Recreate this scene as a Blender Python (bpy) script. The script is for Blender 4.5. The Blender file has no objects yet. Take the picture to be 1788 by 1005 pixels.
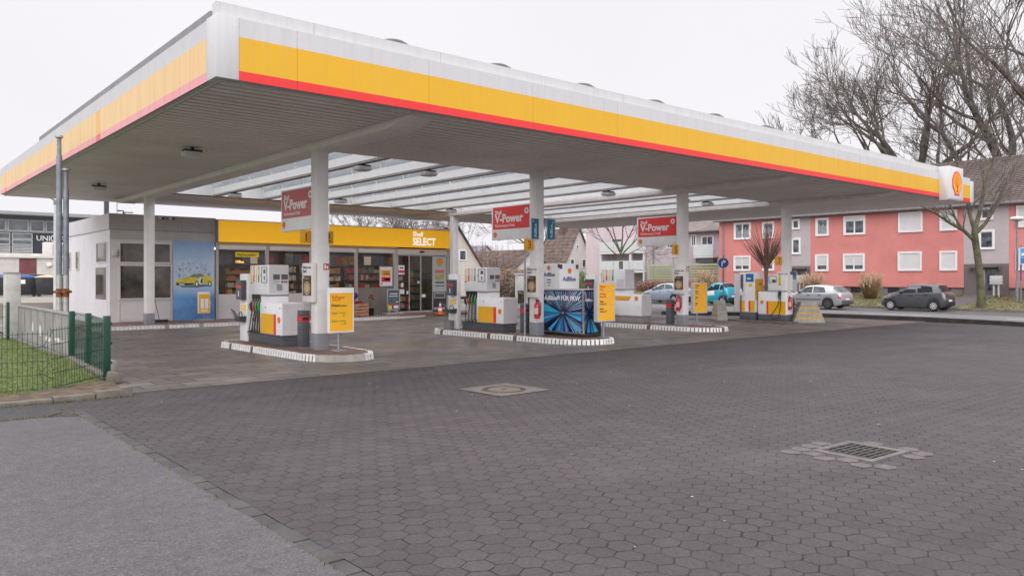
import bpy, bmesh, math, random
from mathutils import Vector, Matrix
random.seed(11)
S = bpy.context.scene
COL = S.collection
PI = math.pi
R = math.radians

# ------------------------------------------------------------------ materials
class NT:
    def __init__(s, nt): s.nt = nt; s.N = nt.nodes; s.L = nt.links
    def n(s, t, **k):
        x = s.N.new(t)
        for a, b in k.items(): setattr(x, a, b)
        return x
    def l(s, a, b): s.L.new(a, b)
    def sv(s, sock, v):
        if hasattr(v, 'node'): s.L.new(v, sock)
        else: sock.default_value = v
    def math(s, op, a, b=0.0, c=None):
        x = s.n('ShaderNodeMath', operation=op); s.sv(x.inputs[0], a); s.sv(x.inputs[1], b)
        if c is not None: s.sv(x.inputs[2], c)
        return x.outputs[0]
    def vm(s, op, a, b=None, sc=None):
        x = s.n('ShaderNodeVectorMath', operation=op); s.sv(x.inputs[0], a)
        if b is not None: s.sv(x.inputs[1], b)
        if sc is not None: s.sv(x.inputs['Scale'], sc)
        return x.outputs['Value'] if op in ('DOT_PRODUCT', 'LENGTH') else x.outputs[0]
    def mix(s, f, a, b, mode='MIX'):
        x = s.n('ShaderNodeMix', data_type='RGBA', blend_type=mode)
        s.sv(x.inputs[0], f); s.sv(x.inputs[6], a); s.sv(x.inputs[7], b); return x.outputs[2]
    def ramp(s, f, lo, hi):
        x = s.n('ShaderNodeMapRange'); s.sv(x.inputs[0], f); x.inputs[1].default_value = lo; x.inputs[2].default_value = hi
        return x.outputs[0]
    def noise(s, vec, sc, det=3.0, ro=.55):
        x = s.n('ShaderNodeTexNoise'); s.l(vec, x.inputs['Vector']); x.inputs['Scale'].default_value = sc
        x.inputs['Detail'].default_value = det; x.inputs['Roughness'].default_value = ro; return x.outputs[0]
    def bump(s, h, st, d=.01):
        x = s.n('ShaderNodeBump'); x.inputs['Strength'].default_value = st; x.inputs['Distance'].default_value = d
        s.l(h, x.inputs['Height']); return x.outputs[0]

def c4(c): return (c[0], c[1], c[2], 1.0)
def newmat(name):
    m = bpy.data.materials.new(name); m.use_nodes = True
    t = NT(m.node_tree); b = t.N['Principled BSDF']
    return m, t, b
def mat(name, col, rough=.5, metal=0.0, var=.06, sc=3.0, bump=0.0, bsc=60.0, coat=0.0, dirt=0.0, spec=.5):
    m, t, b = newmat(name)
    tc = t.n('ShaderNodeTexCoord').outputs['Object']
    f = t.ramp(t.noise(tc, sc, 4), .3, .7)
    a = tuple(max(0, x * (1 - var * 1.6)) for x in col); d = tuple(min(1, x * (1 + var)) for x in col)
    out = t.mix(f, c4(a), c4(d))
    if dirt:
        g = t.ramp(t.noise(tc, sc * .6 + .7, 6, .65), .52, .75)
        out = t.mix(t.math('MULTIPLY', g, dirt), out, (.16, .13, .1, 1))
    t.l(out, b.inputs['Base Color'])
    b.inputs['Roughness'].default_value = rough; b.inputs['Metallic'].default_value = metal
    b.inputs['Specular IOR Level'].default_value = spec
    if coat: b.inputs['Coat Weight'].default_value = coat
    if bump: t.l(t.bump(t.noise(tc, bsc, 3), bump), b.inputs['Normal'])
    return m
def glassmat(name, tint=(.9, .95, .95), refl=.12, tr=0.0, rough=.02, dirt=0.0, trc=(.8, .82, .83)):
    m = bpy.data.materials.new(name); m.use_nodes = True
    t = NT(m.node_tree); t.N.remove(t.N['Principled BSDF']); o = t.N['Material Output']
    a = t.n('ShaderNodeBsdfTransparent'); a.inputs[0].default_value = c4(tint)
    g = t.n('ShaderNodeBsdfGlossy'); g.inputs['Roughness'].default_value = rough
    fr = t.n('ShaderNodeLayerWeight'); fr.inputs[0].default_value = .5
    f = t.math('ADD', t.math('MULTIPLY', t.math('POWER', fr.outputs['Facing'], 4.0), .55), refl)
    mx = t.n('ShaderNodeMixShader'); t.l(f, mx.inputs[0]); t.l(a.outputs[0], mx.inputs[1]); t.l(g.outputs[0], mx.inputs[2])
    last = mx
    if tr or dirt:
        d = t.n('ShaderNodeBsdfTranslucent'); d.inputs[0].default_value = c4(trc)
        tc = t.n('ShaderNodeTexCoord').outputs['Object']
        ff = t.math('ADD', t.math('MULTIPLY', t.ramp(t.noise(tc, 2.5, 6, .7), .42, .7), dirt), tr)
        m2 = t.n('ShaderNodeMixShader'); t.l(ff, m2.inputs[0]); t.l(mx.outputs[0], m2.inputs[1]); t.l(d.outputs[0], m2.inputs[2]); last = m2
    t.l(last.outputs[0], o.inputs[0])
    return m
def emat(name, col, st):
    m, t, b = newmat(name); b.inputs['Base Color'].default_value = c4(col)
    b.inputs['Emission Color'].default_value = c4(col); b.inputs['Emission Strength'].default_value = st
    return m

# ------------------------------------------------------------------ mesh builder
class M:
    def __init__(s): s.v = []; s.f = []; s.mi = []
    def add(s, vs, fs, m=0):
        o = len(s.v); s.v += [tuple(p) for p in vs]
        for f in fs: s.f.append(tuple(i + o for i in f)); s.mi.append(m)
        return s
    def box(s, x0, x1, y0, y1, z0, z1, m=0):
        return s.add([(x0, y0, z0), (x1, y0, z0), (x1, y1, z0), (x0, y1, z0), (x0, y0, z1), (x1, y0, z1), (x1, y1, z1), (x0, y1, z1)],
                     [(0, 3, 2, 1), (4, 5, 6, 7), (0, 1, 5, 4), (1, 2, 6, 5), (2, 3, 7, 6), (3, 0, 4, 7)], m)
    def hexa(s, p, m=0):      # eight corners, bottom loop then top loop
        return s.add(p, [(0, 3, 2, 1), (4, 5, 6, 7), (0, 1, 5, 4), (1, 2, 6, 5), (2, 3, 7, 6), (3, 0, 4, 7)], m)
    def prism(s, poly, a, b, axis='z', m=0):
        def mp(p, h): return (p[0], p[1], h) if axis == 'z' else ((h, p[0], p[1]) if axis == 'x' else (p[0], h, p[1]))
        n = len(poly); vs = [mp(p, a) for p in poly] + [mp(p, b) for p in poly]
        fs = [tuple(range(n - 1, -1, -1)), tuple(range(n, 2 * n))] + [(i, (i + 1) % n, n + (i + 1) % n, n + i) for i in range(n)]
        return s.add(vs, fs, m)
    def face(s, pts, m=0): return s.add(pts, [tuple(range(len(pts)))], m)
    def tube(s, pts, r, n=8, m=0, caps=True):
        pts = [Vector(p) for p in pts]; k = len(pts); vs = []; fs = []
        rr = r if isinstance(r, (list, tuple)) else [r] * k
        up = None
        for i, p in enumerate(pts):
            d = (pts[min(i + 1, k - 1)] - pts[max(i - 1, 0)])
            if d.length < 1e-9: d = Vector((0, 0, 1))
            d.normalize()
            if up is None:
                up = Vector((0, 0, 1)) if abs(d.z) < .9 else Vector((1, 0, 0))
            a = d.cross(up)
            if a.length < 1e-4: a = d.cross(Vector((1, 0.3, 0)))
            a.normalize(); b = a.cross(d); b.normalize(); up = b
            for j in range(n):
                t = 2 * PI * j / n
                vs.append(p + (a * math.cos(t) + b * math.sin(t)) * rr[i])
        for i in range(k - 1):
            for j in range(n):
                fs.append((i * n + j, i * n + (j + 1) % n, (i + 1) * n + (j + 1) % n, (i + 1) * n + j))
        if caps: fs += [tuple(range(n - 1, -1, -1)), tuple(range((k - 1) * n, k * n))]
        return s.add(vs, fs, m)
    def cyl(s, p0, p1, r0, r1=None, n=12, m=0): return s.tube([p0, p1], [r0, r0 if r1 is None else r1], n, m)
    def lathe(s, prof, n=16, c=(0, 0, 0), axis='z', m=0):
        vs = []; fs = []
        for (r, h) in prof:
            for j in range(n):
                t = 2 * PI * j / n; a = r * math.cos(t); b = r * math.sin(t)
                q = (a, b, h) if axis == 'z' else ((h, a, b) if axis == 'x' else (a, h, b))
                vs.append((q[0] + c[0], q[1] + c[1], q[2] + c[2]))
        k = len(prof)
        for i in range(k - 1):
            for j in range(n): fs.append((i * n + j, i * n + (j + 1) % n, (i + 1) * n + (j + 1) % n, (i + 1) * n + j))
        fs += [tuple(range(n - 1, -1, -1)), tuple(range((k - 1) * n, k * n))]
        return s.add(vs, fs, m)
    def ell(s, c, rx, ry, rz, n=10, k=6, m=0, jit=0):
        vs = []; fs = []
        for i in range(1, k):
            a = PI * i / k
            for j in range(n):
                t = 2 * PI * j / n; q = 1 + random.uniform(-jit, jit)
                vs.append((c[0] + rx * math.sin(a) * math.cos(t) * q, c[1] + ry * math.sin(a) * math.sin(t) * q, c[2] + rz * math.cos(a) * q))
        for i in range(k - 2):
            for j in range(n): fs.append((i * n + j, i * n + (j + 1) % n, (i + 1) * n + (j + 1) % n, (i + 1) * n + j))
        t0 = len(vs); vs += [(c[0], c[1], c[2] + rz), (c[0], c[1], c[2] - rz)]
        for j in range(n): fs += [(j, (j + 1) % n, t0), ((k - 2) * n + j, (k - 2) * n + (j + 1) % n, t0 + 1)]
        return s.add(vs, fs, m)
    def frame(s, x0, x1, z0, z1, w, y0, y1, m=0):   # rectangular ring in the xz plane
        s.box(x0, x1, y0, y1, z1 - w, z1, m); s.box(x0, x1, y0, y1, z0, z0 + w, m)
        s.box(x0, x0 + w, y0, y1, z0 + w, z1 - w, m); return s.box(x1 - w, x1, y0, y1, z0 + w, z1 - w, m)
    def build(s, name, mats, parent=None, smooth=None, bevel=0.0, loc=None, rotz=0.0, recalc=True):
        me = bpy.data.meshes.new(name); me.from_pydata(s.v, [], s.f)
        for m in (mats if isinstance(mats, (list, tuple)) else [mats]): me.materials.append(m)
        if len(me.materials) > 1: me.polygons.foreach_set('material_index', s.mi)
        if recalc:
            b = bmesh.new(); b.from_mesh(me); bmesh.ops.recalc_face_normals(b, faces=b.faces)
            if bevel:
                es = [e for e in b.edges if len(e.link_faces) == 2 and e.calc_face_angle(0) > .5]
                bmesh.ops.bevel(b, geom=es, offset=bevel, segments=2, profile=.5, affect='EDGES', clamp_overlap=True)
            b.to_mesh(me); b.free()
        if smooth or bevel:
            me.polygons.foreach_set('use_smooth', [True] * len(me.polygons))
            me.set_sharp_from_angle(angle=R(smooth if smooth else 35))
        o = bpy.data.objects.new(name, me); COL.objects.link(o)
        if parent: o.parent = parent
        if loc: o.location = loc
        if rotz: o.rotation_euler = (0, 0, rotz)
        return o

def tag(o, label, cat, group=None):
    o['label'] = label; o['category'] = cat
    if group: o['group'] = group
    return o
def thing(name, label, cat, loc=(0, 0, 0), rotz=0.0, group=None):
    o = bpy.data.objects.new(name, None); COL.objects.link(o); o.empty_display_size = .2
    o.location = loc; o.rotation_euler = (0, 0, rotz)
    return tag(o, label, cat, group)
def struct(name, m, mats, **k):
    o = m.build(name, mats, **k); o['kind'] = 'structure'; return o
def kids(o): return [c for c in bpy.data.objects if c.parent == o]
def dup(o, loc, rotz=None, label=None, group=None, parent=None):
    c = o.copy(); COL.objects.link(c)
    if parent: c.parent = parent
    else:
        c.location = loc
        if rotz is not None: c.rotation_euler = (0, 0, rotz)
        if label: c['label'] = label
        if group: c['group'] = group
    for k in kids(o): dup(k, None, parent=c)
    return c
def text(s, size, name, m, parent, loc, face='S', align='LEFT', bold=0.0, sx=1.0, depth=.003, up=0.0, slant=0.0):
    cu = bpy.data.curves.new(name, 'FONT'); cu.body = s; cu.size = size; cu.align_x = align
    cu.offset = bold * size; cu.extrude = depth; cu.resolution_u = 2; cu.shear = slant
    o = bpy.data.objects.new(name, cu)
    me = bpy.data.meshes.new_from_object(o); bpy.data.objects.remove(o); bpy.data.curves.remove(cu)
    me.name = name; me.materials.clear(); me.materials.append(m)
    o = bpy.data.objects.new(name, me); COL.objects.link(o); o.parent = parent; o.location = loc
    o.rotation_euler = (R(90), R(up), {'S': 0, 'W': R(-90), 'E': R(90), 'N': PI}[face]); o.scale = (sx, 1, 1)
    return o

def weathered(name, col, rough=.4, amt=.22, spec=.5):       # painted sheet with rain streaks and faint buckling
    m, t, b = newmat(name); tc = t.n('ShaderNodeTexCoord').outputs['Object']
    mp_ = t.n('ShaderNodeMapping'); mp_.inputs['Scale'].default_value = (7, 7, .35); t.l(tc, mp_.inputs['Vector'])
    s1 = t.ramp(t.noise(mp_.outputs[0], 1.3, 5, .65), .48, .78); s2 = t.ramp(t.noise(tc, .8, 4, .6), .3, .75); s3 = t.ramp(t.noise(tc, 9, 5, .7), .58, .8)
    out = t.mix(t.math('MULTIPLY', s2, .12), c4(col), c4(tuple(x * .72 for x in col)))
    out = t.mix(t.math('MULTIPLY', s1, amt), out, (.26, .23, .2, 1)); out = t.mix(t.math('MULTIPLY', s3, amt * .6), out, (.2, .17, .14, 1))
    t.l(out, b.inputs['Base Color']); t.l(t.math('MULTIPLY_ADD', s1, .25, rough), b.inputs['Roughness']); b.inputs['Specular IOR Level'].default_value = spec
    t.l(t.bump(t.noise(tc, 1.4, 2), .12, .05), b.inputs['Normal'])
    return m
# ------------------------------------------------------------------ palette
WHITE = mat('white_paint', (.78, .78, .79), .4, var=.03, dirt=.05)
FASW = weathered('fascia_white', (.59, .585, .60), .38, .2)
FASY = weathered('fascia_yellow', (.74, .41, .014), .34, .12)
FASR = weathered('fascia_red', (.78, .035, .035), .34, .10)
WPOST = mat('white_column_paint', (.78, .76, .76), .45, var=.04, dirt=.10)
PUMPW = mat('pump_white', (.80, .80, .82), .3, var=.03, coat=.2, dirt=.04)
PUMPG = mat('pump_pale_grey', (.62, .60, .63), .35, var=.04, dirt=.05)
YEL = mat('signal_yellow', (.80, .415, .010), .38, var=.03, sc=1.0)
YELB = mat('board_yellow', (.88, .44, .015), .45, var=.03)
RED = mat('signal_red', (.78, .035, .035), .38, var=.03)
REDB = mat('sign_red', (.72, .035, .03), .4, var=.03)
REDF = mat('faded_sign_red', (.48, .075, .08), .4, var=.06)
PEACH = mat('faded_yellow', (.78, .52, .24), .4, var=.04, sc=.8)
PINKF = mat('faded_red', (.78, .33, .36), .4, var=.04, sc=.8)
STRIPG = mat('grey_strip', (.23, .23, .25), .6, var=.1)
DGREY = mat('dark_grey_paint', (.085, .09, .105), .45, var=.1, dirt=.15)
MGREY = mat('mid_grey_paint', (.23, .235, .26), .45, var=.06, dirt=.1)
LGREY = mat('light_grey_panel', (.50, .49, .50), .5, var=.04, dirt=.06)
BLACK = mat('black_rubber', (.018, .018, .02), .5, var=.15)
SCREEN = mat('dark_display', (.10, .10, .12), .2, var=.2, sc=20)
STEEL = mat('galvanised_steel', (.33, .35, .38), .42, .7, var=.15, sc=9, bump=.05)
ALU = mat('aluminium', (.55, .55, .56), .35, .8, var=.05)
ALUP = mat('aluminium_frame_paint', (.46, .44, .44), .4, var=.04)
GREEN = mat('tag_green', (.02, .30, .06), .4)
TYEL = mat('tag_yellow', (.82, .55, .05), .4)
TRED = mat('tag_red', (.72, .03, .06), .4)
NAVY = mat('navy_print', (.03, .05, .20), .5)
INK = mat('dark_print', (.05, .03, .02), .6)
INKR = mat('red_print', (.55, .03, .02), .6)
INKG = mat('green_print', (.08, .30, .08), .6)
TEAL = mat('teal_sign', (.0, .12, .22), .4, var=.05)
BLUES = mat('traffic_blue', (.0, .07, .33), .35, var=.03)
BROWN = mat('coffee_brown', (.09, .05, .035), .5, var=.5, sc=9)
CREAM = mat('coffee_cream', (.62, .42, .26), .5, var=.3, sc=14)
BRICKPAV = None

# five-ribbed scallop emblem in the local xz plane facing -y
def emblem(name, s, parent, loc, face='S', flat=False):
    m = M(); out = []; inn = []
    for i in range(15):
        a = R(-38 + 256 * i / 14)
        rr = s * (.98 + .05 * abs(math.sin(i * PI / 2)))
        out.append((math.cos(a) * rr, math.sin(a) * rr * .98 + .02 * s)); inn.append((math.cos(a) * rr * .87, math.sin(a) * rr * .86 + .02 * s))
    out += [(-.50 * s, -.80 * s), (-.50 * s, -1.02 * s), (.50 * s, -1.02 * s), (.50 * s, -.80 * s)]
    inn += [(-.40 * s, -.80 * s), (-.36 * s, -.90 * s), (.36 * s, -.90 * s), (.40 * s, -.80 * s)]
    m.prism(out, -.012, 0, 'y', 0); m.prism(inn, -.018, -.012, 'y', 1)
    for k in range(-3, 4):
        a = R(90 + k * 24); x1, z1 = math.cos(a) * s * .85, math.sin(a) * s * .85
        x0, z0 = k * .09 * s, -.78 * s; w = .022 * s
        m.prism([(x0 - w, z0), (x0 + w, z0), (x1 + w * 1.3, z1), (x1 - w * 1.3, z1)], -.021, -.018, 'y', 0)
    o = m.build(name, [RED, YEL], parent, loc=loc)
    o.rotation_euler = (0, 0, {'S': 0, 'W': R(-90)}[face])
    return o
# ------------------------------------------------------------------ world, sun, camera
w = bpy.data.worlds.new('World'); S.world = w; w.use_nodes = True
t = NT(w.node_tree); bg = t.N['Background']
sky = t.n('ShaderNodeTexSky', sky_type='NISHITA'); sky.sun_disc = False
SUN_EL, SUN_AZ = R(23), R(-135)      # direction the light comes from
sky.sun_elevation = SUN_EL; sky.sun_rotation = R(225); sky.air_density = 1.5; sky.dust_density = 4.0
hs = t.n('ShaderNodeHueSaturation'); hs.inputs['Saturation'].default_value = .12; hs.inputs['Value'].default_value = .12
t.l(sky.outputs[0], hs.inputs['Color'])
gen = t.n('ShaderNodeTexCoord').outputs['Generated']
sp = t.n('ShaderNodeSeparateXYZ'); t.l(gen, sp.inputs[0])
up = t.ramp(sp.outputs[2], .36, 1.0)
cl = t.ramp(t.noise(gen, 2.2, 4, .5), .25, .75)
base = t.mix(cl, (6.8, 6.66, 7.0, 1), (7.3, 7.14, 7.42, 1))
zen = t.mix(up, base, (24, 23.8, 24.8, 1))
t.l(t.mix(.97, hs.outputs[0], zen), bg.inputs['Color']); bg.inputs['Strength'].default_value = .1
sun = bpy.data.lights.new('Sun', 'SUN'); sun.energy = 1.25; sun.angle = R(45); sun.color = (1, .97, .93)
so = bpy.data.objects.new('Sun', sun); COL.objects.link(so)
sd = Vector((math.cos(SUN_EL) * math.cos(SUN_AZ), math.cos(SUN_EL) * math.sin(SUN_AZ), math.sin(SUN_EL)))
so.rotation_euler = sd.to_track_quat('Z', 'Y').to_euler(); so.location = sd * 60
S.view_settings.view_transform = 'Standard'; S.view_settings.look = 'None'; S.view_settings.gamma = 1; S.view_settings.exposure = 0.45
cam = bpy.data.cameras.new('Camera'); co = bpy.data.objects.new('Camera', cam); COL.objects.link(co)
cam.sensor_width = 36; cam.lens = 36 * 1354 / 1788; cam.clip_end = 2000; cam.clip_start = .05
cam.shift_y = -18.5 / 1788
YAW = 49.512
co.location = (0, 0, 1.7); co.rotation_euler = (R(90), 0, R(YAW - 90)); S.camera = co

# ------------------------------------------------------------------ ground materials
def hexmat():
    m, t, b = newmat('hexagonal_pavers')
    tc = t.n('ShaderNodeTexCoord').outputs['Object']
    p0 = t.vm('SCALE', tc, sc=1 / .182)
    nz = t.n('ShaderNodeTexNoise'); t.l(tc, nz.inputs['Vector']); nz.inputs['Scale'].default_value = 2.4; nz.inputs['Detail'].default_value = 2
    p = t.vm('ADD', p0, t.vm('SCALE', t.vm('SUBTRACT', nz.outputs['Color'], (.5, .5, .5)), sc=.42))
    sz = (1.0, math.sqrt(3), 1e6)
    def cell(off):
        q = t.vm('ADD', p, (1000 + off[0], 1000 * math.sqrt(3) + off[1], 0))
        x = t.n('ShaderNodeVectorMath', operation='MODULO'); t.l(q, x.inputs[0]); x.inputs[1].default_value = sz
        y = t.n('ShaderNodeVectorMath', operation='SUBTRACT'); t.l(x.outputs[0], y.inputs[0]); y.inputs[1].default_value = (.5, math.sqrt(3) / 2, 0)
        z = t.n('ShaderNodeVectorMath', operation='MULTIPLY'); t.l(y.outputs[0], z.inputs[0]); z.inputs[1].default_value = (1, 1, 0)
        return z.outputs[0]
    a = cell((0, 0)); c = cell((.5, math.sqrt(3) / 2))
    sel = t.math('LESS_THAN', t.vm('LENGTH', a), t.vm('LENGTH', c))
    mx = t.n('ShaderNodeMix', data_type='VECTOR'); t.l(sel, mx.inputs[0]); t.l(c, mx.inputs[4]); t.l(a, mx.inputs[5])
    g = mx.outputs[1]
    ab = t.vm('ABSOLUTE', g); sx = t.n('ShaderNodeSeparateXYZ'); t.l(ab, sx.inputs[0])
    hd = t.math('MAXIMUM', sx.outputs[0], t.vm('DOT_PRODUCT', ab, (.5, .8660254, 0)))
    wob = t.math('MULTIPLY', t.math('SUBTRACT', t.noise(tc, 24, 3), .5), .10)
    hd = t.math('ADD', hd, wob)
    jw = t.math('MULTIPLY', t.ramp(t.noise(tc, 1.1, 3), .3, .75), .022)
    edge = t.math('ADD', .456, jw)
    joint = t.ramp(t.math('SUBTRACT', hd, edge), 0, .012)
    dot = t.ramp(t.vm('LENGTH', g), .515, .56)
    cid = t.vm('SUBTRACT', p, g)
    sn = t.n('ShaderNodeVectorMath', operation='SNAP'); t.l(t.vm('ADD', cid, (.13, .17, 0)), sn.inputs[0]); sn.inputs[1].default_value = (.5, math.sqrt(3) / 2, 1e6)
    wn = t.n('ShaderNodeTexWhiteNoise', noise_dimensions='2D'); t.l(sn.outputs[0], wn.inputs[0])
    big = t.ramp(t.noise(tc, .22, 5, .6), .3, .7)
    grain = t.ramp(t.noise(tc, 110, 4, .8), .3, .7)
    mid = t.ramp(t.noise(tc, 1.7, 4, .6), .3, .72)
    col = t.mix(wn.outputs[0], (.054, .0455, .047, 1), (.078, .0665, .068, 1))
    col = t.mix(t.math('MULTIPLY', big, .8), col, (.044, .037, .039, 1))
    col = t.mix(t.math('MULTIPLY', mid, .35), col, (.088, .075, .076, 1))
    g2 = t.ramp(t.noise(tc, 42, 4, .8), .34, .68)
    gm = t.math('MULTIPLY_ADD', t.math('ADD', t.math('MULTIPLY', grain, .5), t.math('MULTIPLY', g2, .5)), 1.15, .36)
    col = t.mix(1.0, col, gm, 'MULTIPLY')
    patina = t.ramp(t.noise(tc, 9, 5, .75), .66, .78)
    col = t.mix(t.math('MULTIPLY', patina, .3), col, (.13, .118, .118, 1))
    moss = t.ramp(t.noise(tc, .6, 3), .45, .6)
    jc = t.mix(moss, (.004, .0035, .0035, 1), (.012, .010, .010, 1))
    vis = t.math('MULTIPLY_ADD', t.ramp(t.noise(tc, 3.2, 3), .36, .62), .75, .25)
    jf = t.math('MAXIMUM', t.math('MULTIPLY', joint, vis), t.math('MULTIPLY', dot, .9))
    col = t.mix(jf, col, jc)
    vo = t.n('ShaderNodeTexVoronoi'); t.l(tc, vo.inputs['Vector']); vo.inputs['Scale'].default_value = 1.9
    spot = t.math('MULTIPLY', t.ramp(t.math('ADD', vo.outputs['Distance'], t.math('MULTIPLY', t.noise(tc, 18, 3), .08)), .17, .09), t.ramp(t.noise(tc, .9, 2), .52, .58))
    col = t.mix(t.math('MULTIPLY', spot, .6), col, (.016, .015, .015, 1))
    tm_ = t.n('ShaderNodeMapping'); tm_.inputs['Scale'].default_value = (.06, 1.1, 1); tm_.inputs['Rotation'].default_value = (0, 0, R(-14)); t.l(tc, tm_.inputs['Vector'])
    trk = t.ramp(t.noise(tm_.outputs[0], 1.6, 4, .6), .52, .7); col = t.mix(t.math('MULTIPLY', trk, .42), col, (.030, .027, .028, 1))
    dust = t.ramp(t.noise(tc, .35, 6, .7), .5, .72); col = t.mix(t.math('MULTIPLY', dust, .38), col, (.098, .088, .087, 1))
    t.l(col, b.inputs['Base Color'])
    b.inputs['Specular IOR Level'].default_value = .36
    t.l(t.math('MULTIPLY_ADD', t.noise(tc, .5, 4), .25, .62), b.inputs['Roughness'])
    h = t.math('SUBTRACT', t.math('ADD', t.math('MULTIPLY', grain, .12), t.math('MULTIPLY', wn.outputs[0], .15)), joint)
    t.l(t.bump(h, .55, .012), b.inputs['Normal'])
    return m
def asphaltmat(name, c0, c1, sp=1.0, cracks=False):
    m, t, b = newmat(name); tc = t.n('ShaderNodeTexCoord').outputs['Object']
    g = t.ramp(t.noise(tc, 62, 5, .85), .34, .68); bgn = t.ramp(t.noise(tc, .5, 5, .6), .3, .7)
    v = t.n('ShaderNodeTexVoronoi'); t.l(tc, v.inputs['Vector']); v.inputs['Scale'].default_value = 48
    st = t.ramp(v.outputs['Distance'], .55, .12)
    col = t.mix(bgn, c4(c0), c4(c1))
    col = t.mix(1.0, col, t.math('MULTIPLY_ADD', g, .95 * sp, 1 - .5 * sp), 'MULTIPLY')
    sel = t.math('MULTIPLY', st, t.ramp(t.noise(tc, 40, 1), .5, .62))
    col = t.mix(t.math('MULTIPLY', sel, .4), col, (.24, .23, .235, 1))
    pt_ = t.ramp(t.noise(tc, 7, 4, .7), .3, .7); col = t.mix(1.0, col, t.math('MULTIPLY_ADD', pt_, .3, .85), 'MULTIPLY')
    ve = t.n('ShaderNodeTexVoronoi', feature='DISTANCE_TO_EDGE'); ve.inputs['Scale'].default_value = .55
    wv = t.n('ShaderNodeTexNoise'); t.l(tc, wv.inputs['Vector']); wv.inputs['Scale'].default_value = 3; wv.inputs['Detail'].default_value = 5
    t.l(t.vm('ADD', tc, t.vm('SCALE', t.vm('SUBTRACT', wv.outputs['Color'], (.5, .5, .5)), sc=.5)), ve.inputs['Vector'])
    crk = t.math('MULTIPLY', t.ramp(ve.outputs['Distance'], .007, .002), t.ramp(t.noise(tc, .7, 2), .5, .56))
    col = t.mix(t.math('MULTIPLY', crk, .3), col, (.02, .018, .018, 1))
    oil = t.ramp(t.noise(tc, 1.2, 5, .6), .62, .75); col = t.mix(t.math('MULTIPLY', oil, .3), col, (.04, .037, .038, 1))
    if cracks:
        d = t.ramp(t.noise(tc, 2.0, 6, .7), .6, .8); col = t.mix(t.math('MULTIPLY', d, .35), col, (.2, .19, .18, 1))
    t.l(col, b.inputs['Base Color']); b.inputs['Roughness'].default_value = .8; b.inputs['Specular IOR Level'].default_value = .3
    t.l(t.bump(t.math('ADD', g, st), .45, .006), b.inputs['Normal'])
    return m
def slabmat():
    m, t, b = newmat('forecourt_slabs'); tc = t.n('ShaderNodeTexCoord').outputs['Object']
    rot = t.n('ShaderNodeMapping'); rot.inputs['Rotation'].default_value = (0, 0, R(0)); t.l(tc, rot.inputs['Vector'])
    br = t.n('ShaderNodeTexBrick'); t.l(rot.outputs[0], br.inputs['Vector'])
    for k, v in (('Scale', 1.0), ('Brick Width', .62), ('Row Height', .42), ('Mortar Size', .016), ('Mortar Smooth', .2), ('Bias', 0)): br.inputs[k].default_value = v
    br.inputs['Color1'].default_value = (.108, .088, .080, 1); br.inputs['Color2'].default_value = (.18, .149, .138, 1); br.inputs['Mortar'].default_value = (.022, .018, .017, 1)
    st = t.ramp(t.noise(tc, .45, 6, .65), .42, .66); oil = t.ramp(t.noise(tc, 1.3, 5, .6), .58, .72)
    col = t.mix(t.math('MULTIPLY', st, .5), br.outputs[0], (.085, .074, .07, 1))
    col = t.mix(t.math('MULTIPLY', oil, .55), col, (.05, .044, .043, 1))
    g = t.ramp(t.noise(tc, 110, 2, .7), .25, .75)
    col = t.mix(1.0, col, t.math('MULTIPLY_ADD', g, .4, .8), 'MULTIPLY')
    t.l(col, b.inputs['Base Color'])
    wet = t.ramp(t.noise(tc, .28, 4, .55), .4, .62)
    t.l(t.math('MULTIPLY_ADD', wet, -.36, .66), b.inputs['Roughness']); b.inputs['Specular IOR Level'].default_value = .5
    t.l(t.bump(t.math('SUBTRACT', t.math('MULTIPLY', g, .2), br.outputs['Fac']), .4, .008), b.inputs['Normal'])
    return m
HEX = hexmat(); SLAB = slabmat()
ASPH = asphaltmat('worn_asphalt', (.088, .081, .085), (.110, .102, .106), 1.15)
ASPD = asphaltmat('dark_asphalt', (.042, .04, .043), (.062, .058, .06), .9, True)
ROADM = asphaltmat('road_asphalt', (.15, .147, .153), (.19, .185, .19), .5)
LAYM = asphaltmat('layby_asphalt', (.085, .078, .078), (.12, .11, .108), .6)
STONE = mat('kerb_stone', (.155, .135, .115), .8, var=.2, sc=5, bump=.3, dirt=.25)
CONC = mat('concrete', (.33, .31, .285), .85, var=.14, sc=4, bump=.25, dirt=.3)
SOIL = mat('earth_and_leaves', (.12, .085, .055), .95, var=.4, sc=6, bump=.5, bsc=30)
DARKK = mat('dark_kerb_face', (.05, .045, .042), .8, var=.3, sc=3, dirt=.1)
GRS = mat('lawn_green', (.10, .13, .03), .8, var=.3, sc=7, bump=.4, bsc=50)
VERGE = mat('verge_grass', (.115, .115, .045), .9, var=.4, sc=2.5, bump=.5, bsc=25)
PATIO = mat('red_brown_paving', (.19, .105, .088), .65, var=.2, sc=5, dirt=.35, bump=.15)

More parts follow.
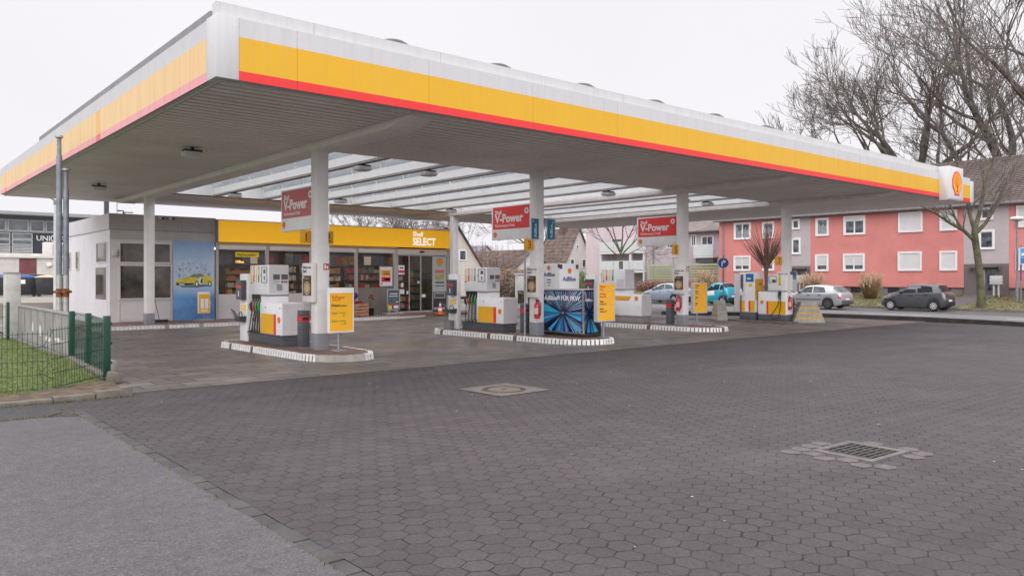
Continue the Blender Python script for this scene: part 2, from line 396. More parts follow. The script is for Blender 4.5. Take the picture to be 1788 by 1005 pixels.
# the ground: one sheet to the horizon, then sheets laid on it
struct('ground', M().face([(-400, -400, -.06), (900, -400, -.06), (900, 900, -.06), (-400, 900, -.06)]), mat('far_ground', (.13, .125, .105), .9, var=.25, sc=.2))
struct('hexagonal_paving', M().face([(2.28, -25, -.004), (31.2, -25, -.004), (31.2, 12.33, -.004), (-12, 12.33, -.004), (-12, 10.4, -.004), (2.28, 10.4, -.004)]), HEX)
struct('forecourt_paving', M().face([(3.05, 12.335, -.001), (31.6, 12.335, -.001), (31.6, 40, -.001), (3.6, 40, -.001), (3.6, 18.4, -.001), (3.25, 13.6, -.001)]), SLAB)
ed = []; y = -8.0; rr_ = random.Random(2)
while y < 10.5: ed.append((2.158 + rr_.uniform(-.014, .006), y, .004)); y += rr_.uniform(.05, .16)
struct('asphalt_path', M().face([(-30, -30, .004), (2.14, -30, .004)] + ed + [(2.12, 10.62, .004), (1.95, 10.72, .004), (1.75, 10.85, .004), (-30, 10.85, .004)]), ASPH)
m = M(); y = -8.0
while y < 10.9:                       # the edging course of long stones
    l = .235; j = random.uniform(-.004, .004); m.box(2.148, 2.272, y + .006, y + l - .006, -.05, .003 + j); y += l
struct('paving_edging', m, mat('edging_stone', (.06, .056, .057), .75, var=.25, sc=2.2, bump=.3), bevel=.006)
struct('asphalt_patch', M().face([(-12, 10.86, .003), (1.8, 10.86, .003), (2.02, 11.1, .003), (2.12, 11.6, .003), (2.05, 12.0, .003), (-12, 11.9, .003)]), ASPD)
m = M()
for x0, x1, h in ((-10, 2.1, .055), (2.1, 2.62, .075), (2.62, 3.0, .10)): m.box(x0 + .006, x1 - .006, 12.04, 12.17, -.05, h)
m.hexa([(2.95, 12.03, -.05), (3.12, 12.06, -.05), (3.12, 12.22, -.05), (2.95, 12.2, -.05), (2.95, 12.03, .13), (3.10, 12.07, .13), (3.10, 12.2, .13), (2.95, 12.2, .13)])
struct('path_kerb', m, STONE, bevel=.015)
struct('verge_strip', M().prism([(-10, 12.17), (3.0, 12.17), (3.2, 13.55), (3.05, 13.72), (1.9, 12.9), (-10, 12.85)], -.05, .05), SOIL)
struct('lawn_base', M().face([(-12, 12.85, .052), (1.9, 12.9, .052), (3.06, 13.75, .052), (3.38, 18.0, .052), (3.38, 30, .052), (-12, 30, .052)]), GRS)
m = M(); y = 13.85
while y < 24.2:
    x = 3.22 + (y - 13.85) / 4.2 * .22 if y < 18.05 else 3.34
    m.box(x - .05, x + .06, y + .01, y + .88, -.05, .10); y += .89
struct('lawn_kerb', m, STONE, bevel=.012)
tag(M().hexa([(3.12, 13.55, 0), (3.36, 13.6, 0), (3.34, 13.8, 0), (3.12, 13.78, 0), (3.15, 13.58, .19), (3.32, 13.62, .17), (3.3, 13.76, .18), (3.15, 13.75, .2)]).build('kerb_stone', STONE, bevel=.03), 'loose tan stone block at the foot of the green corner post', 'stone')
tag(M().hexa([(3.33, 14.35, 0), (3.5, 14.4, 0), (3.5, 14.62, 0), (3.33, 14.6, 0), (3.36, 14.38, .3), (3.47, 14.42, .27), (3.47, 14.58, .28), (3.36, 14.58, .31)]).build('marker_stone', CONC, bevel=.03), 'grey stone marker standing behind the green corner post', 'stone')
# grass blades
m = M()
for i in range(16000):
    y = 12.95 + random.random() ** 1.3 * 11.5; x = random.uniform(.4, 3.15 + min(.2, (y - 13) * .03))
    if y < 13.75 and x > 1.9 + (y - 12.95) * 1.3: continue
    h = random.uniform(.02, .055); a = random.uniform(0, 2 * PI); wd = .006; lx, ly = random.uniform(-.03, .03), random.uniform(-.03, .03)
    m.add([(x - wd * math.cos(a), y - wd * math.sin(a), .05), (x + wd * math.cos(a), y + wd * math.sin(a), .05), (x + lx, y + ly, .05 + h)], [(0, 1, 2)], 0 if random.random() < .75 else 1)
o = m.build('grass', [mat('grass_blade', (.135, .185, .035), .7, var=.3, sc=4), mat('dry_grass_blade', (.25, .22, .07), .8, var=.2)], recalc=False); o['kind'] = 'stuff'
tag(o, 'short mown green grass behind the wire fence', 'grass')
# street side
struct('road', M().face([(31.9, -60, -.03), (39.2, -60, -.03), (39.2, 300, -.03), (33, 300, -.03), (33, 42, -.03), (24, 42, -.03), (24, 40.01, -.03), (31.605, 40, -.03), (31.605, 13, -.03)]), ROADM)
struct('layby', M().face([(39.2, -60, -.026), (43.6, -60, -.026), (43.6, 300, -.026), (39.2, 300, -.026)]), LAYM)
m = M()
for k in range(-6, 30): m.face([(36.6, k * 6 + 8.2, -.026), (36.75, k * 6 + 8.2, -.026), (36.75, k * 6 + 11.2, -.026), (36.6, k * 6 + 11.2, -.026)])
struct('road_markings', m, mat('road_paint', (.7, .7, .7), .7, var=.15, sc=9))
KP = [(28.3, 22.6), (29.6, 20.4), (31.0, 18.0), (31.65, 16.6), (31.9, 14.8), (31.85, 12.6), (31.3, 10.2), (30.2, 7.2), (29.0, 4.0), (28.0, 0), (27.4, -6)]
m = M()
for (ax, ay), (bx, by) in zip(KP, KP[1:]):
    d = Vector((bx - ax, by - ay, 0)).normalized(); n = Vector((-d.y, d.x, 0)) * .28
    n = n if n.x > 0 else -n
    m.hexa([(ax, ay, -.05), (bx, by, -.05), (bx + n.x, by + n.y, -.05), (ax + n.x, ay + n.y, -.05), (ax, ay, .15), (bx, by, .15), (bx + n.x, by + n.y, .15), (ax + n.x, ay + n.y, .15)])
struct('exit_kerb', m, DARKK)
m = M(); N = 60
ys = [-60 + 220 * i / N for i in range(N + 1)]; xs = [43.6, 43.9, 46, 48.4, 50.0, 54, 70, 140]; zs = [.08, .16, .34, .52, .62, .7, .7, .7]
vs = []; fs = []
for i, y in enumerate(ys):
    for x, z in zip(xs, zs): vs.append((x, y, z + random.uniform(-.03, .03)))
for i in range(N):
    for j in range(len(xs) - 1): a = i * len(xs) + j; fs.append((a, a + 1, a + 1 + len(xs), a + len(xs)))
m.add(vs, fs); struct('verge_terrain', m, VERGE, smooth=60)
struct('verge_kerb', M().box(43.45, 43.62, -60, 160, -.05, .1), STONE)
for y0, y1 in ((15.6, 17.1),): struct('entrance_path', M().hexa([(43.6, y0, .02), (49.98, y0, .5), (49.98, y1, .5), (43.6, y1, .02), (43.6, y0, .15), (49.98, y0, .72), (49.98, y1, .72), (43.6, y1, .15)]), LAYM)
m = M()
for i in range(9000):                 # fallen leaves and tufts on the verge
    y = random.uniform(2, 34); x = 43.7 + random.random() ** 1.2 * 6.0; z = .1 + (x - 43.6) * .087
    if 15.6 < y < 17.1: continue
    s = random.uniform(.03, .09); a = random.uniform(0, 6.3); h = random.uniform(.02, .14)
    m.add([(x, y, z), (x + s * math.cos(a), y + s * math.sin(a), z + .03), (x + random.uniform(-.04, .04), y + random.uniform(-.04, .04), z + h)], [(0, 1, 2)], random.choice((0, 0, 1)))
o = m.build('leaf_litter', [mat('dry_tuft', (.20, .17, .07), .9, var=.3, sc=3), mat('brown_leaf', (.22, .13, .06), .9, var=.3, sc=3)], recalc=False); o['kind'] = 'stuff'
tag(o, 'fallen leaves and dry tufts on the grass verge across the street', 'leaf litter')

m = M(); rw = random.Random(9)
for i in range(2600):                 # weeds and grit in the joints along the edges
    k_ = rw.random()
    if k_ < .10: x, y = 2.145 + rw.gauss(0, .012), rw.uniform(2.5, 10.8)
    elif k_ < .75: x, y = rw.uniform(-.5, 3.1), 12.03 - abs(rw.gauss(0, .04))
    elif k_ < .9: x, y = rw.uniform(1.0, 2.2), 10.86 + rw.gauss(0, .05)
    else: x, y = 3.1 + rw.gauss(0, .03) + rw.random() * .1, rw.uniform(12.1, 18)
    if rw.random() > .25 + .75 * abs(math.sin(x * 3.1 + y * 1.7)): continue
    h = rw.uniform(.006, .04); a = rw.uniform(0, 6.3); s_ = rw.uniform(.004, .014)
    m.add([(x, y, 0), (x + s_ * math.cos(a), y + s_ * math.sin(a), .002), (x + rw.uniform(-.02, .02), y + rw.uniform(-.02, .02), h)], [(0, 1, 2)], rw.choice((0, 0, 1)))
o = m.build('joint_weeds', [mat('weed_dry', (.16, .13, .06), .9), mat('weed_green', (.07, .09, .03), .9)], recalc=False); o['kind'] = 'stuff'
tag(o, 'small weeds and grit in the joints along the kerb and path edge', 'weeds')
m = M()
for i in range(46):
    x, y = rw.uniform(2.6, 13), rw.uniform(1.5, 11.5); s_ = rw.uniform(.006, .02); a = rw.uniform(0, 6.3)
    m.face([(x + s_ * math.cos(a + q) * rw.uniform(.5, 1.2), y + s_ * math.sin(a + q) * rw.uniform(.5, 1.2), .004) for q in (0, 1.5, 3, 4.6)])
o = m.build('litter_specks', mat('pale_speck', (.55, .52, .5), .8), recalc=False); o['kind'] = 'stuff'
tag(o, 'tiny pale scraps scattered over the dark paving', 'litter')
# covers in the paving
t0 = thing('manhole_cover', 'round iron manhole cover set in a pale square stone', 'manhole cover', (7.55, 9.03, 0), R(2))
m = M(); n = 32
sq = .5
ring = [(math.cos(2 * PI * i / n) * .335, math.sin(2 * PI * i / n) * .335) for i in range(n)]
def sqp(a):
    c, s_ = math.cos(a), math.sin(a); k = sq / max(abs(c), abs(s_)); return (c * k, s_ * k)
o8 = [sqp(2 * PI * i / n) for i in range(n)]
m.add([(x, y, .004) for x, y in ring] + [(x, y, .004) for x, y in o8], [(i, (i + 1) % n, n + (i + 1) % n, n + i) for i in range(n)])
m.build('stone_surround', mat('pale_stone', (.128, .111, .097), .8, var=.2, sc=8, bump=.3, dirt=.3), t0)
MHC = mat('manhole_concrete', (.14, .115, .092), .8, var=.25, sc=30, bump=.6, bsc=60, dirt=.2)
M().lathe([(.0, .006), (.25, .006), (.26, .003)], 32).build('lid', MHC, t0)
IRON = mat('cast_iron', (.075, .068, .064), .55, .5, var=.3, sc=20, bump=.3)
m = M(); m.lathe([(.332, -.01), (.332, .007), (.272, .007), (.268, -.01)], 32); m.box(-.05, .05, -.012, .012, .006, .009)
m.build('iron_ring', IRON, t0)
t0 = thing('drain_grate', 'rectangular cast iron drain grate with slots sunk in the paving', 'drain', (7.55, 3.575, 0), R(-3))
m = M(); m.box(-.36, -.27, -.31, .31, -.03, .004); m.box(.27, .36, -.31, .31, -.03, .004); m.box(-.27, .27, .25, .31, -.03, .004); m.box(-.27, .27, -.31, -.25, -.03, .004)
m.build('stone_frame', mat('drain_stone', (.13, .115, .108), .8, var=.2, sc=9, bump=.3), t0, bevel=.006)
m = M()
for k in range(8):
    y = -.22 + k * .063; m.box(-.235, .235, y - .013, y + .013, -.03, .007)
for x in (-.25, -.08, .08, .25): m.box(x - .014, x + .014, -.248, .248, -.03, .005)
m.build('grate', IRON, t0)
M().box(-.268, .268, -.248, .248, -.0035, -.002).build('shaft', mat('drain_dark', (.008, .007, .007), .9), t0)
# pale replaced pavers round the drain
m = M()
hx = .235
hx = .2
for i in range(-2, 8):
    for j in range(-2, 9):
        cx = 6.78 + (i + .5 * (j & 1)) * hx; cy = 2.95 + j * hx * .866
        if 7.14 < cx < 7.96 and 3.2 < cy < 3.95: continue
        if not ((6.9 < cx < 7.16 and 3.1 < cy < 4.15) or (7.1 < cx < 7.62 and 3.94 < cy < 4.12) or (i, j) in ((5, 1), (6, 4), (6, 2), (4, 1))): continue
        m.face([(cx + hx * .53 * math.cos(R(30 + 60 * k)) + random.uniform(-.006, .006), cy + hx * .53 * math.sin(R(30 + 60 * k)), .0005) for k in range(6)])
struct('pale_paving_stones', m, mat('pale_paver', (.108, .094, .093), .75, var=.2, sc=12, bump=.3, dirt=.2))
# ------------------------------------------------------------------ the canopy
SO = 4.60
can = thing('filling_station_canopy', 'large flat white canopy with yellow and red bands on square white columns', 'canopy', (7.8, 15.6, 0))
def cp(m, name, mats, **k):
    o = m.build(name, mats, can, **k); o.location = (-7.8, -15.6, 0); return o
X0, X1, Y0, Y1 = 4.02, 33.28, 11.30, 32.4
SOFF = mat('soffit_lamella', (.74, .69, .655), .5, var=.06, sc=.6, dirt=.12)
BEAM = mat('beam_paint', (.74, .71, .69), .5, var=.05, dirt=.12)
# front fascia: white, yellow and red sheets with fine panel joints
def fascia_front(m, xa, xb):
    xs = [xa]; 
    for q in [X0 + 1.25 + 2.46 * k for k in range(13)]:
        if xa + .1 < q < xb - .1: xs.append(q)
    xs.append(xb)
    for a, b in zip(xs, xs[1:]):
        a += .003; b -= .003
        for z0, z1, mi in ((SO, 4.74, 2), (4.74, 5.24, 1), (5.24, 5.515, 0)): m.box(a, b, Y0, Y0 + .03, z0, z1, mi)
    m.box(xa, xb, Y0 + .012, Y0 + .12, SO, 5.51, 0)
m = M(); fascia_front(m, 4.36, 32.94); cp(m, 'front_fascia', [FASW, FASY, FASR])
cp(M().prism([(X0, Y0 - .004), (4.36, Y0 - .004), (4.36, Y0 + .12), (X0 + .12, Y0 + .12), (X0 + .12, 11.68), (X0 - .004, 11.68), (X0 - .004, Y0 - .004)][:6], SO, 5.52), 'corner_cladding', FASW, bevel=.006)
cp(M().box(32.94, X1, Y0 - .004, Y0 + .1, SO, 5.42), 'end_cladding', FASW, bevel=.006)
UPP = weathered('upper_tier_sheet', (.58, .58, .59), .4, .22)
m = M()
xs = [X0 + .05] + [X0 + 1.6 + 2.46 * k for k in range(11)] + [31.6]
for a, b in zip(xs, xs[1:]): m.box(a + .003, b - .003, Y0 + .14, Y0 + .2, 5.3, 5.745)
m.box(X0 + .06, X0 + .12, Y0 + .2, 11.62, 5.3, 5.745)
cp(m, 'upper_fascia', UPP)
m = M()
ys = [11.68, 14.2, 16.4, 18.1, 18.45, 22, 24.5, 27, 29.5, 31.05, 31.3, Y1]
for a, b in zip(ys, ys[1:]):
    st = (a, b) in ((18.1, 18.45), (31.05, 31.3))
    for z0, z1, mi in ((SO, 4.74, 4 if st else 2), (4.74, 5.24, 3 if st else 1), (5.24, 5.50, 0)): m.box(X0, X0 + .03, a + .002, b - .002, z0, z1, mi)
m.box(X0 + .012, X0 + .1, 11.68, Y1, SO, 5.49, 0)
cp(m, 'side_fascia', [mat('side_white', (.53, .525, .55), .45, var=.03, dirt=.05), weathered('faded_yellow_sheet', (.76, .50, .22), .35, .16), weathered('faded_red_sheet', (.74, .30, .33), .35, .14), mat('unfaded_yellow', (.74, .42, .10), .4), mat('unfaded_red', (.66, .10, .12), .4)])
cp(M().box(X0 + .03, X0 + .06, 11.62, 25.24, 5.5, 5.64), 'grey_edge_strip', STRIPG)
m = M(); m.box(X0, X1, Y1 - .03, Y1, SO, 5.4); m.box(X1 - .03, X1, Y0 + .12, Y1 - .03, SO, 5.4); cp(m, 'rear_fascia', WHITE)
# roof deck with the skylight opening left free
OX0, OX1, OY0, OY1 = 8.1, 26.74, 16.25, 28.2
m = M()
for a in ((X0 + .13, OX0, Y0 + .21, Y1 - .04), (OX1, X1 - .04, Y0 + .21, Y1 - .04), (OX0, OX1, Y0 + .21, OY0), (OX0, OX1, OY1, Y1 - .04)): m.box(*a, SO + .06, 5.3)
cp(m, 'roof_deck', WHITE)
# soffit of narrow lamellae running along the front
m = M(); P_ = .25
def soffit(x0, x1, y0, y1):
    y = y0; z = SO - .016
    while y < y1 - .01:
        e = min(y + P_ - .055, y1); f = min(y + P_, y1)
        m.add([(x0, y, z), (x1, y, z), (x1, e, z), (x0, e, z)], [(0, 1, 2, 3)])
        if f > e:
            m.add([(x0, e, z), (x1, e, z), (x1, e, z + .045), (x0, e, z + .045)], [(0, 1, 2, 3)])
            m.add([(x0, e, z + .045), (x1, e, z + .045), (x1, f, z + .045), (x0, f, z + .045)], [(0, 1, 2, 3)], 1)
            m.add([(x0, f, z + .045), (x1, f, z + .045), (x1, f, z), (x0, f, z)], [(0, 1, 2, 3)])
        y += P_
seams = [X0 + .14, 7.52, 14.02, 20.30, 26.72, X1 - .05]
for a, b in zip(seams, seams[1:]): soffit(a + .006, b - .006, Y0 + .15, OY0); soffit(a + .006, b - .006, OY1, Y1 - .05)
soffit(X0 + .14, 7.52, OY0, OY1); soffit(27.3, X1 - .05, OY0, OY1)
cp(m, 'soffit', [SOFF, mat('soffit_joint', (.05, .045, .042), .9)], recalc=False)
m = M(); m.box(X0 + .1, X1 - .03, Y0 + .12, Y0 + .15, SO - .03, SO + .05); m.box(X0 + .1, X0 + .14, Y0 + .15, Y1 - .05, SO - .03, SO + .05); m.box(X0 + .1, X1 - .03, Y1 - .05, Y1 - .03, SO - .03, SO + .05)
cp(m, 'soffit_edge_trim', mat('edge_trim', (.42, .40, .38), .5, dirt=.2))
# steel beams, tapered at both ends
def beam(x0, x1, y0, y1, zb=4.44):
    b = M(); b.prism([(y0, SO + .01), (y1, SO + .01), (y1, SO - .03), (y1 - .75, zb), (y0 + .75, zb), (y0, SO - .03)], x0, x1, 'x')
    return cp(b, 'beam', BEAM, bevel=.008)
for x in (7.53, 20.32, 26.74): beam(x, x + .55, 11.62, 31.95)
# columns with a grey foot
def column(x, y, top):
    c = thing_part = M().box(-.14, .14, -.14, .14, .48, top).build('column', WPOST, can, bevel=.012, loc=(x - 7.8, y - 15.6, 0))
    f = M().box(-.146, .146, -.146, .146, .08, .48).build('column_foot', MGREY, c, bevel=.012)
    return c
for x, y, t_ in ((7.8, 15.6, 4.45), (14.2, 15.6, SO), (20.62, 15.6, 4.45), (27.0, 15.6, 4.45), (7.72, 28.0, 4.45), (14.2, 28.0, SO), (20.5, 28.0, 4.45)): column(x, y, t_)
# skylight: white gutters along the depth and ribbed translucent vaults between them
GL = glassmat('vault_glazing', (.95, .96, .97), .0, tr=.62, rough=.05, dirt=.1, trc=(.93, .94, .95))
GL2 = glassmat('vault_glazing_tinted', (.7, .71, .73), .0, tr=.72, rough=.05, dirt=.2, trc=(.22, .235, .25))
VW = mat('vault_white', (.80, .80, .80), .5, var=.03, dirt=.06)
m = M()
for a in ((OX0, OX0 + .04, OY0, OY1), (OX1 - .04, OX1, OY0, OY1), (OX0 + .04, OX1 - .04, OY0, OY0 + .04), (OX0 + .04, OX1 - .04, OY1 - .04, OY1)): m.box(*a, SO + .028, 5.32)
cp(m, 'skylight_kerb', VW)
NB = 10; W = (OX1 - OX0 - .08) / NB
for k in range(NB):
    xa = OX0 + .04 + k * W
    if k:
        g = M(); g.prism([(xa - .07, 4.66), (xa + .07, 4.66), (xa + .08, 4.88), (xa - .08, 4.88)], OY0 + .05, OY1 - .05, 'y'); g.box(xa - .085, xa + .085, OY0 + .05, OY1 - .05, 4.60, 4.66, 1); cp(g, 'gutter', [VW, mat('gutter_under_shade', (.26, .24, .23), .6, var=.1)])  # dark strip underneath paints in the shade below each gutter
    v = M(); n = 12; L0, L1 = xa + .06, xa + W - .06
    pr = [((L0 + L1) / 2 - math.cos(PI * i / n) * (L1 - L0) / 2, 4.86 + .46 * math.sin(PI * i / n)) for i in range(n + 1)]
    nv = 14; yy = [OY0 + .05 + (OY1 - OY0 - .1) * j / nv for j in range(nv + 1)]
    vs = [(x, y, z) for y in yy for x, z in pr]; fs = [(j * (n + 1) + i, j * (n + 1) + i + 1, (j + 1) * (n + 1) + i + 1, (j + 1) * (n + 1) + i) for j in range(nv) for i in range(n)]
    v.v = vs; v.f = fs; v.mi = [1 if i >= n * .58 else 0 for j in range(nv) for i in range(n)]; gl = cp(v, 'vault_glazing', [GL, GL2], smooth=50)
    r = M()
    for j in range(0, nv + 1, 2):
        y = min(max(yy[j], OY0 + .08), OY1 - .08)
        for (ax, az), (bx, bz) in zip(pr, pr[1:]):
            r.add([(ax, y - .03, az - .03), (bx, y - .03, bz - .03), (bx, y + .03, bz - .03), (ax, y + .03, az - .03), (ax, y - .03, az + .012), (bx, y - .03, bz + .012), (bx, y + .03, bz + .012), (ax, y + .03, az + .012)],
                  [(0, 3, 2, 1), (4, 5, 6, 7), (0, 1, 5, 4), (1, 2, 6, 5), (2, 3, 7, 6), (3, 0, 4, 7)])
    rb = r.build('vault_rib', VW, gl)
for k in range(6):
    x = 8.03 + 2.615 * k; v = M(); v.lathe([(.34, 5.3), (.34, 5.8), (.44, 5.82), (.47, 6.02), (.40, 6.16), (.24, 6.27), (.0, 6.31)], 18, (x, 13.0, 0)); cp(v, 'roof_vent', mat('vent_dark', (.05, .05, .055), .7), smooth=50)
# projecting emblem box at the far end of the front
m = M(); lb = [(11.31, 5.70), (10.95, 5.70)] + [(10.95 + .1 - .1 * math.cos(a), 4.58 - .1 * math.sin(a)) for a in (0, .4, .8, 1.2, 1.57)] + [(11.31, 4.48)]
m.prism(lb, 29.96, 31.24, 'x'); lo = cp(m, 'emblem_box', mat('emblem_box_white', (.62, .61, .63), .4, var=.03, dirt=.06), bevel=.012)
emblem('emblem', .43, lo, (30.62, 10.945, 5.12))

# lamps hung under the canopy
lamp = thing('canopy_lamp', 'boxy pale lamp under the dark soffit nearest the front corner of the canopy', 'lamp', (5.78, 17.7, 4.585), 0, 'lamps hung under the canopy')
m = M(); m.box(-.19, .19, -.10, .10, -.11, -.06); m.box(-.03, .03, -.04, .04, -.06, 0); m.build('bracket', BLACK, lamp)
M().hexa([(-.17, -.15, -.21), (.17, -.15, -.21), (.17, .15, -.21), (-.17, .15, -.21), (-.21, -.17, -.11), (.21, -.17, -.11), (.21, .17, -.11), (-.21, .17, -.11)]).build('housing', mat('lamp_housing', (.55, .53, .52), .5, var=.08, dirt=.2), lamp, bevel=.012)
M().box(-.14, .14, -.12, .12, -.218, -.212).build('lens', mat('lamp_lens', (.62, .62, .62), .3), lamp)
for x, y, l in ((5.82, 26.4, 'boxy pale lamp under the dark soffit near the rear left corner of the canopy'),
                (9.96, 17.55, 'canopy lamp under the skylight just right of the nearest column'),
                (11.82, 17.3, 'canopy lamp under the skylight, second to the right of the nearest column'),
                (9.96, 26.2, 'canopy lamp low under the skylight, left of the nearest red V-Power sign'),
                (13.68, 25.7, 'canopy lamp at the rear of the skylight, right of the nearest column'),
                (19.26, 17.6, 'canopy lamp under the skylight, between second and third front columns'),
                (22.9, 17.3, 'canopy lamp under the skylight just behind the third front column'),
                (24.8, 17.6, 'canopy lamp under the skylight right of the third front column'),
                (19.26, 26.5, 'canopy lamp at the rear edge of the skylight above the shop door')):
    dup(lamp, (x, y, 4.585 if x < 8 else 4.63), 0, l)

# ------------------------------------------------------------------ pump islands
def island(name_label, pts, gap=None):
    t0 = thing('pump_island', name_label, 'pump island', (0, 0, 0), 0, 'raised pump islands')
    n = len(pts); cx = sum(p[0] for p in pts) / n; cy = sum(p[1] for p in pts) / n
    t0.location = (cx, cy, 0)
    top = [(cx + (x - cx) * .93 - cx, cy + (y - cy) * .975 - cy) for x, y in pts]
    M().prism(top, .0, .128).build('island_paving', PATIO, t0)
    k = M(); per = []
    for i in range(n):
        a = Vector(pts[i]); b = Vector(pts[(i + 1) % n]); L = (b - a).length; q = max(1, round(L / .118))
        for j in range(q): per.append((a + (b - a) * j / q, a + (b - a) * (j + 1) / q, i))
    for a, b, i in per:
        c = Vector((cx, cy)); d = (b - a).normalized() * .020
        a2, b2 = a + d, b - d; nr = Vector((-d.y, d.x)).normalized() * .12
        if (c - a).dot(nr) < 0: nr = -nr
        ai, bi = a2 + nr, b2 + nr
        h = .132 + random.uniform(-.004, .004)
        conc = gap and gap[0] <= i <= gap[1]
        if conc: a2, b2 = a - d * .0, b
        sl = .02
        ao, bo = a2 + nr.normalized() * sl, b2 + nr.normalized() * sl
        k.add([(p[0] - cx, p[1] - cy, z) for p, z in ((a2, -.02), (b2, -.02), (bi, -.02), (ai, -.02), (ao, h), (bo, h), (bi, h), (ai, h))],
              [(0, 3, 2, 1), (4, 5, 6, 7), (0, 1, 5, 4), (1, 2, 6, 5), (2, 3, 7, 6), (3, 0, 4, 7)], 1 if conc else (2 if random.random() < .05 else 0))
    k.prism([(cx + (x - cx) * .97 - cx, cy + (y - cy) * .99 - cy) for x, y in pts], -.02, .10, 'z', 2)
    k.build('kerb_stones', [mat('painted_kerb', (.74, .73, .73), .6, var=.10, sc=8, dirt=.3), CONC, mat('grimy_kerb', (.13, .12, .11), .7, var=.2, sc=8)], t0)
    return t0
island('nearest pump island, white kerb stones with a bare concrete stretch, under pumps 1 and 2',
       [(6.86, 18.95), (7.02, 14.85), (7.13, 14.45), (7.35, 14.15), (7.72, 13.98), (8.02, 14.0), (8.32, 14.18), (8.52, 14.55), (8.6, 15.1), (8.6, 18.95), (8.3, 19.4), (7.1, 19.4)], (2, 4))
island('white kerbed island under the AdBlue dispenser',
       [(13.42, 19.3), (13.66, 14.6), (13.78, 14.0), (14.05, 13.58), (14.5, 13.4), (14.95, 13.45), (15.25, 13.75), (15.38, 14.3), (15.4, 19.3), (15.1, 19.75), (13.7, 19.75)])
island('white kerbed pump island furthest from the shop front, before the light blue car',
       [(19.85, 19.5), (20.0, 15.0), (20.1, 14.6), (20.4, 14.25), (20.8, 14.1), (21.2, 14.25), (21.5, 14.6), (21.62, 15.2), (21.6, 19.5), (21.3, 19.9), (20.1, 19.9)])
t0 = thing('pump_island', 'low dark island without white kerbs between the two striped concrete blocks', 'pump island', (26.9, 16.4, 0), 0, 'raised pump islands')
M().box(-.75, .75, -1.35, 1.5, -.02, .06).build('island_paving', mat('dark_island', (.12, .10, .095), .6, var=.25, dirt=.3), t0, bevel=.02)
# ------------------------------------------------------------------ fuel pumps (local front faces -y, x from the far to the near end)
def hose(m, x, z0, y, reach=.55, mat_i=0, sway=.03):
    pts = []
    for i in range(15):
        t_ = i / 14
        zz = z0 * (1 - t_) + .30 * t_ if t_ < .55 else None
        a = t_ * PI
        pts.append((x + sway * math.sin(a) + .07 * t_, y - .13 * math.sin(a) - .02, z0 - reach * math.sin(min(a, PI / 2)) if a < PI / 2 else z0 - reach + (.06) * (1 - math.sin(a))))
    m.tube(pts, .013, 7, mat_i)
def nozzle(x, y, z, cm, parent):
    n = M()
    n.tube([(x, y - .01, z + .20), (x, y - .04, z + .13), (x, y - .075, z + .07)], [.011, .012, .016], 7, 1)
    n.tube([(x, y - .07, z + .09), (x, y - .085, z + .02), (x, y - .06, z - .10), (x, y - .04, z - .15)], [.024, .03, .026, .018], 8, 0)
    n.tube([(x, y - .11, z + .05), (x, y - .13, z - .02), (x, y - .10, z - .10)], .009, 6, 2)
    return n.build('nozzle', [cm, STEEL, BLACK], parent, smooth=45)
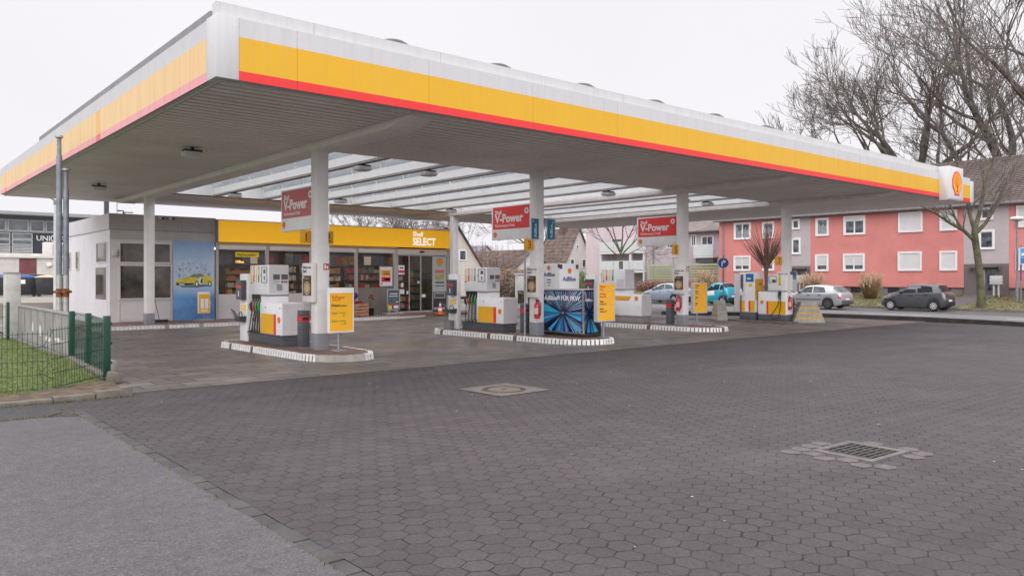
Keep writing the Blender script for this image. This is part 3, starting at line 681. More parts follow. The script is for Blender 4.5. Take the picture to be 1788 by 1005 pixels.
def pump(label, loc, rz, style=0):
    p = thing('fuel_pump', label, 'fuel pump', loc, rz, 'fuel pumps on the islands')
    b = M(); b.prism([(0, 0), (1.92, 0), (1.92, .5), (0, .5)], 0, .25); b.box(-.02, 1.95, -.03, .53, .215, .25)
    if style == 0: b.box(-.012, 1.94, -.015, .515, .15, .17)
    b.build('base', DGREY if style == 0 else mat('mauve_grey_base', (.27, .24, .25), .5, dirt=.15), p, bevel=.008)
    M().box(.73, 1.955, -.015, .515, .25, .985).build('cabinet', [PUMPW], p, bevel=.012)
    M().box(1.9575, 1.962, .0, .50, .27, .97).build('end_panel', PUMPG, p)
    M().box(.1, 1.19, 0, .5, 1.16, 1.86).build('head', PUMPW, p, bevel=.012)
    M().box(1.192, 1.197, .015, .485, 1.19, 1.84).build('head_end_panel', PUMPG, p)
    M().box(.73, 1.19, .012, .488, .985, 1.125).build('neck', PUMPW, p)
    M().box(.73, 1.195, -.004, .504, 1.125, 1.158).build('neck_band', MGREY, p)
    M().box(.1, .73, .13, .46, .25, 1.16).build('hose_bay', mat('bay_grey', (.50, .48, .47), .5, dirt=.15), p)
    hb = M()
    for k in range(4): hb.box(.125 + k * .148, .245 + k * .148, .03, .13, .93, 1.155)
    hb.build('nozzle_holder', BLACK, p, bevel=.008)
    cols = [BLACK, TRED, GREEN, GREEN] if style != 2 else [BLACK, BLACK, BLACK, BLACK]
    hs_ = M()
    for k in range(4):
        x = .185 + k * .148; nozzle(x, .06, .88, cols[k], p)
    for k in range(4):
        h = M(); x = .185 + k * .148; hose(h, x, .76, .03, .50, 0, .10 + .015 * k); h.tube([(x + .075, .04, .3), (x + .075, .06, .7), (x + .075, .1, .92)], .012, 6); h.build('hose', BLACK, p, smooth=60)
    tg = M(); sc_ = [(0, 0), (1, 1), (0, 2), (2, 3)] if style != 1 else [(3, 0), (1, 1), (0, 2), (2, 3)]
    for mi, k in sc_: tg.box(.15 + k * .148, .215 + k * .148, -.006, -.001, 1.46, 1.83, mi)
    tg.box(.155, .21, -.007, -.0005, 1.42, 1.45, 3)
    for k in range(4): tg.box(.17 + k * .148, .195 + k * .148, -.0075, -.006, 1.62, 1.8, 4)
    tg.build('fuel_grade_strips', [TYEL, TRED, GREEN, BLACK, WHITE], p)
    if style != 2:
        f = M(); f.frame(.79, 1.12, 1.44, 1.82, .018, -.014, -.001); f.box(.76, .79, -.02, -.001, 1.6, 1.64); fr = f.build('notice_frame', MGREY, p)
        i_ = M(); i_.box(.83, 1.08, -.004, -.001, 1.47, 1.79, 1); i_.box(.9, 1.03, -.006, -.004, 1.66, 1.76, 0); i_.box(.93, .99, -.006, -.004, 1.5, 1.6, 0); i_.build('notice', [SCREEN, WHITE], fr)
        d = M()
        for y in (.11, .31): d.box(1.198, 1.204, y, y + .16, 1.52, 1.64)
        d.build('price_display', SCREEN, p)
        k_ = M()
        for a in range(4):
            for c in range(4): k_.box(1.198, 1.203, .20 + a * .035, .228 + a * .035, 1.26 + c * .038, 1.29 + c * .038)
        k_.build('keypad', MGREY, p)
        g = M()
        for a in range(3): g.box(1.198, 1.203, .31 + a * .055, .35 + a * .055, 1.44, 1.49, a % 2)
        g.box(1.198, 1.202, .11, .26, 1.42, 1.5, 2); g.build('payment_stickers', [SCREEN, TRED, LGREY], p)
        s = M(); s.box(.80, 1.52, -.021, -.016, .262, .72, 0); s.box(1.52, 1.64, -.021, -.016, .262, .72, 1); s.build('yellow_panel', [YEL, RED], p)
        emblem('emblem', .07, p, (1.81, -.016, .60))
        l = M()
        for x in (1.06, 1.86): l.box(x - .012, x + .012, -.02, -.014, .85, .885)
        l.box(.99, 1.01, -.003, -.001, 1.36, 1.4); l.build('lock', BLACK, p)
    else:
        s = M(); s.prism([(.74, .80), (1.42, .80), (1.50, .92), (.74, .92)], -.021, -.016, 'y', 0); s.prism([(.74, .775), (1.40, .775), (1.42, .80), (.74, .80)], -.021, -.016, 'y', 1); s.build('yellow_stripe', [YEL, RED], p)
        emblem('emblem', .075, p, (1.72, -.016, .845))
        d = M(); d.box(.82, 1.15, -.005, -.001, 1.22, 1.5); d.build('notice', PUMPG, p)
    return p
pump('white fuel pump with yellow panel at the nearest column, its hoses black to green', (7.44, 18.67, .13), R(-90), 0)
pump('white fuel pump with yellow panel, left of the blue-wrapped AdBlue dispenser', (14.11, 18.85, .13), R(-90), 0)
pump('white fuel pump with thin yellow stripe high on its cabinet, before the pale blue hatchback', (20.55, 19.2, .13), R(-90), 2)

# service posts beside the pumps
def service_post(label, loc, bucket=True):
    p = thing('service_post', label, 'service post', loc, R(-90), 'service posts beside the pumps')
    M().box(0, .46, 0, .13, 0, 1.66).build('panel', WHITE, p, bevel=.01)
    d = M(); d.box(.09, .43, -.13, -.001, 1.02, 1.50, 0); d.box(.09, .43, -.134, -.13, 1.31, 1.37, 1); d.box(.23, .27, -.133, -.13, 1.1, 1.24, 2); d.build('towel_dispenser', [DGREY, TRED, WHITE], p, bevel=.0)
    s = M()
    for i in range(4):
        for j in range(2): s.box(.07 + i * .09, .14 + i * .09, -.003, -.0005, .74 + j * .08, .81 + j * .08)
    s.build('sticker', TYEL, p)
    c = M(); c.hexa([(.10, -.14, .48), (.42, -.14, .48), (.42, -.005, .48), (.10, -.005, .48), (.06, -.18, .56), (.45, -.18, .62), (.45, -.005, .62), (.06, -.005, .56)]); c.tube([(.1, -.1, .54), (.0, -.16, .72), (-.05, -.2, .78)], [.05, .03, .018], 8); c.tube([(.42, -.1, .6), (.36, -.1, .72), (.22, -.1, .7), (.2, -.1, .6)], .014, 6)
    c.build('watering_can', DGREY, p, smooth=45)
    if not bucket: return p
    b = M(); b.lathe([(.14, 0), (.16, .26), (.165, .27), (.15, .27), (.135, .03)], 16, (.24, -.17, .0)); b.build('bucket', MGREY, p, smooth=45)
    return p
service_post('white service post with grey towel dispenser beside the nearest fuel pump', (7.42, 19.18, .13), False)
service_post('white service post with watering can and bucket beside the second pump island', (14.03, 19.45, .13))
service_post('white service post mostly hidden behind the yellow price board by the AdBlue dispenser', (20.5, 19.85, .13))

# grey litter bins with a red band
def bin_(label, x, y, z=.13):
    p = thing('litter_bin', label, 'litter bin', (x, y, z), 0, 'grey litter bins at the columns')
    M().box(-.10, .10, -.10, .10, .04, .60).build('body', DGREY, p, bevel=.008)
    M().box(-.103, .103, -.103, .102, .60, .715).build('red_band', mat('bin_red', (.55, .03, .04), .4), p)
    M().box(-.10, .10, -.10, .10, .715, .845).build('hood', DGREY, p, bevel=.008)
    M().box(-.07, .07, -.106, -.1022, .63, .69).build('slot', BLACK, p)
    M().box(-.08, .08, -.08, .08, 0, .05).build('plinth', MGREY, p)
bin_('grey litter bin with red band against the nearest column', 7.62, 16.02)
bin_('grey litter bin with red band left of the AdBlue dispenser', 14.18, 16.05)
bin_('grey litter bin with red band at the column with the number 5', 20.5, 16.0)
bin_('tilted looking grey bin with red band behind the striped block on the right', 27.35, 15.62, .06)

# coffee poster boxes on the columns
CFB = mat('poster_box', (.72, .69, .66), .4, var=.03)
def coffee(label, x, y0, y1, z0=1.16, z1=2.01, th=.16):
    p = thing('poster_box', label, 'poster box', (x, y1, z0), R(-90), 'coffee poster boxes on the columns')
    w = y1 - y0; h = z1 - z0
    M().box(0, w, 0, th, 0, h).build('box', CFB, p, bevel=.012)
    q = M(); q.box(.06, w - .06, -.006, -.001, h * .17, h * .68, 0)
    n = 20; cx, cz = w / 2, h * .36
    for rr, mi, d in ((.29, 1, .008), (.24, 0, .010), (.205, 1, .012), (.11, 2, .014)):
        q.prism([(cx + rr * w * math.cos(2 * PI * i / n), cz + rr * w * math.sin(2 * PI * i / n)) for i in range(n)], -d, -d + .002, 'y', mi)
    q.box(.14, w - .14, -.008, -.006, h * .60, h * .615, 1); q.box(.08, .12, -.008, -.006, h * .61, h * .655, 3)
    q.build('poster', [BROWN, CREAM, mat('milk_foam', (.55, .33, .18), .5), WHITE], p)
    text('Neues von', .085, 'lettering', NAVY, p, (.06, -.002, h * .86), 'S', bold=.01); text('Shell', .085, 'lettering', NAVY, p, (.06, -.002, h * .76), 'S', bold=.01)
    for o in kids(p):
        if o.name.startswith('lettering'): o.rotation_euler = (R(90), 0, 0)
coffee('tall white coffee poster box on the nearest column, above a grey bin', 7.55, 15.44, 15.95, 1.16, 2.01, .1)
coffee('white coffee poster box on the column with the number 3', 13.95, 15.30, 15.76, 1.16, 2.01, .1)
coffee('white coffee poster box on the column with the number 5', 20.37, 15.33, 15.79, 1.16, 2.01, .1)
coffee('white coffee poster box at the pump between the striped concrete blocks', 26.62, 15.32, 15.78, 1.06, 1.92)

# fire extinguishers
def extinguisher(label, x, y, z):
    p = thing('fire_extinguisher', label, 'fire extinguisher', (x, y, z), R(-60), 'fire extinguishers on the columns')
    M().lathe([(.0, 0), (.072, 0), (.078, .02), (.078, .36), (.06, .41), (.028, .44), (.02, .47)], 14).build('cylinder', mat('extinguisher_red', (.50, .015, .03), .3, coat=.3), p, smooth=50)
    M().box(-.05, .05, -.0815, -.06, .12, .28).build('label', mat('extinguisher_label', (.6, .45, .45), .5), p)
    h = M(); h.box(-.02, .02, -.09, .03, .47, .5); h.box(-.015, .015, -.12, .0, .51, .525); h.build('handle', BLACK, p)
    h = M(); h.tube([(.03, 0, .46), (.1, 0, .42), (.105, -.02, .25), (.095, -.02, .08)], .012, 6); h.build('hose', BLACK, p, smooth=60)
    M().box(-.04, .04, .07, .1, .1, .4).build('bracket', MGREY, p)
extinguisher('red fire extinguisher between a grey bin and the AdBlue dispenser', 14.0, 15.36, .60)
extinguisher('red fire extinguisher low on the column with the number 5', 20.42, 15.62, .62)
extinguisher('red fire extinguisher at the pump beside the striped concrete block', 26.72, 15.3, .5)
def pict(label, x, y, z):
    p = thing('fire_safety_sign', label, 'sign', (x, y, z), 0, 'small red fire signs')
    m = M(); m.box(-.065, .065, -.004, 0, -.07, .07, 0); m.box(-.045, -.005, -.006, -.004, -.045, .045, 1); m.box(.012, .045, -.006, -.004, -.045, .02, 1); m.box(-.05, .05, -.0055, -.004, -.004, .004, 0); m.build('plate', [mat('sign_dark_red', (.42, .03, .05), .4), WHITE], p)
pict('small red extinguisher sign on the nearest column', 7.88, 15.458, 1.93)
pict('small red extinguisher sign on the column with the number 5', 20.70, 15.458, 1.98)
pict('small red extinguisher sign below the coffee poster box of the AdBlue column', 14.1, 15.458, 1.03)

# ------------------------------------------------------------------ AdBlue dispenser
ab = thing('adblue_dispenser', 'AdBlue dispenser with white head over a blue light-streak wrap', 'dispenser', (14.59, 15.89, .13), R(-90))
M().box(0, 1.67, 0, .68, 0, .09).build('base', BLACK, ab, bevel=.01)
M().box(0, 1.67, 0, .68, .09, 1.24).build('cabinet', mat('wrap_blue_black', (.006, .012, .06), .25, var=.5, sc=2.5, coat=.3), ab, bevel=.004)
def streaks(m, ox, oz, x0, x1, z0, z1, mp, n=46, seed=3):
    rn = random.Random(seed)
    for k in range(n):
        a = rn.uniform(0, 2 * PI); r0 = rn.uniform(.03, .22); wide = rn.random() < .45 and math.sin(a) < .2; wd = rn.uniform(.04, .13) if wide else rn.uniform(.004, .014)
        far = 3.0
        dx, dz = math.cos(a), math.sin(a)
        for lim, c, d in ((x0, ox, dx), (x1, ox, dx), (z0, oz, dz), (z1, oz, dz)):
            if abs(d) > 1e-6:
                q = (lim - c) / d
                if q > 0: far = min(far, q)
        far *= .985
        if far < r0 + .03: continue
        px, pz = -dz, dx; wl = wd * min(1, far)
        def cl(x, z): return (min(max(x, x0), x1), min(max(z, z0), z1))
        q = [(ox + dx * r0, oz + dz * r0), cl(ox + dx * far + px * wl, oz + dz * far + pz * wl), cl(ox + dx * far - px * wl, oz + dz * far - pz * wl)]
        mi = rn.choice((0, 0, 0, 0, 1)) if wide else rn.choice((2, 2, 1, 4, 2))
        if wide and rn.random() < .3: mi = 5
        dd = .003 + .00005 * k
        m.add([mp(x, z, dd) for x, z in q], [(0, 1, 2)], mi)
WB = [mat('streak_blue', (.01, .22, .52), .25), mat('streak_cyan', (.06, .42, .68), .25), mat('streak_pale', (.35, .55, .75), .25), mat('streak_violet', (.10, .06, .30), .25), mat('streak_pink', (.55, .22, .45), .25), mat('streak_dark', (.008, .02, .09), .25)]
m = M(); streaks(m, .92, .62, .02, 1.63, .11, 1.20, lambda x, z, d: (x, -d, z), 150, 5); m.face([(.92 + .07 * math.cos(k * .785) * (1 if k % 2 else .4), -.0115, .62 + .05 * math.sin(k * .785) * (1 if k % 2 else .4)) for k in range(8)], 4); m.build('front_wrap', WB, ab, recalc=False)
m = M(); streaks(m, .22, .62, .02, .66, .11, 1.20, lambda x, z, d: (1.67 + d, x, z), 90, 8); m.build('end_wrap', WB, ab, recalc=False)
m = M(); m.frame(0, 1.67, .09, 1.24, .02, -.012, -.0005); m.box(1.6705, 1.682, -.012, .03, .09, 1.24); m.build('edge_trim', ALU, ab)
text('AdBlue® FÜR PKW', .165, 'lettering', WHITE, ab, (.2, -.014, .955), 'S', bold=.035)
for o in kids(ab):
    if o.name.startswith('lettering'): o.rotation_euler = (R(90), 0, 0)
o = text('AdBlue', .10, 'lettering', WHITE, ab, (1.684, .05, .94), 'S', bold=.02); o.rotation_euler = (R(90), 0, R(90))
M().box(0, .78, 0, .76, 1.26, 1.95).build('head', PUMPW, ab, bevel=.012)
M().box(-.01, 1.69, -.01, .72, 1.24, 1.262).build('top_plate', PUMPG, ab)
emblem('emblem', .062, ab, (.36, -.001, 1.83))
o = emblem('emblem', .07, ab, (.781, .38, 1.75)); o.rotation_euler = (0, 0, R(90))
o = text('AdBlue', .15, 'lettering', NAVY, ab, (.16, -.002, 1.60), 'S', bold=.02); o.rotation_euler = (R(90), 0, 0)
o = text('AdBlue', .17, 'lettering', NAVY, ab, (.783, .12, 1.47), 'S', bold=.02); o.rotation_euler = (R(90), 0, R(90))
m = M(); m.box(.28, .44, -.005, -.001, 1.49, 1.52); m.box(.28, .44, -.005, -.001, 1.42, 1.445); m.box(.33, .39, -.005, -.001, 1.34, 1.37); m.box(.02, .05, -.005, -.001, 1.4, 1.5); m.build('small_print', SCREEN, ab)
m = M()
for x, y in ((.0, 0), (.70, 0)): m.box(x + .01, x + .1, -.005, -.001, 1.83, 1.93)
m.box(.781, .786, .0, .1, 1.80, 1.92); m.box(.781, .786, .62, .72, 1.80, 1.92); m.build('pictogram', mat('pictogram_brown', (.10, .06, .09), .5, var=.3, sc=30), ab)
nz = M(); nz.tube([(.05, -.02, 1.12), (.06, -.07, 1.0), (.05, -.06, .84)], [.02, .035, .03], 8); nz.box(.0, .11, -.06, -.01, 1.0, 1.13); nz.build('nozzle', BLACK, ab, smooth=45)
h = M(); h.tube([(.05, -.06, .84), (.0, -.1, .6), (-.06, -.12, .3), (-.05, -.1, .08), (.02, -.06, .02)], .018, 8); h.build('hose', BLACK, ab, smooth=60)

# ------------------------------------------------------------------ end island: card unit and diesel pump
cu_ = thing('payment_pump', 'tall white pump unit with blue label and yellow side box by the left striped block', 'fuel pump', (26.45, 17.28, .06), R(-90))
M().box(0, .68, 0, .5, 0, .30).build('base', DGREY, cu_, bevel=.01)
M().box(0, .68, 0, .5, .30, 1.84).build('cabinet', PUMPW, cu_, bevel=.012)
m = M(); m.box(.0, .24, -.006, -.001, .32, .74, 0); m.box(.24, .4, -.006, -.001, .32, .74, 3); m.box(.40, .48, -.006, -.001, .32, .74, 1); m.box(.48, .67, -.006, -.001, .32, .74, 0); m.build('yellow_panel', [YEL, RED, WHITE, PUMPW], cu_)
m = M(); m.box(.28, .62, -.008, -.001, 1.47, 1.78, 0); m.box(.34, .5, -.01, -.008, 1.56, 1.62, 1); m.build('blue_label', [mat('label_blue', (.02, .16, .42), .4), WHITE], cu_)
m = M(); m.box(.06, .1, -.03, -.001, 1.1, 1.75); m.box(.13, .16, -.03, -.001, 1.1, 1.75); m.box(.05, .09, -.03, -.001, .3, .95); m.build('guide_rail', SCREEN, cu_)
m = M(); m.box(.40, .56, -.006, -.001, 1.28, 1.40); m.build('notice', TYEL, cu_)
nz = M(); nz.tube([(.1, -.04, 1.18), (.12, -.1, 1.1), (.1, -.09, .96)], [.03, .05, .03], 8); nz.build('nozzle', WHITE, cu_, smooth=45)
m = M(); m.box(.685, .72, .0, .5, .78, 1.58, 0); m.box(.721, .724, .12, .18, 1.08, 1.14, 1); m.box(.721, .724, .2, .4, 1.36, 1.4, 1); m.build('side_box', [mat('mustard_box', (.62, .36, .02), .45, var=.08), INK], cu_)
m = M(); m.box(-.28, -.02, .05, .45, .3, 1.78); m.build('back_cover', PUMPG, cu_, bevel=.01)
dp = thing('fuel_pump', 'white fuel pump with one black hose between the striped concrete blocks', 'fuel pump', (26.5, 16.5, .06), R(-90), 'fuel pumps on the islands')
M().box(0, 1.16, 0, .5, 0, .24).build('base', DGREY, dp, bevel=.01)
M().box(0, 1.16, 0, .5, .24, 1.10).build('cabinet', PUMPW, dp, bevel=.012)
M().box(.42, 1.16, .0, .5, 1.10, 1.74).build('head', PUMPW, dp, bevel=.012)
M().box(.415, 1.165, -.006, .506, 1.10, 1.14).build('neck_band', MGREY, dp)
m = M(); m.box(.36, .44, -.006, -.001, .26, .74, 1); m.box(.44, 1.15, -.006, -.001, .26, .74, 0); m.build('yellow_panel', [YEL, RED], dp)
emblem('emblem', .07, dp, (.17, -.002, .70))
m = M(); m.frame(.46, .78, 1.44, 1.70, .015, -.012, -.001); m.box(.6, .74, -.01, -.002, 1.46, 1.56); m.build('notice_frame', SCREEN, dp)
m = M(); m.box(.86, .96, -.006, -.001, 1.34, 1.72, 0); m.box(.87, .95, -.008, -.001, 1.36, 1.39, 1); m.build('fuel_grade_strips', [TYEL, BLACK], dp)
nozzle(.92, -.0, .98, BLACK, dp)
h = M(); h.tube([(.92, -.05, .84), (.9, -.09, .6), (.72, -.1, .34), (.6, -.09, .22), (.66, -.08, .1), (.9, -.07, .12), (.97, -.05, .5), (.97, -.03, 1.0)], .014, 8); h.build('hose', BLACK, dp, smooth=60)
m = M(); m.box(.87, .98, -.05, -.001, .98, 1.14); m.build('nozzle_holder', BLACK, dp, bevel=.006)
bs = thing('info_sign', 'small blue photo sign beside the coffee poster box on the end island', 'sign', (26.96, 15.43, 1.62), 0)
M().box(-.0, .42, 0, .02, 0, .3).build('plate', mat('photo_blue', (.05, .16, .28), .4, var=.6, sc=7), bs)
m = M(); m.box(.13, .2, -.006, .014, -.42, -.02); m.build('sticker_plate', LGREY, bs)

# striped concrete crash blocks
def crash_block(label, loc, rz, w, w2, h, d):
    p = thing('crash_block', label, 'concrete block', loc, rz, 'stepped concrete crash blocks')
    m = M(); n = 4
    for k in range(n):
        a = k / n; b = (k + 1) / n
        wa = w * (1 - a) + w2 * a; wb = w * (1 - b) + w2 * b - .02
        z0, z1 = h * a, h * b; dd = d * (1 - .12 * a)
        m.hexa([(-wa / 2, -dd / 2, z0), (wa / 2, -dd / 2, z0), (wa / 2, dd / 2, z0), (-wa / 2, dd / 2, z0), (-wb / 2 - .03, -dd / 2 + .03, z1), (wb / 2 + .03, -dd / 2 + .03, z1), (wb / 2 + .03, dd / 2 - .03, z1), (-wb / 2 - .03, dd / 2 - .03, z1)])
    m.build('block', CONC, p, bevel=.012)
    s = M(); YS = mat('worn_yellow_stripe', (.62, .38, .03), .6, var=.2, sc=9, dirt=.3)
    for k in range(1, n):
        a = k / n; wa = w * (1 - a) + w2 * a; z0 = h * a
        dd = d * (1 - .12 * (k - 1) / n) - .06 + .012
        s.box(-wa / 2 - .005, wa / 2 + .005, -dd / 2 - .004, dd / 2 + .004, z0 - .05, z0 + .004)
    s.build('yellow_stripe', YS, p)
    return p
crash_block('stepped concrete crash block with yellow stripes at the right end of the pumps', (27.35, 14.95, 0), R(-42), 1.18, .52, .80, .5)
crash_block('stepped concrete crash block with yellow stripes left of the card pump', (26.3, 18.1, 0), R(52), .95, .42, .78, .42)
# ------------------------------------------------------------------ signs on the columns
def vpower(label, x, faded=False):
    p = thing('fuel_sign', label, 'sign', (x, 17.48, 2.77), R(-90), 'red fuel signs on the columns')
    M().box(0, 1.72, -.05, .05, 0, .965).build('sign_box', WHITE, p, bevel=.008)
    M().box(.06, 1.71, -.056, -.051, .30, .93).build('red_panel', REDF if faded else REDB, p)
    for s, sz, lx, lz, b in (('Shell', .155, .17, .735, .02), ('V-Power', .335, .17, .49, .03), ('Performance Fuels', .115, .17, .365, .004)):
        o = text(s, sz, 'lettering', WHITE, p, (lx, -.0585, lz), 'S', bold=b); o.rotation_euler = (R(90), 0, 0)
    m = M(); n = 20; cx, cz = 1.53, .77
    a = [(cx + .085 * math.cos(2 * PI * i / n), -.060, cz + .085 * math.sin(2 * PI * i / n)) for i in range(n)]
    c = [(cx + .038 * math.cos(2 * PI * i / n), -.060, cz + .038 * math.sin(2 * PI * i / n)) for i in range(n)]
    m.add(a + c, [(i, (i + 1) % n, n + (i + 1) % n, n + i) for i in range(n)]); m.build('ring_mark', WHITE, p)
    emblem('emblem', .075, p, (.15, -.051, .155))
    M().box(1.60, 1.70, -.02, .02, .4, .5).build('bracket', MGREY, p)
vpower('faded red V-Power sign above pumps 1 and 2', 7.8, True)
vpower('bright red V-Power sign beside the two teal AdBlue signs', 14.2)
vpower('bright red V-Power sign above the number 5', 20.62)
NUMR = mat('number_red', (.42, .03, .02), .5)
NUMY = mat('number_yellow', (.72, .38, .02), .45, var=.05)
def number(label, s, x0, x1, y, z0, z1):
    p = thing('pump_number_sign', label, 'sign', (x0, y, z0), 0, 'yellow pump number signs')
    w, h = x1 - x0, z1 - z0
    M().box(0, w, 0, .05, 0, h).build('plate', NUMY, p, bevel=.006)
    text(s, h * .95, 'lettering', NUMR, p, (w * .5, -.003, h * .17), 'S', 'CENTER', bold=.012)
number('yellow sign with a dark red 1', '1', 7.47, 7.73, 15.85, 2.45, 2.72)
number('yellow sign with a dark red 2', '2', 8.0, 8.26, 15.85, 2.45, 2.73)
number('yellow sign with a dark red 3', '3', 13.62, 13.93, 15.42, 2.42, 2.73)
number('yellow sign with a dark red 5', '5', 19.93, 20.22, 15.45, 2.42, 2.75)
number('yellow sign with a dark red 7', '7', 26.12, 26.52, 15.5, 2.15, 2.48)
def teal(label, x0, x1, n_, y=15.4):
    p = thing('adblue_sign', label, 'sign', (x0, y, 2.72), 0, 'teal AdBlue signs')
    w = x1 - x0
    m = M(); m.box(0, w, 0, .03, 0, .56, 1); m.box(.012, w - .012, -.004, 0, .012, .548, 0); m.build('plate', [TEAL, mat('teal_edge', (.3, .5, .6), .4)], p)
    o = text('AdBlue', .125, 'lettering', mat('pale_lettering', (.55, .7, .78), .5), p, (w * .66, -.006, .05), 'S', bold=.012); o.rotation_euler = (R(90), R(-90), 0)
    text(n_, .1, 'number_lettering', mat('pale_number', (.45, .6, .7), .5), p, (w * (.12 if n_ == '9' else .55), -.006, .44), 'S')
teal('teal AdBlue sign on the left face of its column', 13.83, 14.10, '9')
teal('teal AdBlue sign sticking out to the right of its column', 14.40, 14.70, '10')
tp = tag(M().cyl((13.86, 15.7, .13), (13.86, 15.7, 2.44), .028, n=10).build('sign_post', STEEL, smooth=40), 'thin metal post under the yellow number 3', 'post')

# ------------------------------------------------------------------ price boards
def board(label, x, y, x0, x1, z0, z1, kind, th=.05, zb=.13):
    p = thing('price_board', label, 'price board', (x, y, zb), 0, 'yellow price boards')
    a, b = x0 - x, x1 - x; c, d = z0 - zb, z1 - zb
    M().cyl((0, .05, .01), (0, .05, c + .2), .032, n=12).build('post', STEEL, p, smooth=40)
    M().lathe([(.0, 0), (.17, 0), (.17, .012), (.06, .025)], 24, (0, .05, 0)).build('foot_plate', STEEL, p)
    M().box(a, b, -th, .02, c, d).build('frame', WHITE if kind == 1 else LGREY, p, bevel=.008)
    w, h = b - a, d - c
    if kind == 1:
        M().box(a + .035, b - .035, -th - .005, -th - .001, c + .035, d - .11).build('yellow_panel', YELB, p)
        for s, sz, fx, fz, mm, bo in (('V-Power', .085, .13, .76, INKR, .006), ('Racing 100', .04, .17, .72, INKR, 0), ('Diesel', .075, .11, .585, INK, .02), ('FuelSave', .048, .44, .585, INK, .01), ('Super', .07, .11, .42, INKG, 0), ('FuelSave', .045, .42, .425, INKG, 0), ('95', .06, .54, .36, INKG, 0), ('Super', .07, .11, .245, INKG, 0), ('FuelSave', .045, .42, .25, INKG, 0), ('E 10', .06, .5, .185, INKG, 0)):
            text(s, sz, 'lettering', mm, p, (a + w * fx, -th - .007, c + h * fz), bold=bo)
    else:
        m = M(); n = 5 if kind == 2 else 5; q = (h - .06) / n
        for k in range(n): m.box(a + .045, b - .04, -th - .005, -th - .001, c + .03 + k * q + .008, c + .03 + (k + 1) * q - .003)
        m.build('yellow_panel', YELB, p)
        rows = (('Super', 'FuelSave E10'), ('Super', 'FuelSave 95'), ('V-Power', 'Racing 100'), ('V-Power', 'Diesel')) if kind == 2 else (('Super', 'E10'), ('Super', '95'), ('Diesel', 'FuelSave'), ('V-Power', 'Racing'))
        for k, (s1, s2) in enumerate(rows):
            z = c + .03 + (k + 1) * q; mm = INKR if k > 1 and kind == 2 else INK
            text(s1, .062, 'lettering', mm, p, (a + .08, -th - .007, z + q * .52), bold=.02); text(s2, .05, 'lettering', mm, p, (a + .08, -th - .007, z + q * .18), bold=.01)
board('yellow price board on a post before the nearest column, on the nearest island', 7.97, 15.02, 7.68, 8.29, .52, 1.48, 1)
board('yellow five-row price board overlapping the right edge of the AdBlue dispenser', 15.12, 13.95, 14.72, 15.40, .54, 1.56, 2, .12)
board('narrow yellow price board beside the column with the number 5', 21.6, 15.7, 21.22, 21.98, .50, 1.53, 3, .1)
# ------------------------------------------------------------------ the shop
YS = 30.0; ZP = .10
plat = M(); plat.prism([(5.6, 27.15), (16.4, 27.15), (17.3, 27.35), (18.3, 27.8), (19.2, 28.3), (22.4, 28.5), (22.4, 30.2), (5.6, 30.2)], -.02, ZP)
pt = tag(plat.build('shop_platform', PATIO), 'low paved step in front of the shop', 'step')
k = M(); P0 = [(5.6, 27.14), (16.4, 27.14), (17.3, 27.34), (18.3, 27.79), (19.2, 28.29)]
for (ax, ay), (bx, by) in zip(P0, P0[1:]):
    n = max(1, round(math.hypot(bx - ax, by - ay) / .125))
    for i in range(n):
        x0, y0 = ax + (bx - ax) * i / n, ay + (by - ay) * i / n; x1, y1 = ax + (bx - ax) * (i + .9) / n, ay + (by - ay) * (i + .9) / n
        h = (.115 if ax < 16 else .115 - .05 * ((x0 - 16.4) / 2.8)) + random.uniform(-.003, .003)
        k.hexa([(x0, y0, -.02), (x1, y1, -.02), (x1, y1 + .14, -.02), (x0, y0 + .14, -.02), (x0, y0 + .012, h), (x1, y1 + .012, h), (x1, y1 + .14, h), (x0, y0 + .14, h)], 0 if random.random() < .93 else 1)
ko = k.build('kerb_stones', [mat('shop_kerb_white', (.66, .65, .64), .6, var=.1, sc=8, dirt=.25), mat('shop_kerb_grimy', (.3, .28, .27), .7, var=.2)], pt)

shop = thing('shop_building', 'low pale shop with a long yellow sign above its windows', 'shop', (6.97, YS, 0))
def sp_(m, name, mats, par=None, **k):
    o = m.build(name, mats, par or shop, **k)
    if par is None: o.location = (-6.97, -YS, 0)
    return o
WL = mat('shop_wall', (.56, .53, .54), .5, var=.03, sc=1.5, dirt=.08)
WLW = mat('shop_side_wall', (.70, .68, .71), .5, var=.03, sc=1.2, dirt=.10)
PAR = mat('shop_parapet', (.33, .31, .305), .5, var=.04, dirt=.06)
FRM = mat('shop_frame', (.58, .55, .55), .4, var=.03, dirt=.05)
DG = mat('dark_window_pane', (.10, .085, .07), .06, var=.55, sc=1.1)
SG = glassmat('shop_glass', (.90, .90, .90), .03)
m = M(); m.box(6.972, 10.62, YS, 37.2, 0, 3.38); sp_(m, 'left_wall', WL)
m = M()
for a, b in zip((30.0, 31.3, 32.6, 33.9, 35.2, 36.4), (31.3, 32.6, 33.9, 35.2, 36.4, 37.2)): m.box(6.96, 6.972, a + .004, b - .004, 0, 3.38)
sp_(m, 'side_cladding', WLW)
m = M()
for a, b in ((6.93, 8.2), (8.2, 9.42), (9.42, 10.655)): m.box(a + .003, b - .003, YS - .05, YS, 3.40, 3.96)
m.box(6.94, 22.02, YS, 37.3, 3.38, 3.93); sp_(m, 'parapet', PAR)
sp_(M().box(6.925, 6.938, YS - .05, 37.3, 3.40, 3.96), 'side_parapet', mat('side_parapet', (.60, .58, .60), .5, var=.03, dirt=.06))
m = M()
for a, b in ((6.98, 9.1), (9.12, 9.98), (10.0, 10.64)): m.box(a, b, YS - .014, YS - .002, 3.05, 3.37)
sp_(m, 'cladding_band', mat('grey_cladding', (.40, .38, .375), .5, var=.04, dirt=.06))
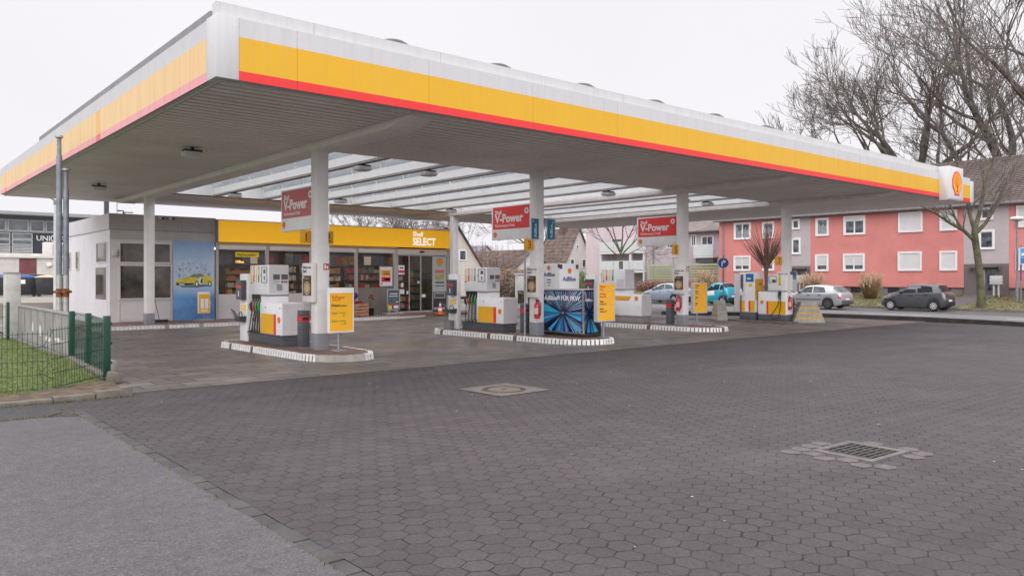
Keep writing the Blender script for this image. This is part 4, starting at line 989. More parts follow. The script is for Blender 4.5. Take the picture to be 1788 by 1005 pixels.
sp_(M().box(7.9, 21.0, 34, 36.4, 3.9, 3.98), 'roof_upstand', PAR)
m = M(); m.tube([(8.2, 33, 3.93), (8.2, 33, 4.25), (8.5, 33, 4.25)], .03, 8); m.tube([(7.9, 32, 3.93), (7.9, 32, 4.22), (7.7, 32, 4.22)], .03, 8); m.cyl((7.8, 32.5, 3.93), (7.8, 32.5, 4.9), .012)
sp_(m, 'vent_pipe', STEEL, smooth=40)
# left window and its lower panel
def swin(x0, x1, z0, z1, name='window'):
    f = M(); f.frame(x0, x1, z0, z1, .05, YS - .05, YS - .001); o = sp_(f, name, FRM)
    p = M(); p.box(x0 + .05, x1 - .05, YS - .014, YS - .002, z0 + .05, z1 - .05); p.build('pane', DG, o); return o
swin(7.25, 9.03, 2.2, 2.96); swin(7.25, 9.06, .90, 2.16)
m = M(); m.frame(7.25, 9.06, .12, .86, .04, YS - .03, YS - .002); m.box(7.3, 9.0, YS - .016, YS - .004, .17, .82); sp_(m, 'lower_panel', WL)
m = M(); m.box(8.1, 8.16, YS - .045, YS - .03, .95, 2.11); m.box(8.1, 8.16, YS - .045, YS - .03, 2.25, 2.91); sp_(m, 'mullion', FRM)
# side windows and door
def sidewin(y0, y1, z0, z1):
    f = M(); X = 6.96
    for b in ((y0, y1, z1 - .05, z1), (y0, y1, z0, z0 + .05), (y0, y0 + .05, z0 + .05, z1 - .05), (y1 - .05, y1, z0 + .05, z1 - .05)): f.box(X - .035, X - .001, b[0], b[1], b[2], b[3])
    o = sp_(f, 'window', FRM); M().box(X - .012, X - .002, y0 + .05, y1 - .05, z0 + .05, z1 - .05).build('pane', DG, o)
sidewin(30.30, 31.85, 2.22, 2.98)
d = M()
for b in ((30.25, 32.0, 2.06, 2.14), (30.25, 30.33, .1, 2.06), (31.92, 32.0, .1, 2.06), (30.33, 31.92, .1, .9)): d.box(6.925, 6.959, b[0], b[1], b[2], b[3])
do = sp_(d, 'side_door', WLW); M().box(6.935, 6.945, 30.33, 31.92, .9, 2.06).build('pane', DG, do)
sidewin(34.7, 35.3, 2.0, 2.75); sidewin(36.2, 36.75, 2.0, 2.75)
# mural board with a printed car
def gradmat():
    m_, t, b = newmat('mural_print'); tc = t.n('ShaderNodeTexCoord').outputs['Object']
    sx = t.n('ShaderNodeSeparateXYZ'); t.l(tc, sx.inputs[0])
    r = t.n('ShaderNodeValToRGB'); t.l(t.ramp(sx.outputs[2], 0, 3.1), r.inputs[0])
    e = r.color_ramp.elements; e[0].position = 0; e[0].color = (.07, .20, .46, 1); e[1].position = 1; e[1].color = (.18, .33, .56, 1)
    for q, c in ((.3, (.12, .30, .60, 1)), (.46, (.46, .58, .72, 1)), (.72, (.44, .57, .74, 1))):
        x = e.new(q); x.color = c
    t.l(t.mix(t.math('MULTIPLY', t.ramp(t.noise(tc, 3, 3), .4, .8), .25), r.outputs[0], (.5, .62, .75, 1)), b.inputs['Base Color']); b.inputs['Roughness'].default_value = .35
    return m_
mu = sp_(M().box(9.10, 10.615, YS - .03, YS - .002, .09, 3.05), 'mural_board', gradmat())
m = M(); Yf = YS - .034
def mp(pts, mi, d=0.0): m.face([(x, Yf - d, z) for x, z in pts], mi)
mp([(9.27, 1.44), (10.53, 1.42), (10.5, 1.37), (9.9, 1.32), (9.4, 1.33)], 3)
mp([(9.18, 1.50), (9.24, 1.62), (9.45, 1.68), (9.62, 1.71), (9.80, 1.84), (10.12, 1.86), (10.34, 1.74), (10.54, 1.70), (10.57, 1.56), (10.5, 1.47), (9.95, 1.41), (9.3, 1.38), (9.2, 1.42)], 0, .001)
mp([(9.66, 1.71), (9.82, 1.82), (10.10, 1.84), (10.26, 1.74), (10.0, 1.70)], 1, .002)
mp([(9.98, 1.46), (10.06, 1.70), (10.14, 1.72), (10.2, 1.52), (10.12, 1.44)], 4, .003); mp([(10.08, 1.5), (10.12, 1.68), (10.16, 1.66), (10.16, 1.48)], 2, .0035)
mp([(9.20, 1.50), (9.84, 1.48), (9.84, 1.42), (9.3, 1.39), (9.2, 1.43)], 2, .002); mp([(9.3, 1.47), (9.5, 1.46), (9.5, 1.41), (9.3, 1.42)], 4, .003)
for cx, rr in ((9.95, .10), (10.43, .09)):
    mp([(cx + rr * .75 * math.cos(2 * PI * i / 16), 1.45 + rr * 1.2 * math.sin(2 * PI * i / 16)) for i in range(16)], 2, .004); mp([(cx + rr * .45 * math.cos(2 * PI * i / 12), 1.45 + rr * .75 * math.sin(2 * PI * i / 12)) for i in range(12)], 4, .005)
rn = random.Random(4)
for k_ in range(240):
    x = 9.2 + rn.random() * 1.3; z = 1.66 + .5 * (math.sin((x - 9.2) * 2.4)) * rn.random() + rn.random() ** 2 * .4; a = rn.uniform(-.5, 1.4); L = rn.uniform(.03, .18); wd = rn.uniform(.008, .03)
    x = min(x, 10.4)
    mp([(x, z), (x + L * math.cos(a), z + L * math.sin(a)), (x + L * math.cos(a) * .5 - wd, z + L * math.sin(a) * .5 + wd)], 5 if rn.random() < .6 else 6, .0005)
m.build('printed_car', [mat('print_yellow', (.66, .54, .06), .4, var=.15), mat('print_glass', (.20, .25, .30), .4, var=.4, sc=12), mat('print_black', (.02, .02, .025), .4), mat('print_shadow', (.09, .17, .30), .5), mat('print_white', (.7, .72, .75), .4), mat('print_splash', (.74, .80, .85), .4), mat('print_splash_blue', (.34, .48, .64), .4)], mu, recalc=False)
# yellow sign
m = M()
for a, b in ((10.67, 13.3), (13.3, 15.95), (15.95, 18.95), (18.95, 21.62)): m.box(a + .002, b - .002, YS - .30, YS - .06, 3.06, 3.875)
LIT = mat('yellow_sign_added_glow', (.82, .43, .01), .4, var=.03); _b = LIT.node_tree.nodes['Principled BSDF']; _b.inputs['Emission Color'].default_value = (1, .50, .01, 1); _b.inputs['Emission Strength'].default_value = .26  # glow added to lift the dull sign face under the deep canopy
GLOWW = mat('white_letters_added_glow', (.8, .8, .8), .4, var=.02); _b = GLOWW.node_tree.nodes['Principled BSDF']; _b.inputs['Emission Color'].default_value = (1, .98, .95, 1); _b.inputs['Emission Strength'].default_value = .45  # letters get an added glow as well
sg = sp_(m, 'yellow_sign', LIT)
sp_(M().box(10.63, 10.665, YS - .31, YS - .05, 3.04, 3.89), 'sign_edge', MGREY)
text('Shell', .30, 'lettering', GLOWW, sg, (19.43, YS - .304, 3.57), bold=.015)
text('SELECT', .47, 'lettering', GLOWW, sg, (19.43, YS - .304, 3.17), bold=.025, sx=.82)
# walls round the sales room
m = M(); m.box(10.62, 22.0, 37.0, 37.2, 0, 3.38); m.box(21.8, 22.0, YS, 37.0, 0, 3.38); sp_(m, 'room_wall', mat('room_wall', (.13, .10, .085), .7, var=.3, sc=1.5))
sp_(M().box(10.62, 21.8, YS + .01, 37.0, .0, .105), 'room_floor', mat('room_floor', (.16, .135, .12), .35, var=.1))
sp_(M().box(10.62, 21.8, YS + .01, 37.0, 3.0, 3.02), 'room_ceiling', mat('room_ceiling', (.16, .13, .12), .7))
LAMP = emat('room_lamp', (1, .88, .7), 26.0)
m = M()
for x in (11.8, 13.8, 15.8, 17.8, 19.9):
    for y in (31.5, 34.0): m.box(x - .45, x + .45, y - .05, y + .05, 2.93, 2.96)
sp_(m, 'ceiling_tube', LAMP)
MB_ = [mat('board_orange', (.30, .13, .04), .5, var=.4, sc=9), mat('board_red', (.28, .03, .035), .5, var=.3), emat('board_added_glow', (.45, .38, .28), .25), SCREEN]  # boards added as warm spots in the dark room, white panels faintly glowing
rn = random.Random(21)
for x0, x1 in ((11.0, 12.5), (12.9, 14.4), (14.9, 16.5), (17.0, 18.4), (18.9, 20.6)):
    m = M(); m.box(x0, x1, 33.2, 33.26, 2.25, 2.75, 3)
    for k in range(4): m.box(x0 + (x1 - x0) * (k + .08) / 4, x0 + (x1 - x0) * (k + .92) / 4, 33.18, 33.198, 2.3, 2.7, rn.choice((0, 1, 2, 3, 3, 3)))
    sp_(m, 'added_board', MB_)
# shop front
POST = mat('shop_post', (.42, .40, .40), .4, var=.04)
m = M()
for a, b in ((10.66, 10.76), (12.64, 12.76), (14.55, 14.67), (16.64, 16.76), (18.60, 18.77), (21.50, 21.64)): m.box(a, b, YS - .06, YS + .05, .09, 3.05)
m.box(10.76, 18.6, YS - .05, YS + .04, 2.95, 3.05); sp_(m, 'post', POST)
m = M()
for a, b in ((10.77, 12.63), (12.77, 14.54), (14.68, 16.63), (16.77, 18.59)): m.box(a, b, YS - .13, YS + .02, 2.77, 2.945)
sp_(m, 'shutter_box', mat('shutter_white', (.62, .60, .60), .5, var=.03), bevel=.01)
m = M(); m.box(18.78, 21.49, YS - .08, YS + .05, 2.73, 3.0); sp_(m, 'door_header', FRM, bevel=.006)
m = M(); m.box(19.95, 20.2, YS - .11, YS - .08, 2.83, 2.91); sp_(m, 'door_sensor', BLACK, bevel=.01)
m = M()
for a, b in ((10.77, 12.63), (12.77, 14.54)):
    m.box(a, b, YS - .03, YS, .56, 1.05); m.box(a, b, YS - .03, YS, .10, .555)
sp_(m, 'sill_panel', WL)
m = M()
for a, b in ((14.68, 16.63), (16.77, 18.59)): m.box(a, b, YS - .02, YS, .10, 1.25)
sp_(m, 'sill_panel', mat('taupe_panel', (.215, .185, .17), .5, var=.04))
m = M(); m.box(12.1, 12.55, YS - .07, YS - .031, .66, .92); m.box(12.13, 12.35, YS - .075, YS - .07, .69, .89); sp_(m, 'night_hatch', LGREY, bevel=.006)
m = M()
for a, b, z in ((10.77, 12.63, 1.05), (12.77, 14.54, 1.05), (14.68, 16.63, 1.25), (16.77, 18.59, 1.25)): m.face([(a, YS - .006, z), (b, YS - .006, z), (b, YS - .006, 2.77), (a, YS - .006, 2.77)])
sp_(m, 'window_glass', SG)
# sliding door
d0 = M()
for x in (18.79, 19.40, 20.03, 20.70): d0.box(x, x + .035, YS - .045, YS + .0, .10, 2.73)
d0.box(18.79, 20.735, YS - .045, YS, .10, .16); d0.box(18.79, 20.735, YS - .045, YS, 2.69, 2.73)
dd = sp_(d0, 'sliding_door', ALUP)
m = M()
for a, b in ((18.825, 19.40), (19.435, 20.03), (20.065, 20.70)): m.face([(a, YS - .024, .16), (b, YS - .024, .16), (b, YS - .024, 2.69), (a, YS - .024, 2.69)])
m.build('door_glass', SG, dd)
q = YS - .032
STK = [WHITE, TRED, BLACK, SCREEN, mat('mint_sticker', (.4, .6, .55), .5)]
for bs_ in (((18.84, 19.16, 0, 1.83, 2.25, 0), (18.84, 19.16, 1, 1.90, 2.02, 1), (18.9, 19.1, 1, 2.1, 2.16, 3)), ((18.98, 19.1, 0, 1.25, 1.45, 0),), ((18.88, 19.15, 0, .95, 1.16, 0),), ((19.27, 19.37, 0, .94, 1.08, 0),), ((20.1, 20.3, 0, .78, .92, 0),), ((19.86, 19.98, 0, 1.42, 1.54, 4),)):
    m = M()
    for x0, x1, l_, z0, z1, mi in bs_: m.box(x0, x1, q - .004 - .002 * l_, q - .003 * l_, z0, z1, mi)
    m.build('door_sticker', STK, dd)
hp = M(); hp.box(20.74, 21.48, YS - .03, YS - .005, 1.02, 2.70, 0); hp.box(20.74, 21.48, YS - .03, YS - .005, .12, 1.015, 1)
for i, (z0, z1, mi) in enumerate(((1.98, 2.04, 3), (1.90, 1.95, 3), (1.60, 1.82, 2), (1.42, 1.50, 4), (1.28, 1.33, 4))): hp.box(20.86, 21.36, YS - .034, YS - .03, z0, z1, mi)
hp.box(20.80, 21.42, YS - .034, YS - .03, .72, .98, 5); hp.box(20.84, 21.38, YS - .036, YS - .034, .76, .94, 4)
for k_ in range(4): hp.box(20.8 + k_ * .16, 20.92 + k_ * .16, YS - .034, YS - .03, .18, .3, 5)
ho = sp_(hp, 'poster_panel', [mat('mint_poster', (.44, .50, .47), .4, var=.04), mat('dark_poster', (.025, .04, .055), .3, var=.3), mat('poster_olive', (.42, .40, .12), .5, var=.2), TRED, SCREEN, LGREY])
emblem('emblem', .17, ho, (21.11, YS - .03, 2.42))
# posters in the windows
def poster(x0, x1, z0, z1, cols, name='window_poster'):
    f = M(); f.frame(x0, x1, z0, z1, .035, YS - .06, YS - .03); f.box(x0 + .035, x1 - .035, YS - .045, YS - .03, z0 + .035, z1 - .035, 1)
    h = (z1 - z0)
    for (a, b, c, d, mi) in cols: f.box(x0 + (x1 - x0) * a, x0 + (x1 - x0) * b, YS - .049, YS - .045, z0 + h * c, z0 + h * d, mi)
    return sp_(f, name, [ALUP, WHITE, mat('poster_orange', (.78, .35, .04), .5), TRED, GREEN])
poster(17.85, 18.52, 1.30, 2.19, [(.12, .85, .52, .82, 2), (.14, .84, .22, .48, 3), (.3, .78, .6, .64, 1), (.3, .7, .7, .73, 1), (.35, .8, .3, .4, 1), (.12, .22, .1, .17, 4)])
nm = sp_(M().box(11.42, 12.36, YS - .03, YS - .012, 2.50, 2.69), 'night_counter_sign', mat('bright_yellow_sign', (.85, .62, .02), .4))
text('Nachtschalter', .135, 'lettering', INK, nm, (11.47, YS - .033, 2.545), bold=.01)
o = text('Offen', .15, 'neon_lettering', emat('neon_amber', (1, .5, .12), 1.4), shop, (11.42 - 6.97, -.02, 2.26), bold=.0)
cm = M(); cm.box(9.72, 10.02, YS - .02, YS - .002, 3.10, 3.3); sp_(cm, 'wall_sensor', WHITE) if False else None

# goods inside, seen through the glass
GC = [mat('goods_%s' % n, c, .5, var=.3, sc=14) for n, c in (('orange', (.55, .22, .05)), ('cream', (.6, .5, .36)), ('red', (.45, .06, .05)), ('brown', (.22, .12, .07)), ('blue', (.10, .18, .35)), ('white', (.62, .6, .56)), ('green', (.16, .25, .10)), ('amber', (.62, .36, .08)))]
SHF = mat('shelf_grey', (.14, .13, .12), .5, var=.1)
def shelf(label, x, y, w, h, rows, rz=0, seed=1, pal=None):
    p = thing('goods_shelf', label, 'shelf', (x, y, .105), rz, 'shelves inside the shop')
    rn = random.Random(seed); f = M(); g = M()
    f.box(0, w, .38, .42, 0, h)
    for r in range(rows + 1):
        z = .12 + (h - .12) * r / rows; f.box(0, w, 0, .38, z - .03, z)
        if r == rows: break
        gx = .02; ph = (h - .12) / rows
        while gx < w - .05:
            gw = rn.uniform(.04, .13); hh = ph * rn.uniform(.45, .82); c = rn.choice(pal) if pal else rn.randrange(8); n = rn.choice((1, 2, 2, 3))
            for _ in range(n):
                if gx + gw < w: g.box(gx + .004, gx + gw - .004, .03 + rn.uniform(0, .05), .34, z + .001, z + hh, c)
                gx += gw
    f.build('shelf_frame', SHF, p); o = g.build('goods', GC, p); o['kind'] = 'stuff'
shelf('tall shelf of bread and snacks at the left shop window', 11.5, 31.0, 1.1, 2.0, 7, 0, 3, [0, 1, 3, 0, 7])
shelf('shelf of bright goods behind the second shop window', 12.9, 31.0, 1.6, 2.15, 6, 0, 5, [3, 0, 1, 5, 7])
shelf('shelf of pale and amber goods right of the nearest column', 14.75, 31.0, 1.8, 2.1, 6, 0, 7, [5, 7, 1, 0])
shelf('shelf of red goods behind the window with the framed poster', 16.85, 30.9, 1.7, 2.15, 6, 0, 9, [2, 2, 3, 1, 6])
shelf('shelf of snacks seen through the left sliding door leaf', 18.8, 32.2, 1.1, 2.1, 6, 0, 12)
shelf('shelf of snacks seen through the middle sliding door leaf', 19.95, 32.4, .8, 2.1, 6, 0, 15, [1, 3, 0, 2, 5])
shelf('dark drinks cabinet seen through the right door leaf', 20.8, 31.8, .7, 2.0, 5, 0, 18, [3, 4, 6, 3])
shelf('counter of red sweets just inside the sliding door', 19.5, 31.6, 1.1, .8, 2, 0, 22, [2, 0, 7, 5])
def pallet(label, x, y):
    p = thing('bottle_stack', label, 'bottle crates', (x, y, .105)); m = M(); c = M()
    for r in range(3):
        for i in range(4):
            m.box(i * .3, i * .3 + .29, 0, .4, r * .3, r * .3 + .28)
            for j in range(3): c.cyl((i * .3 + .06 + j * .085, .1, r * .3 + .05), (i * .3 + .06 + j * .085, .1, r * .3 + .26), .035, .03, 8)
    m.build('crates', GC[4], p); o = c.build('bottles', mat('bottle_plastic', (.35, .45, .6), .2), p); o['kind'] = 'stuff'
pallet('blue stacked drink crates behind the window by the nearest column', 13.3, 30.3)
cf = tag(M().box(14.75, 15.25, 30.3, 30.7, 1.05, 1.9).build('coffee_machine', mat('machine_grey', (.45, .45, .45), .4, var=.1), bevel=.02), 'pale grey machine just inside the window right of the nearest column', 'machine')

# ------------------------------------------------------------------ things before the shop
ns = thing('newspaper_stand', 'yellow framed display stand with white sheets before the blue mural', 'display stand', (10.05, 29.5, ZP))
m = M(); m.hexa([(-.36, -.22, 0), (.36, -.22, 0), (.36, .22, 0), (-.36, .22, 0), (-.22, -.14, .06), (.22, -.14, .06), (.22, .14, .06), (-.22, .14, .06)]); m.build('foot', MGREY, ns)
M().cyl((0, 0, .05), (0, 0, .3), .03).build('post', MGREY, ns)
M().box(-.22, .22, -.05, .05, .26, 1.06).build('case', WHITE, ns, bevel=.01)
m = M(); m.box(-.195, .195, -.056, -.051, .28, .98, 0); m.box(-.13, -.01, -.059, -.056, .44, .80, 1); m.box(.02, .14, -.059, -.056, .44, .80, 1); m.box(-.12, .12, -.059, -.056, .32, .4, 2); m.box(.22, .26, -.02, .02, .6, .72, 0); m.build('poster', [YEL, WHITE, mat('pale_yellow', (.8, .7, .4), .5)], ns)
br_ = thing('broom', 'black broom leaning on the shop wall behind the rear left column', 'broom', (8.42, 29.3, ZP))
M().cyl((0, 0, .08), (-.12, .62, 1.5), .014, n=8).build('handle', mat('broom_handle', (.08, .06, .05), .5), br_)
M().box(-.3, .3, -.06, .06, .0, .09).build('brush', BLACK, br_, bevel=.02)
cr = thing('flower_crate', 'wooden slatted crate with red flowers and a purple wrapped bouquet before the shop', 'crate', (15.85, 28.35, ZP))
WOOD = mat('crate_wood', (.42, .22, .13), .7, var=.25, sc=8, bump=.2)
m = M()
for k_ in range(4): m.box(-.38, .38, -.28, -.26, .04 + k_ * .13, .13 + k_ * .13); m.box(-.38, .38, .26, .28, .04 + k_ * .13, .13 + k_ * .13); m.box(-.38, -.36, -.26, .26, .04 + k_ * .13, .13 + k_ * .13); m.box(.36, .38, -.26, .26, .04 + k_ * .13, .13 + k_ * .13)
for x in (-.36, .30): m.box(x, x + .06, -.26, -.24, 0, .56); m.box(x, x + .06, .24, .26, 0, .56)
m.box(-.36, .36, -.24, .24, .0, .03); m.build('slats', WOOD, cr)
m = M(); rn = random.Random(5)
for k_ in range(30): m.ell((rn.uniform(-.3, .3), rn.uniform(-.22, .22), .56 + rn.uniform(-.06, .06)), .05, .05, .045, 7, 4, rn.choice((0, 0, 1)), .15)
m.build('flowers', [mat('flower_red', (.42, .03, .04), .6, var=.3, sc=20), mat('flower_leaf', (.06, .12, .04), .7)], cr)
bq = thing('bouquet', 'purple wrapped bouquet on top of the flower crate', 'bouquet', (15.72, 28.4, ZP + .62))
m = M()
for k_ in range(11):
    a = k_ * .57; rr = rn.uniform(.12, .26); m.add([(0, 0, 0), (rr * math.cos(a), rr * math.sin(a) * .7, .28 + rn.uniform(-.05, .08)), (rr * math.cos(a + .6), rr * math.sin(a + .6) * .7, .22 + rn.uniform(-.05, .1)), (rr * .4 * math.cos(a + .3), rr * .4 * math.sin(a + .3), .36)], [(0, 1, 3), (0, 3, 2), (1, 3, 2)])
m.build('wrapping', mat('purple_paper', (.10, .03, .30), .5, var=.3, sc=8), bq, recalc=False)
m = M()
for k_ in range(9): m.ell((rn.uniform(-.1, .1), rn.uniform(-.08, .08), .28 + rn.uniform(0, .07)), .045, .045, .04, 7, 4, 0, .15)
m.build('blooms', mat('bloom_violet', (.25, .08, .38), .6), bq)
tag(M().box(15.22, 15.92, 29.2, 29.24, .86, 1.22).build('price_card', mat('lime_card', (.55, .68, .05), .5)), 'lime green card standing behind the flower crate', 'card')
m = M(); m.box(15.25, 15.3, 29.25, 29.28, ZP, 1.2); m.box(15.8, 15.85, 29.25, 29.28, ZP, 1.2); o = m.build('card_stand', MGREY); tag(o, 'two thin grey legs carrying the lime green card', 'stand')
pp = thing('potted_plant', 'black pot with two dark red flowers on tall stems by the shop wall', 'plant', (16.62, 28.6, ZP))
M().lathe([(.0, 0), (.12, 0), (.16, .30), (.17, .31), (.15, .31), (.13, .27)], 14).build('pot', BLACK, pp, smooth=40)
m = M()
for dx, h in ((-.06, .74), (.04, .82), (.09, .70)): m.tube([(0, 0, .28), (dx * .5, .02, .5), (dx, .0, h)], .008, 5)
m.build('stem', mat('stem_green', (.05, .10, .03), .7), pp)
m = M()
for dx, h in ((-.06, .76), (.04, .84), (.09, .72)): m.ell((dx, 0, h), .06, .06, .05, 8, 5, 0, .2)
m.build('flower', mat('dark_red_flower', (.25, .02, .03), .6), pp)
as_ = thing('poster_stand', 'framed dark food poster on a grey foot left of the sliding door', 'poster stand', (18.15, 29.3, ZP))
m = M(); m.box(-.45, .38, -.25, .2, 0, .05); m.box(-.25, -.2, -.05, 0, .05, .2); m.box(.15, .2, -.05, 0, .05, .2); m.build('foot', mat('stand_foot', (.45, .43, .42), .6, dirt=.2), as_, bevel=.01)
m = M(); m.frame(-.34, .32, .16, 1.08, .045, -.06, -.02); m.build('frame', ALU, as_, bevel=.006)
m = M(); m.box(-.295, .275, -.045, -.025, .205, 1.035, 0)
for (a, b, c, d, mi) in ((-.2, .18, .86, .9, 1), (-.24, .2, .76, .79, 1), (-.1, .22, .55, .7, 2), (-.25, .25, .38, .5, 3), (-.28, -.1, .22, .42, 4), (.0, .24, .25, .36, 1), (.1, .24, .45, .54, 1)): m.box(a, b, -.049, -.045, c, d, mi)
m.build('poster', [mat('slate_poster', (.09, .11, .14), .4, var=.3), WHITE, mat('poster_teal', (.05, .18, .20), .5), mat('poster_food', (.35, .16, .1), .5, var=.5, sc=16), TYEL], as_)
cn = thing('traffic_cone', 'orange and white traffic cone right of the shop door', 'cone', (19.75, 28.0, ZP - .02))
ORG = mat('cone_orange', (.75, .13, .03), .5, var=.08)
M().box(-.17, .17, -.17, .17, 0, .04).build('base', ORG, cn, bevel=.01)
m = M(); pr = [(.125, .04, 0), (.10, .16, 0), (.10, .16, 1), (.078, .27, 1), (.078, .27, 0), (.056, .38, 0), (.056, .38, 1), (.040, .46, 1), (.040, .46, 0), (.025, .54, 0)]
for (r0, z0, c), (r1, z1, c2) in zip(pr[::2], pr[1::2]): m.lathe([(r0, z0), (r1, z1)], 18, m=c)
m.build('cone_body', [ORG, WHITE], cn, smooth=40)
def camera_(label, x, y, z):
    p = thing('security_camera', label, 'camera', (x, y, z), 0, 'security cameras on the shop')
    M().lathe([(.0, -.06), (.075, -.05), (.085, .0), (.085, .05), (.05, .07)], 14).build('housing', LGREY, p, smooth=50)
    M().lathe([(.0, -.14), (.03, -.14), (.045, -.06), (.045, 0)], 12, (.07, 0, 0), 'y').build('lens', BLACK, p, smooth=50)
camera_('left one of two pale security cameras on the grey shop parapet', 8.62, 29.86, 3.86)
camera_('right one of two pale security cameras on the grey shop parapet', 8.98, 29.86, 3.85)
camera_('security camera above the right end of the yellow shop sign', 21.2, 29.7, 3.98)
fl = tag(M().box(7.02, 7.2, YS - .13, YS - .015, 2.45, 2.68).build('wall_lamp', LGREY, bevel=.02), 'small grey lamp box on the left corner of the shop', 'lamp')
# ------------------------------------------------------------------ left side: fence, wall, poles, yard
FG = mat('fence_green', (.007, .055, .035), .45, var=.15, dirt=.05)
fn = thing('wire_fence', 'green wire mesh fence with thick posts round the lawn corner, one panel bent', 'fence', (3.2, 13.97, 0))
def fpart(m, name, **k):
    o = m.build(name, FG, fn, **k); o.location = (-3.2, -13.97, 0); return o
for x, y, h in ((3.2, 13.97, 1.07), (3.44, 16.43, 1.02), (3.45, 17.92, 1.01)): fpart(M().box(x - .05, x + .05, y - .05, y + .05, 0, h), 'post', bevel=.008)
def meshpanel(name, ax, ay, bx, by, z0, z1, lean=0.0, sag=0.0, pitch=.062, az=0.0, bz=0.0):
    m = M(); L = math.hypot(bx - ax, by - ay); n = max(2, round(L / pitch)); nx, ny = -(by - ay) / L, (bx - ax) / L
    def P(t_, z):
        hz = (z - z0) / (z1 - z0); off = lean * hz * t_ + sag * math.sin(PI * hz) * t_
        return (ax + (bx - ax) * t_ + nx * off, ay + (by - ay) * t_ + ny * off, z + az * (1 - t_) + bz * t_)
    for i in range(n + 1): m.tube([P(i / n, z0), P(i / n, (z0 + z1) / 2), P(i / n, z1)], .0035, 4)
    for k in range(5):
        z = z0 + .02 + (z1 - z0 - .06) * k / 4
        for d in (-.006, .006): m.tube([(p[0] + nx * d, p[1] + ny * d, p[2]) for p in (P(j / 6, z) for j in range(7))], .0042, 4)
    return fpart(m, name)
meshpanel('mesh_panel', 3.15, 13.93, 2.27, 13.06, .09, .99, -.04, 0, bz=-.03)
meshpanel('mesh_panel', 2.2, 13.06, -.6, 13.12, .06, .92, 0, 0)
meshpanel('mesh_panel', 3.24, 13.97, 3.46, 16.43, .08, 1.0, 0, 0, .075)
meshpanel('mesh_panel', 3.46, 16.43, 3.47, 17.92, .08, 1.0, 0, 0, .075)
m = M(); m.tube([(2.27, 13.06, .92), (2.16, 13.1, .7), (2.22, 13.02, .45), (2.10, 13.08, .3), (2.2, 13.06, .1)], .005, 5); m.tube([(2.16, 13.1, .7), (2.0, 13.08, .66)], .004, 4); m.tube([(2.1, 13.08, .3), (2.3, 13.1, .2)], .004, 4); fpart(m, 'bent_wire')
m = M()
for x, y in ((3.2, 13.97), (3.44, 16.43), (3.45, 17.92)):
    for z in (.3, .62, .94): m.box(x + .05, x + .075, y - .025, y + .025, z - .02, z + .02)
fpart(m, 'clamp')
f2 = thing('wire_fence', 'green wire fence at the far end of the lawn before the white pillar', 'fence', (3.15, 24.05, 0))
M().box(-.035, .035, -.035, .035, 0, 1.05).build('post', FG, f2, bevel=.006)
m = M()
for i in range(40): m.tube([(-.05 - i * .07, .02, .08), (-.05 - i * .07, .02, .98)], .0035, 4)
for k in range(4):
    for d in (0, .012): m.tube([(0, .014 + d, .1 + k * .28), (-2.8, .014 + d, .1 + k * .28)], .004, 4)
m.build('mesh_panel', FG, f2)
# low concrete wall and pillar
wl = thing('concrete_wall', 'low grey concrete panel wall along the lawn', 'wall', (3.52, 18.2, 0))
WC = mat('wall_concrete', (.29, .28, .27), .8, var=.16, sc=2.2, bump=.15, dirt=.35)
m = M(); y = 0.0
while y < 6.5: m.box(-.03, .04, y + .008, min(y + .92, 6.5), 0, .90); y += .93
m.build('panel', WC, wl)
m = M(); m.box(-.055, .07, 0, 6.5, .9, .955); m.build('coping', WC, wl, bevel=.01)
m = M()
for k in range(8): m.box(-.05, -.031, k * .93 - .03, k * .93 + .03, 0, .9)
m.build('rib', WC, wl)
m = M()
for k, (y, z, a, b) in enumerate(((3.4, .42, .15, .14), (4.4, .45, .1, .16), (1.2, .32, .5, .05), (2.4, .28, .4, .06))):
    m.face([(-.0335, y + a * math.cos(2 * PI * i / 14), z + b * math.sin(2 * PI * i / 14)) for i in range(14)])
m.build('white_smear', mat('smear', (.62, .61, .6), .7, var=.1), wl)
pl = thing('gate_pillar', 'white painted square pillar standing before the black bins', 'pillar', (3.41, 25.3, 0))
M().box(-.18, .18, -.2, .2, 0, 1.80).build('shaft', mat('pillar_white', (.50, .485, .465), .7, var=.12, sc=3, bump=.1, dirt=.35), pl, bevel=.01)
M().box(-.19, .19, -.21, .21, 1.8, 1.84).build('cap', WC, pl, bevel=.01)
# two galvanised poles clamped together
RUST = mat('rust', (.24, .09, .03), .8, .2, var=.5, sc=12, bump=.3)
GALV = mat('blue_grey_galvanised', (.21, .23, .265), .6, .25, var=.18, sc=5, dirt=.1)
GALV2 = mat('pale_galvanised', (.46, .46, .45), .5, .4, var=.2, sc=6, dirt=.2)
def pole(label, x, y, h):
    p = thing('steel_pole', label, 'pole', (x, y, 0), 0, 'galvanised poles beside the fence')
    M().tube([(0, 0, 0), (0, 0, h - .5), (0, 0, h - .45), (0, 0, h - .07)], [.062, .062, .048, .045], 16).build('tube', GALV, p, smooth=40)
    M().lathe([(.0, h - .07), (.06, h - .07), (.085, h - .05), (.085, h - .01), (.0, h)], 16).build('cap', GALV2, p, smooth=40)
    m = M(); m.cyl((0, 0, .5), (0, 0, 1.75), .066, n=16); m.build('sleeve', GALV2, p, smooth=40)
    m = M(); m.lathe([(.068, 1.44), (.072, 1.40), (.12, 1.39), (.125, 1.34), (.07, 1.33), (.068, 1.24)], 18); m.build('rusty_collar', RUST, p, smooth=40)
pole('taller of the two grey steel poles beside the fence', 3.70, 20.55, 5.0)
pole('shorter of the two grey steel poles beside the fence', 3.83, 20.50, 4.24)
lp = thing('lamp_post', 'slender white post left of the steel poles', 'lamp post', (6.06, 34.3, 0))
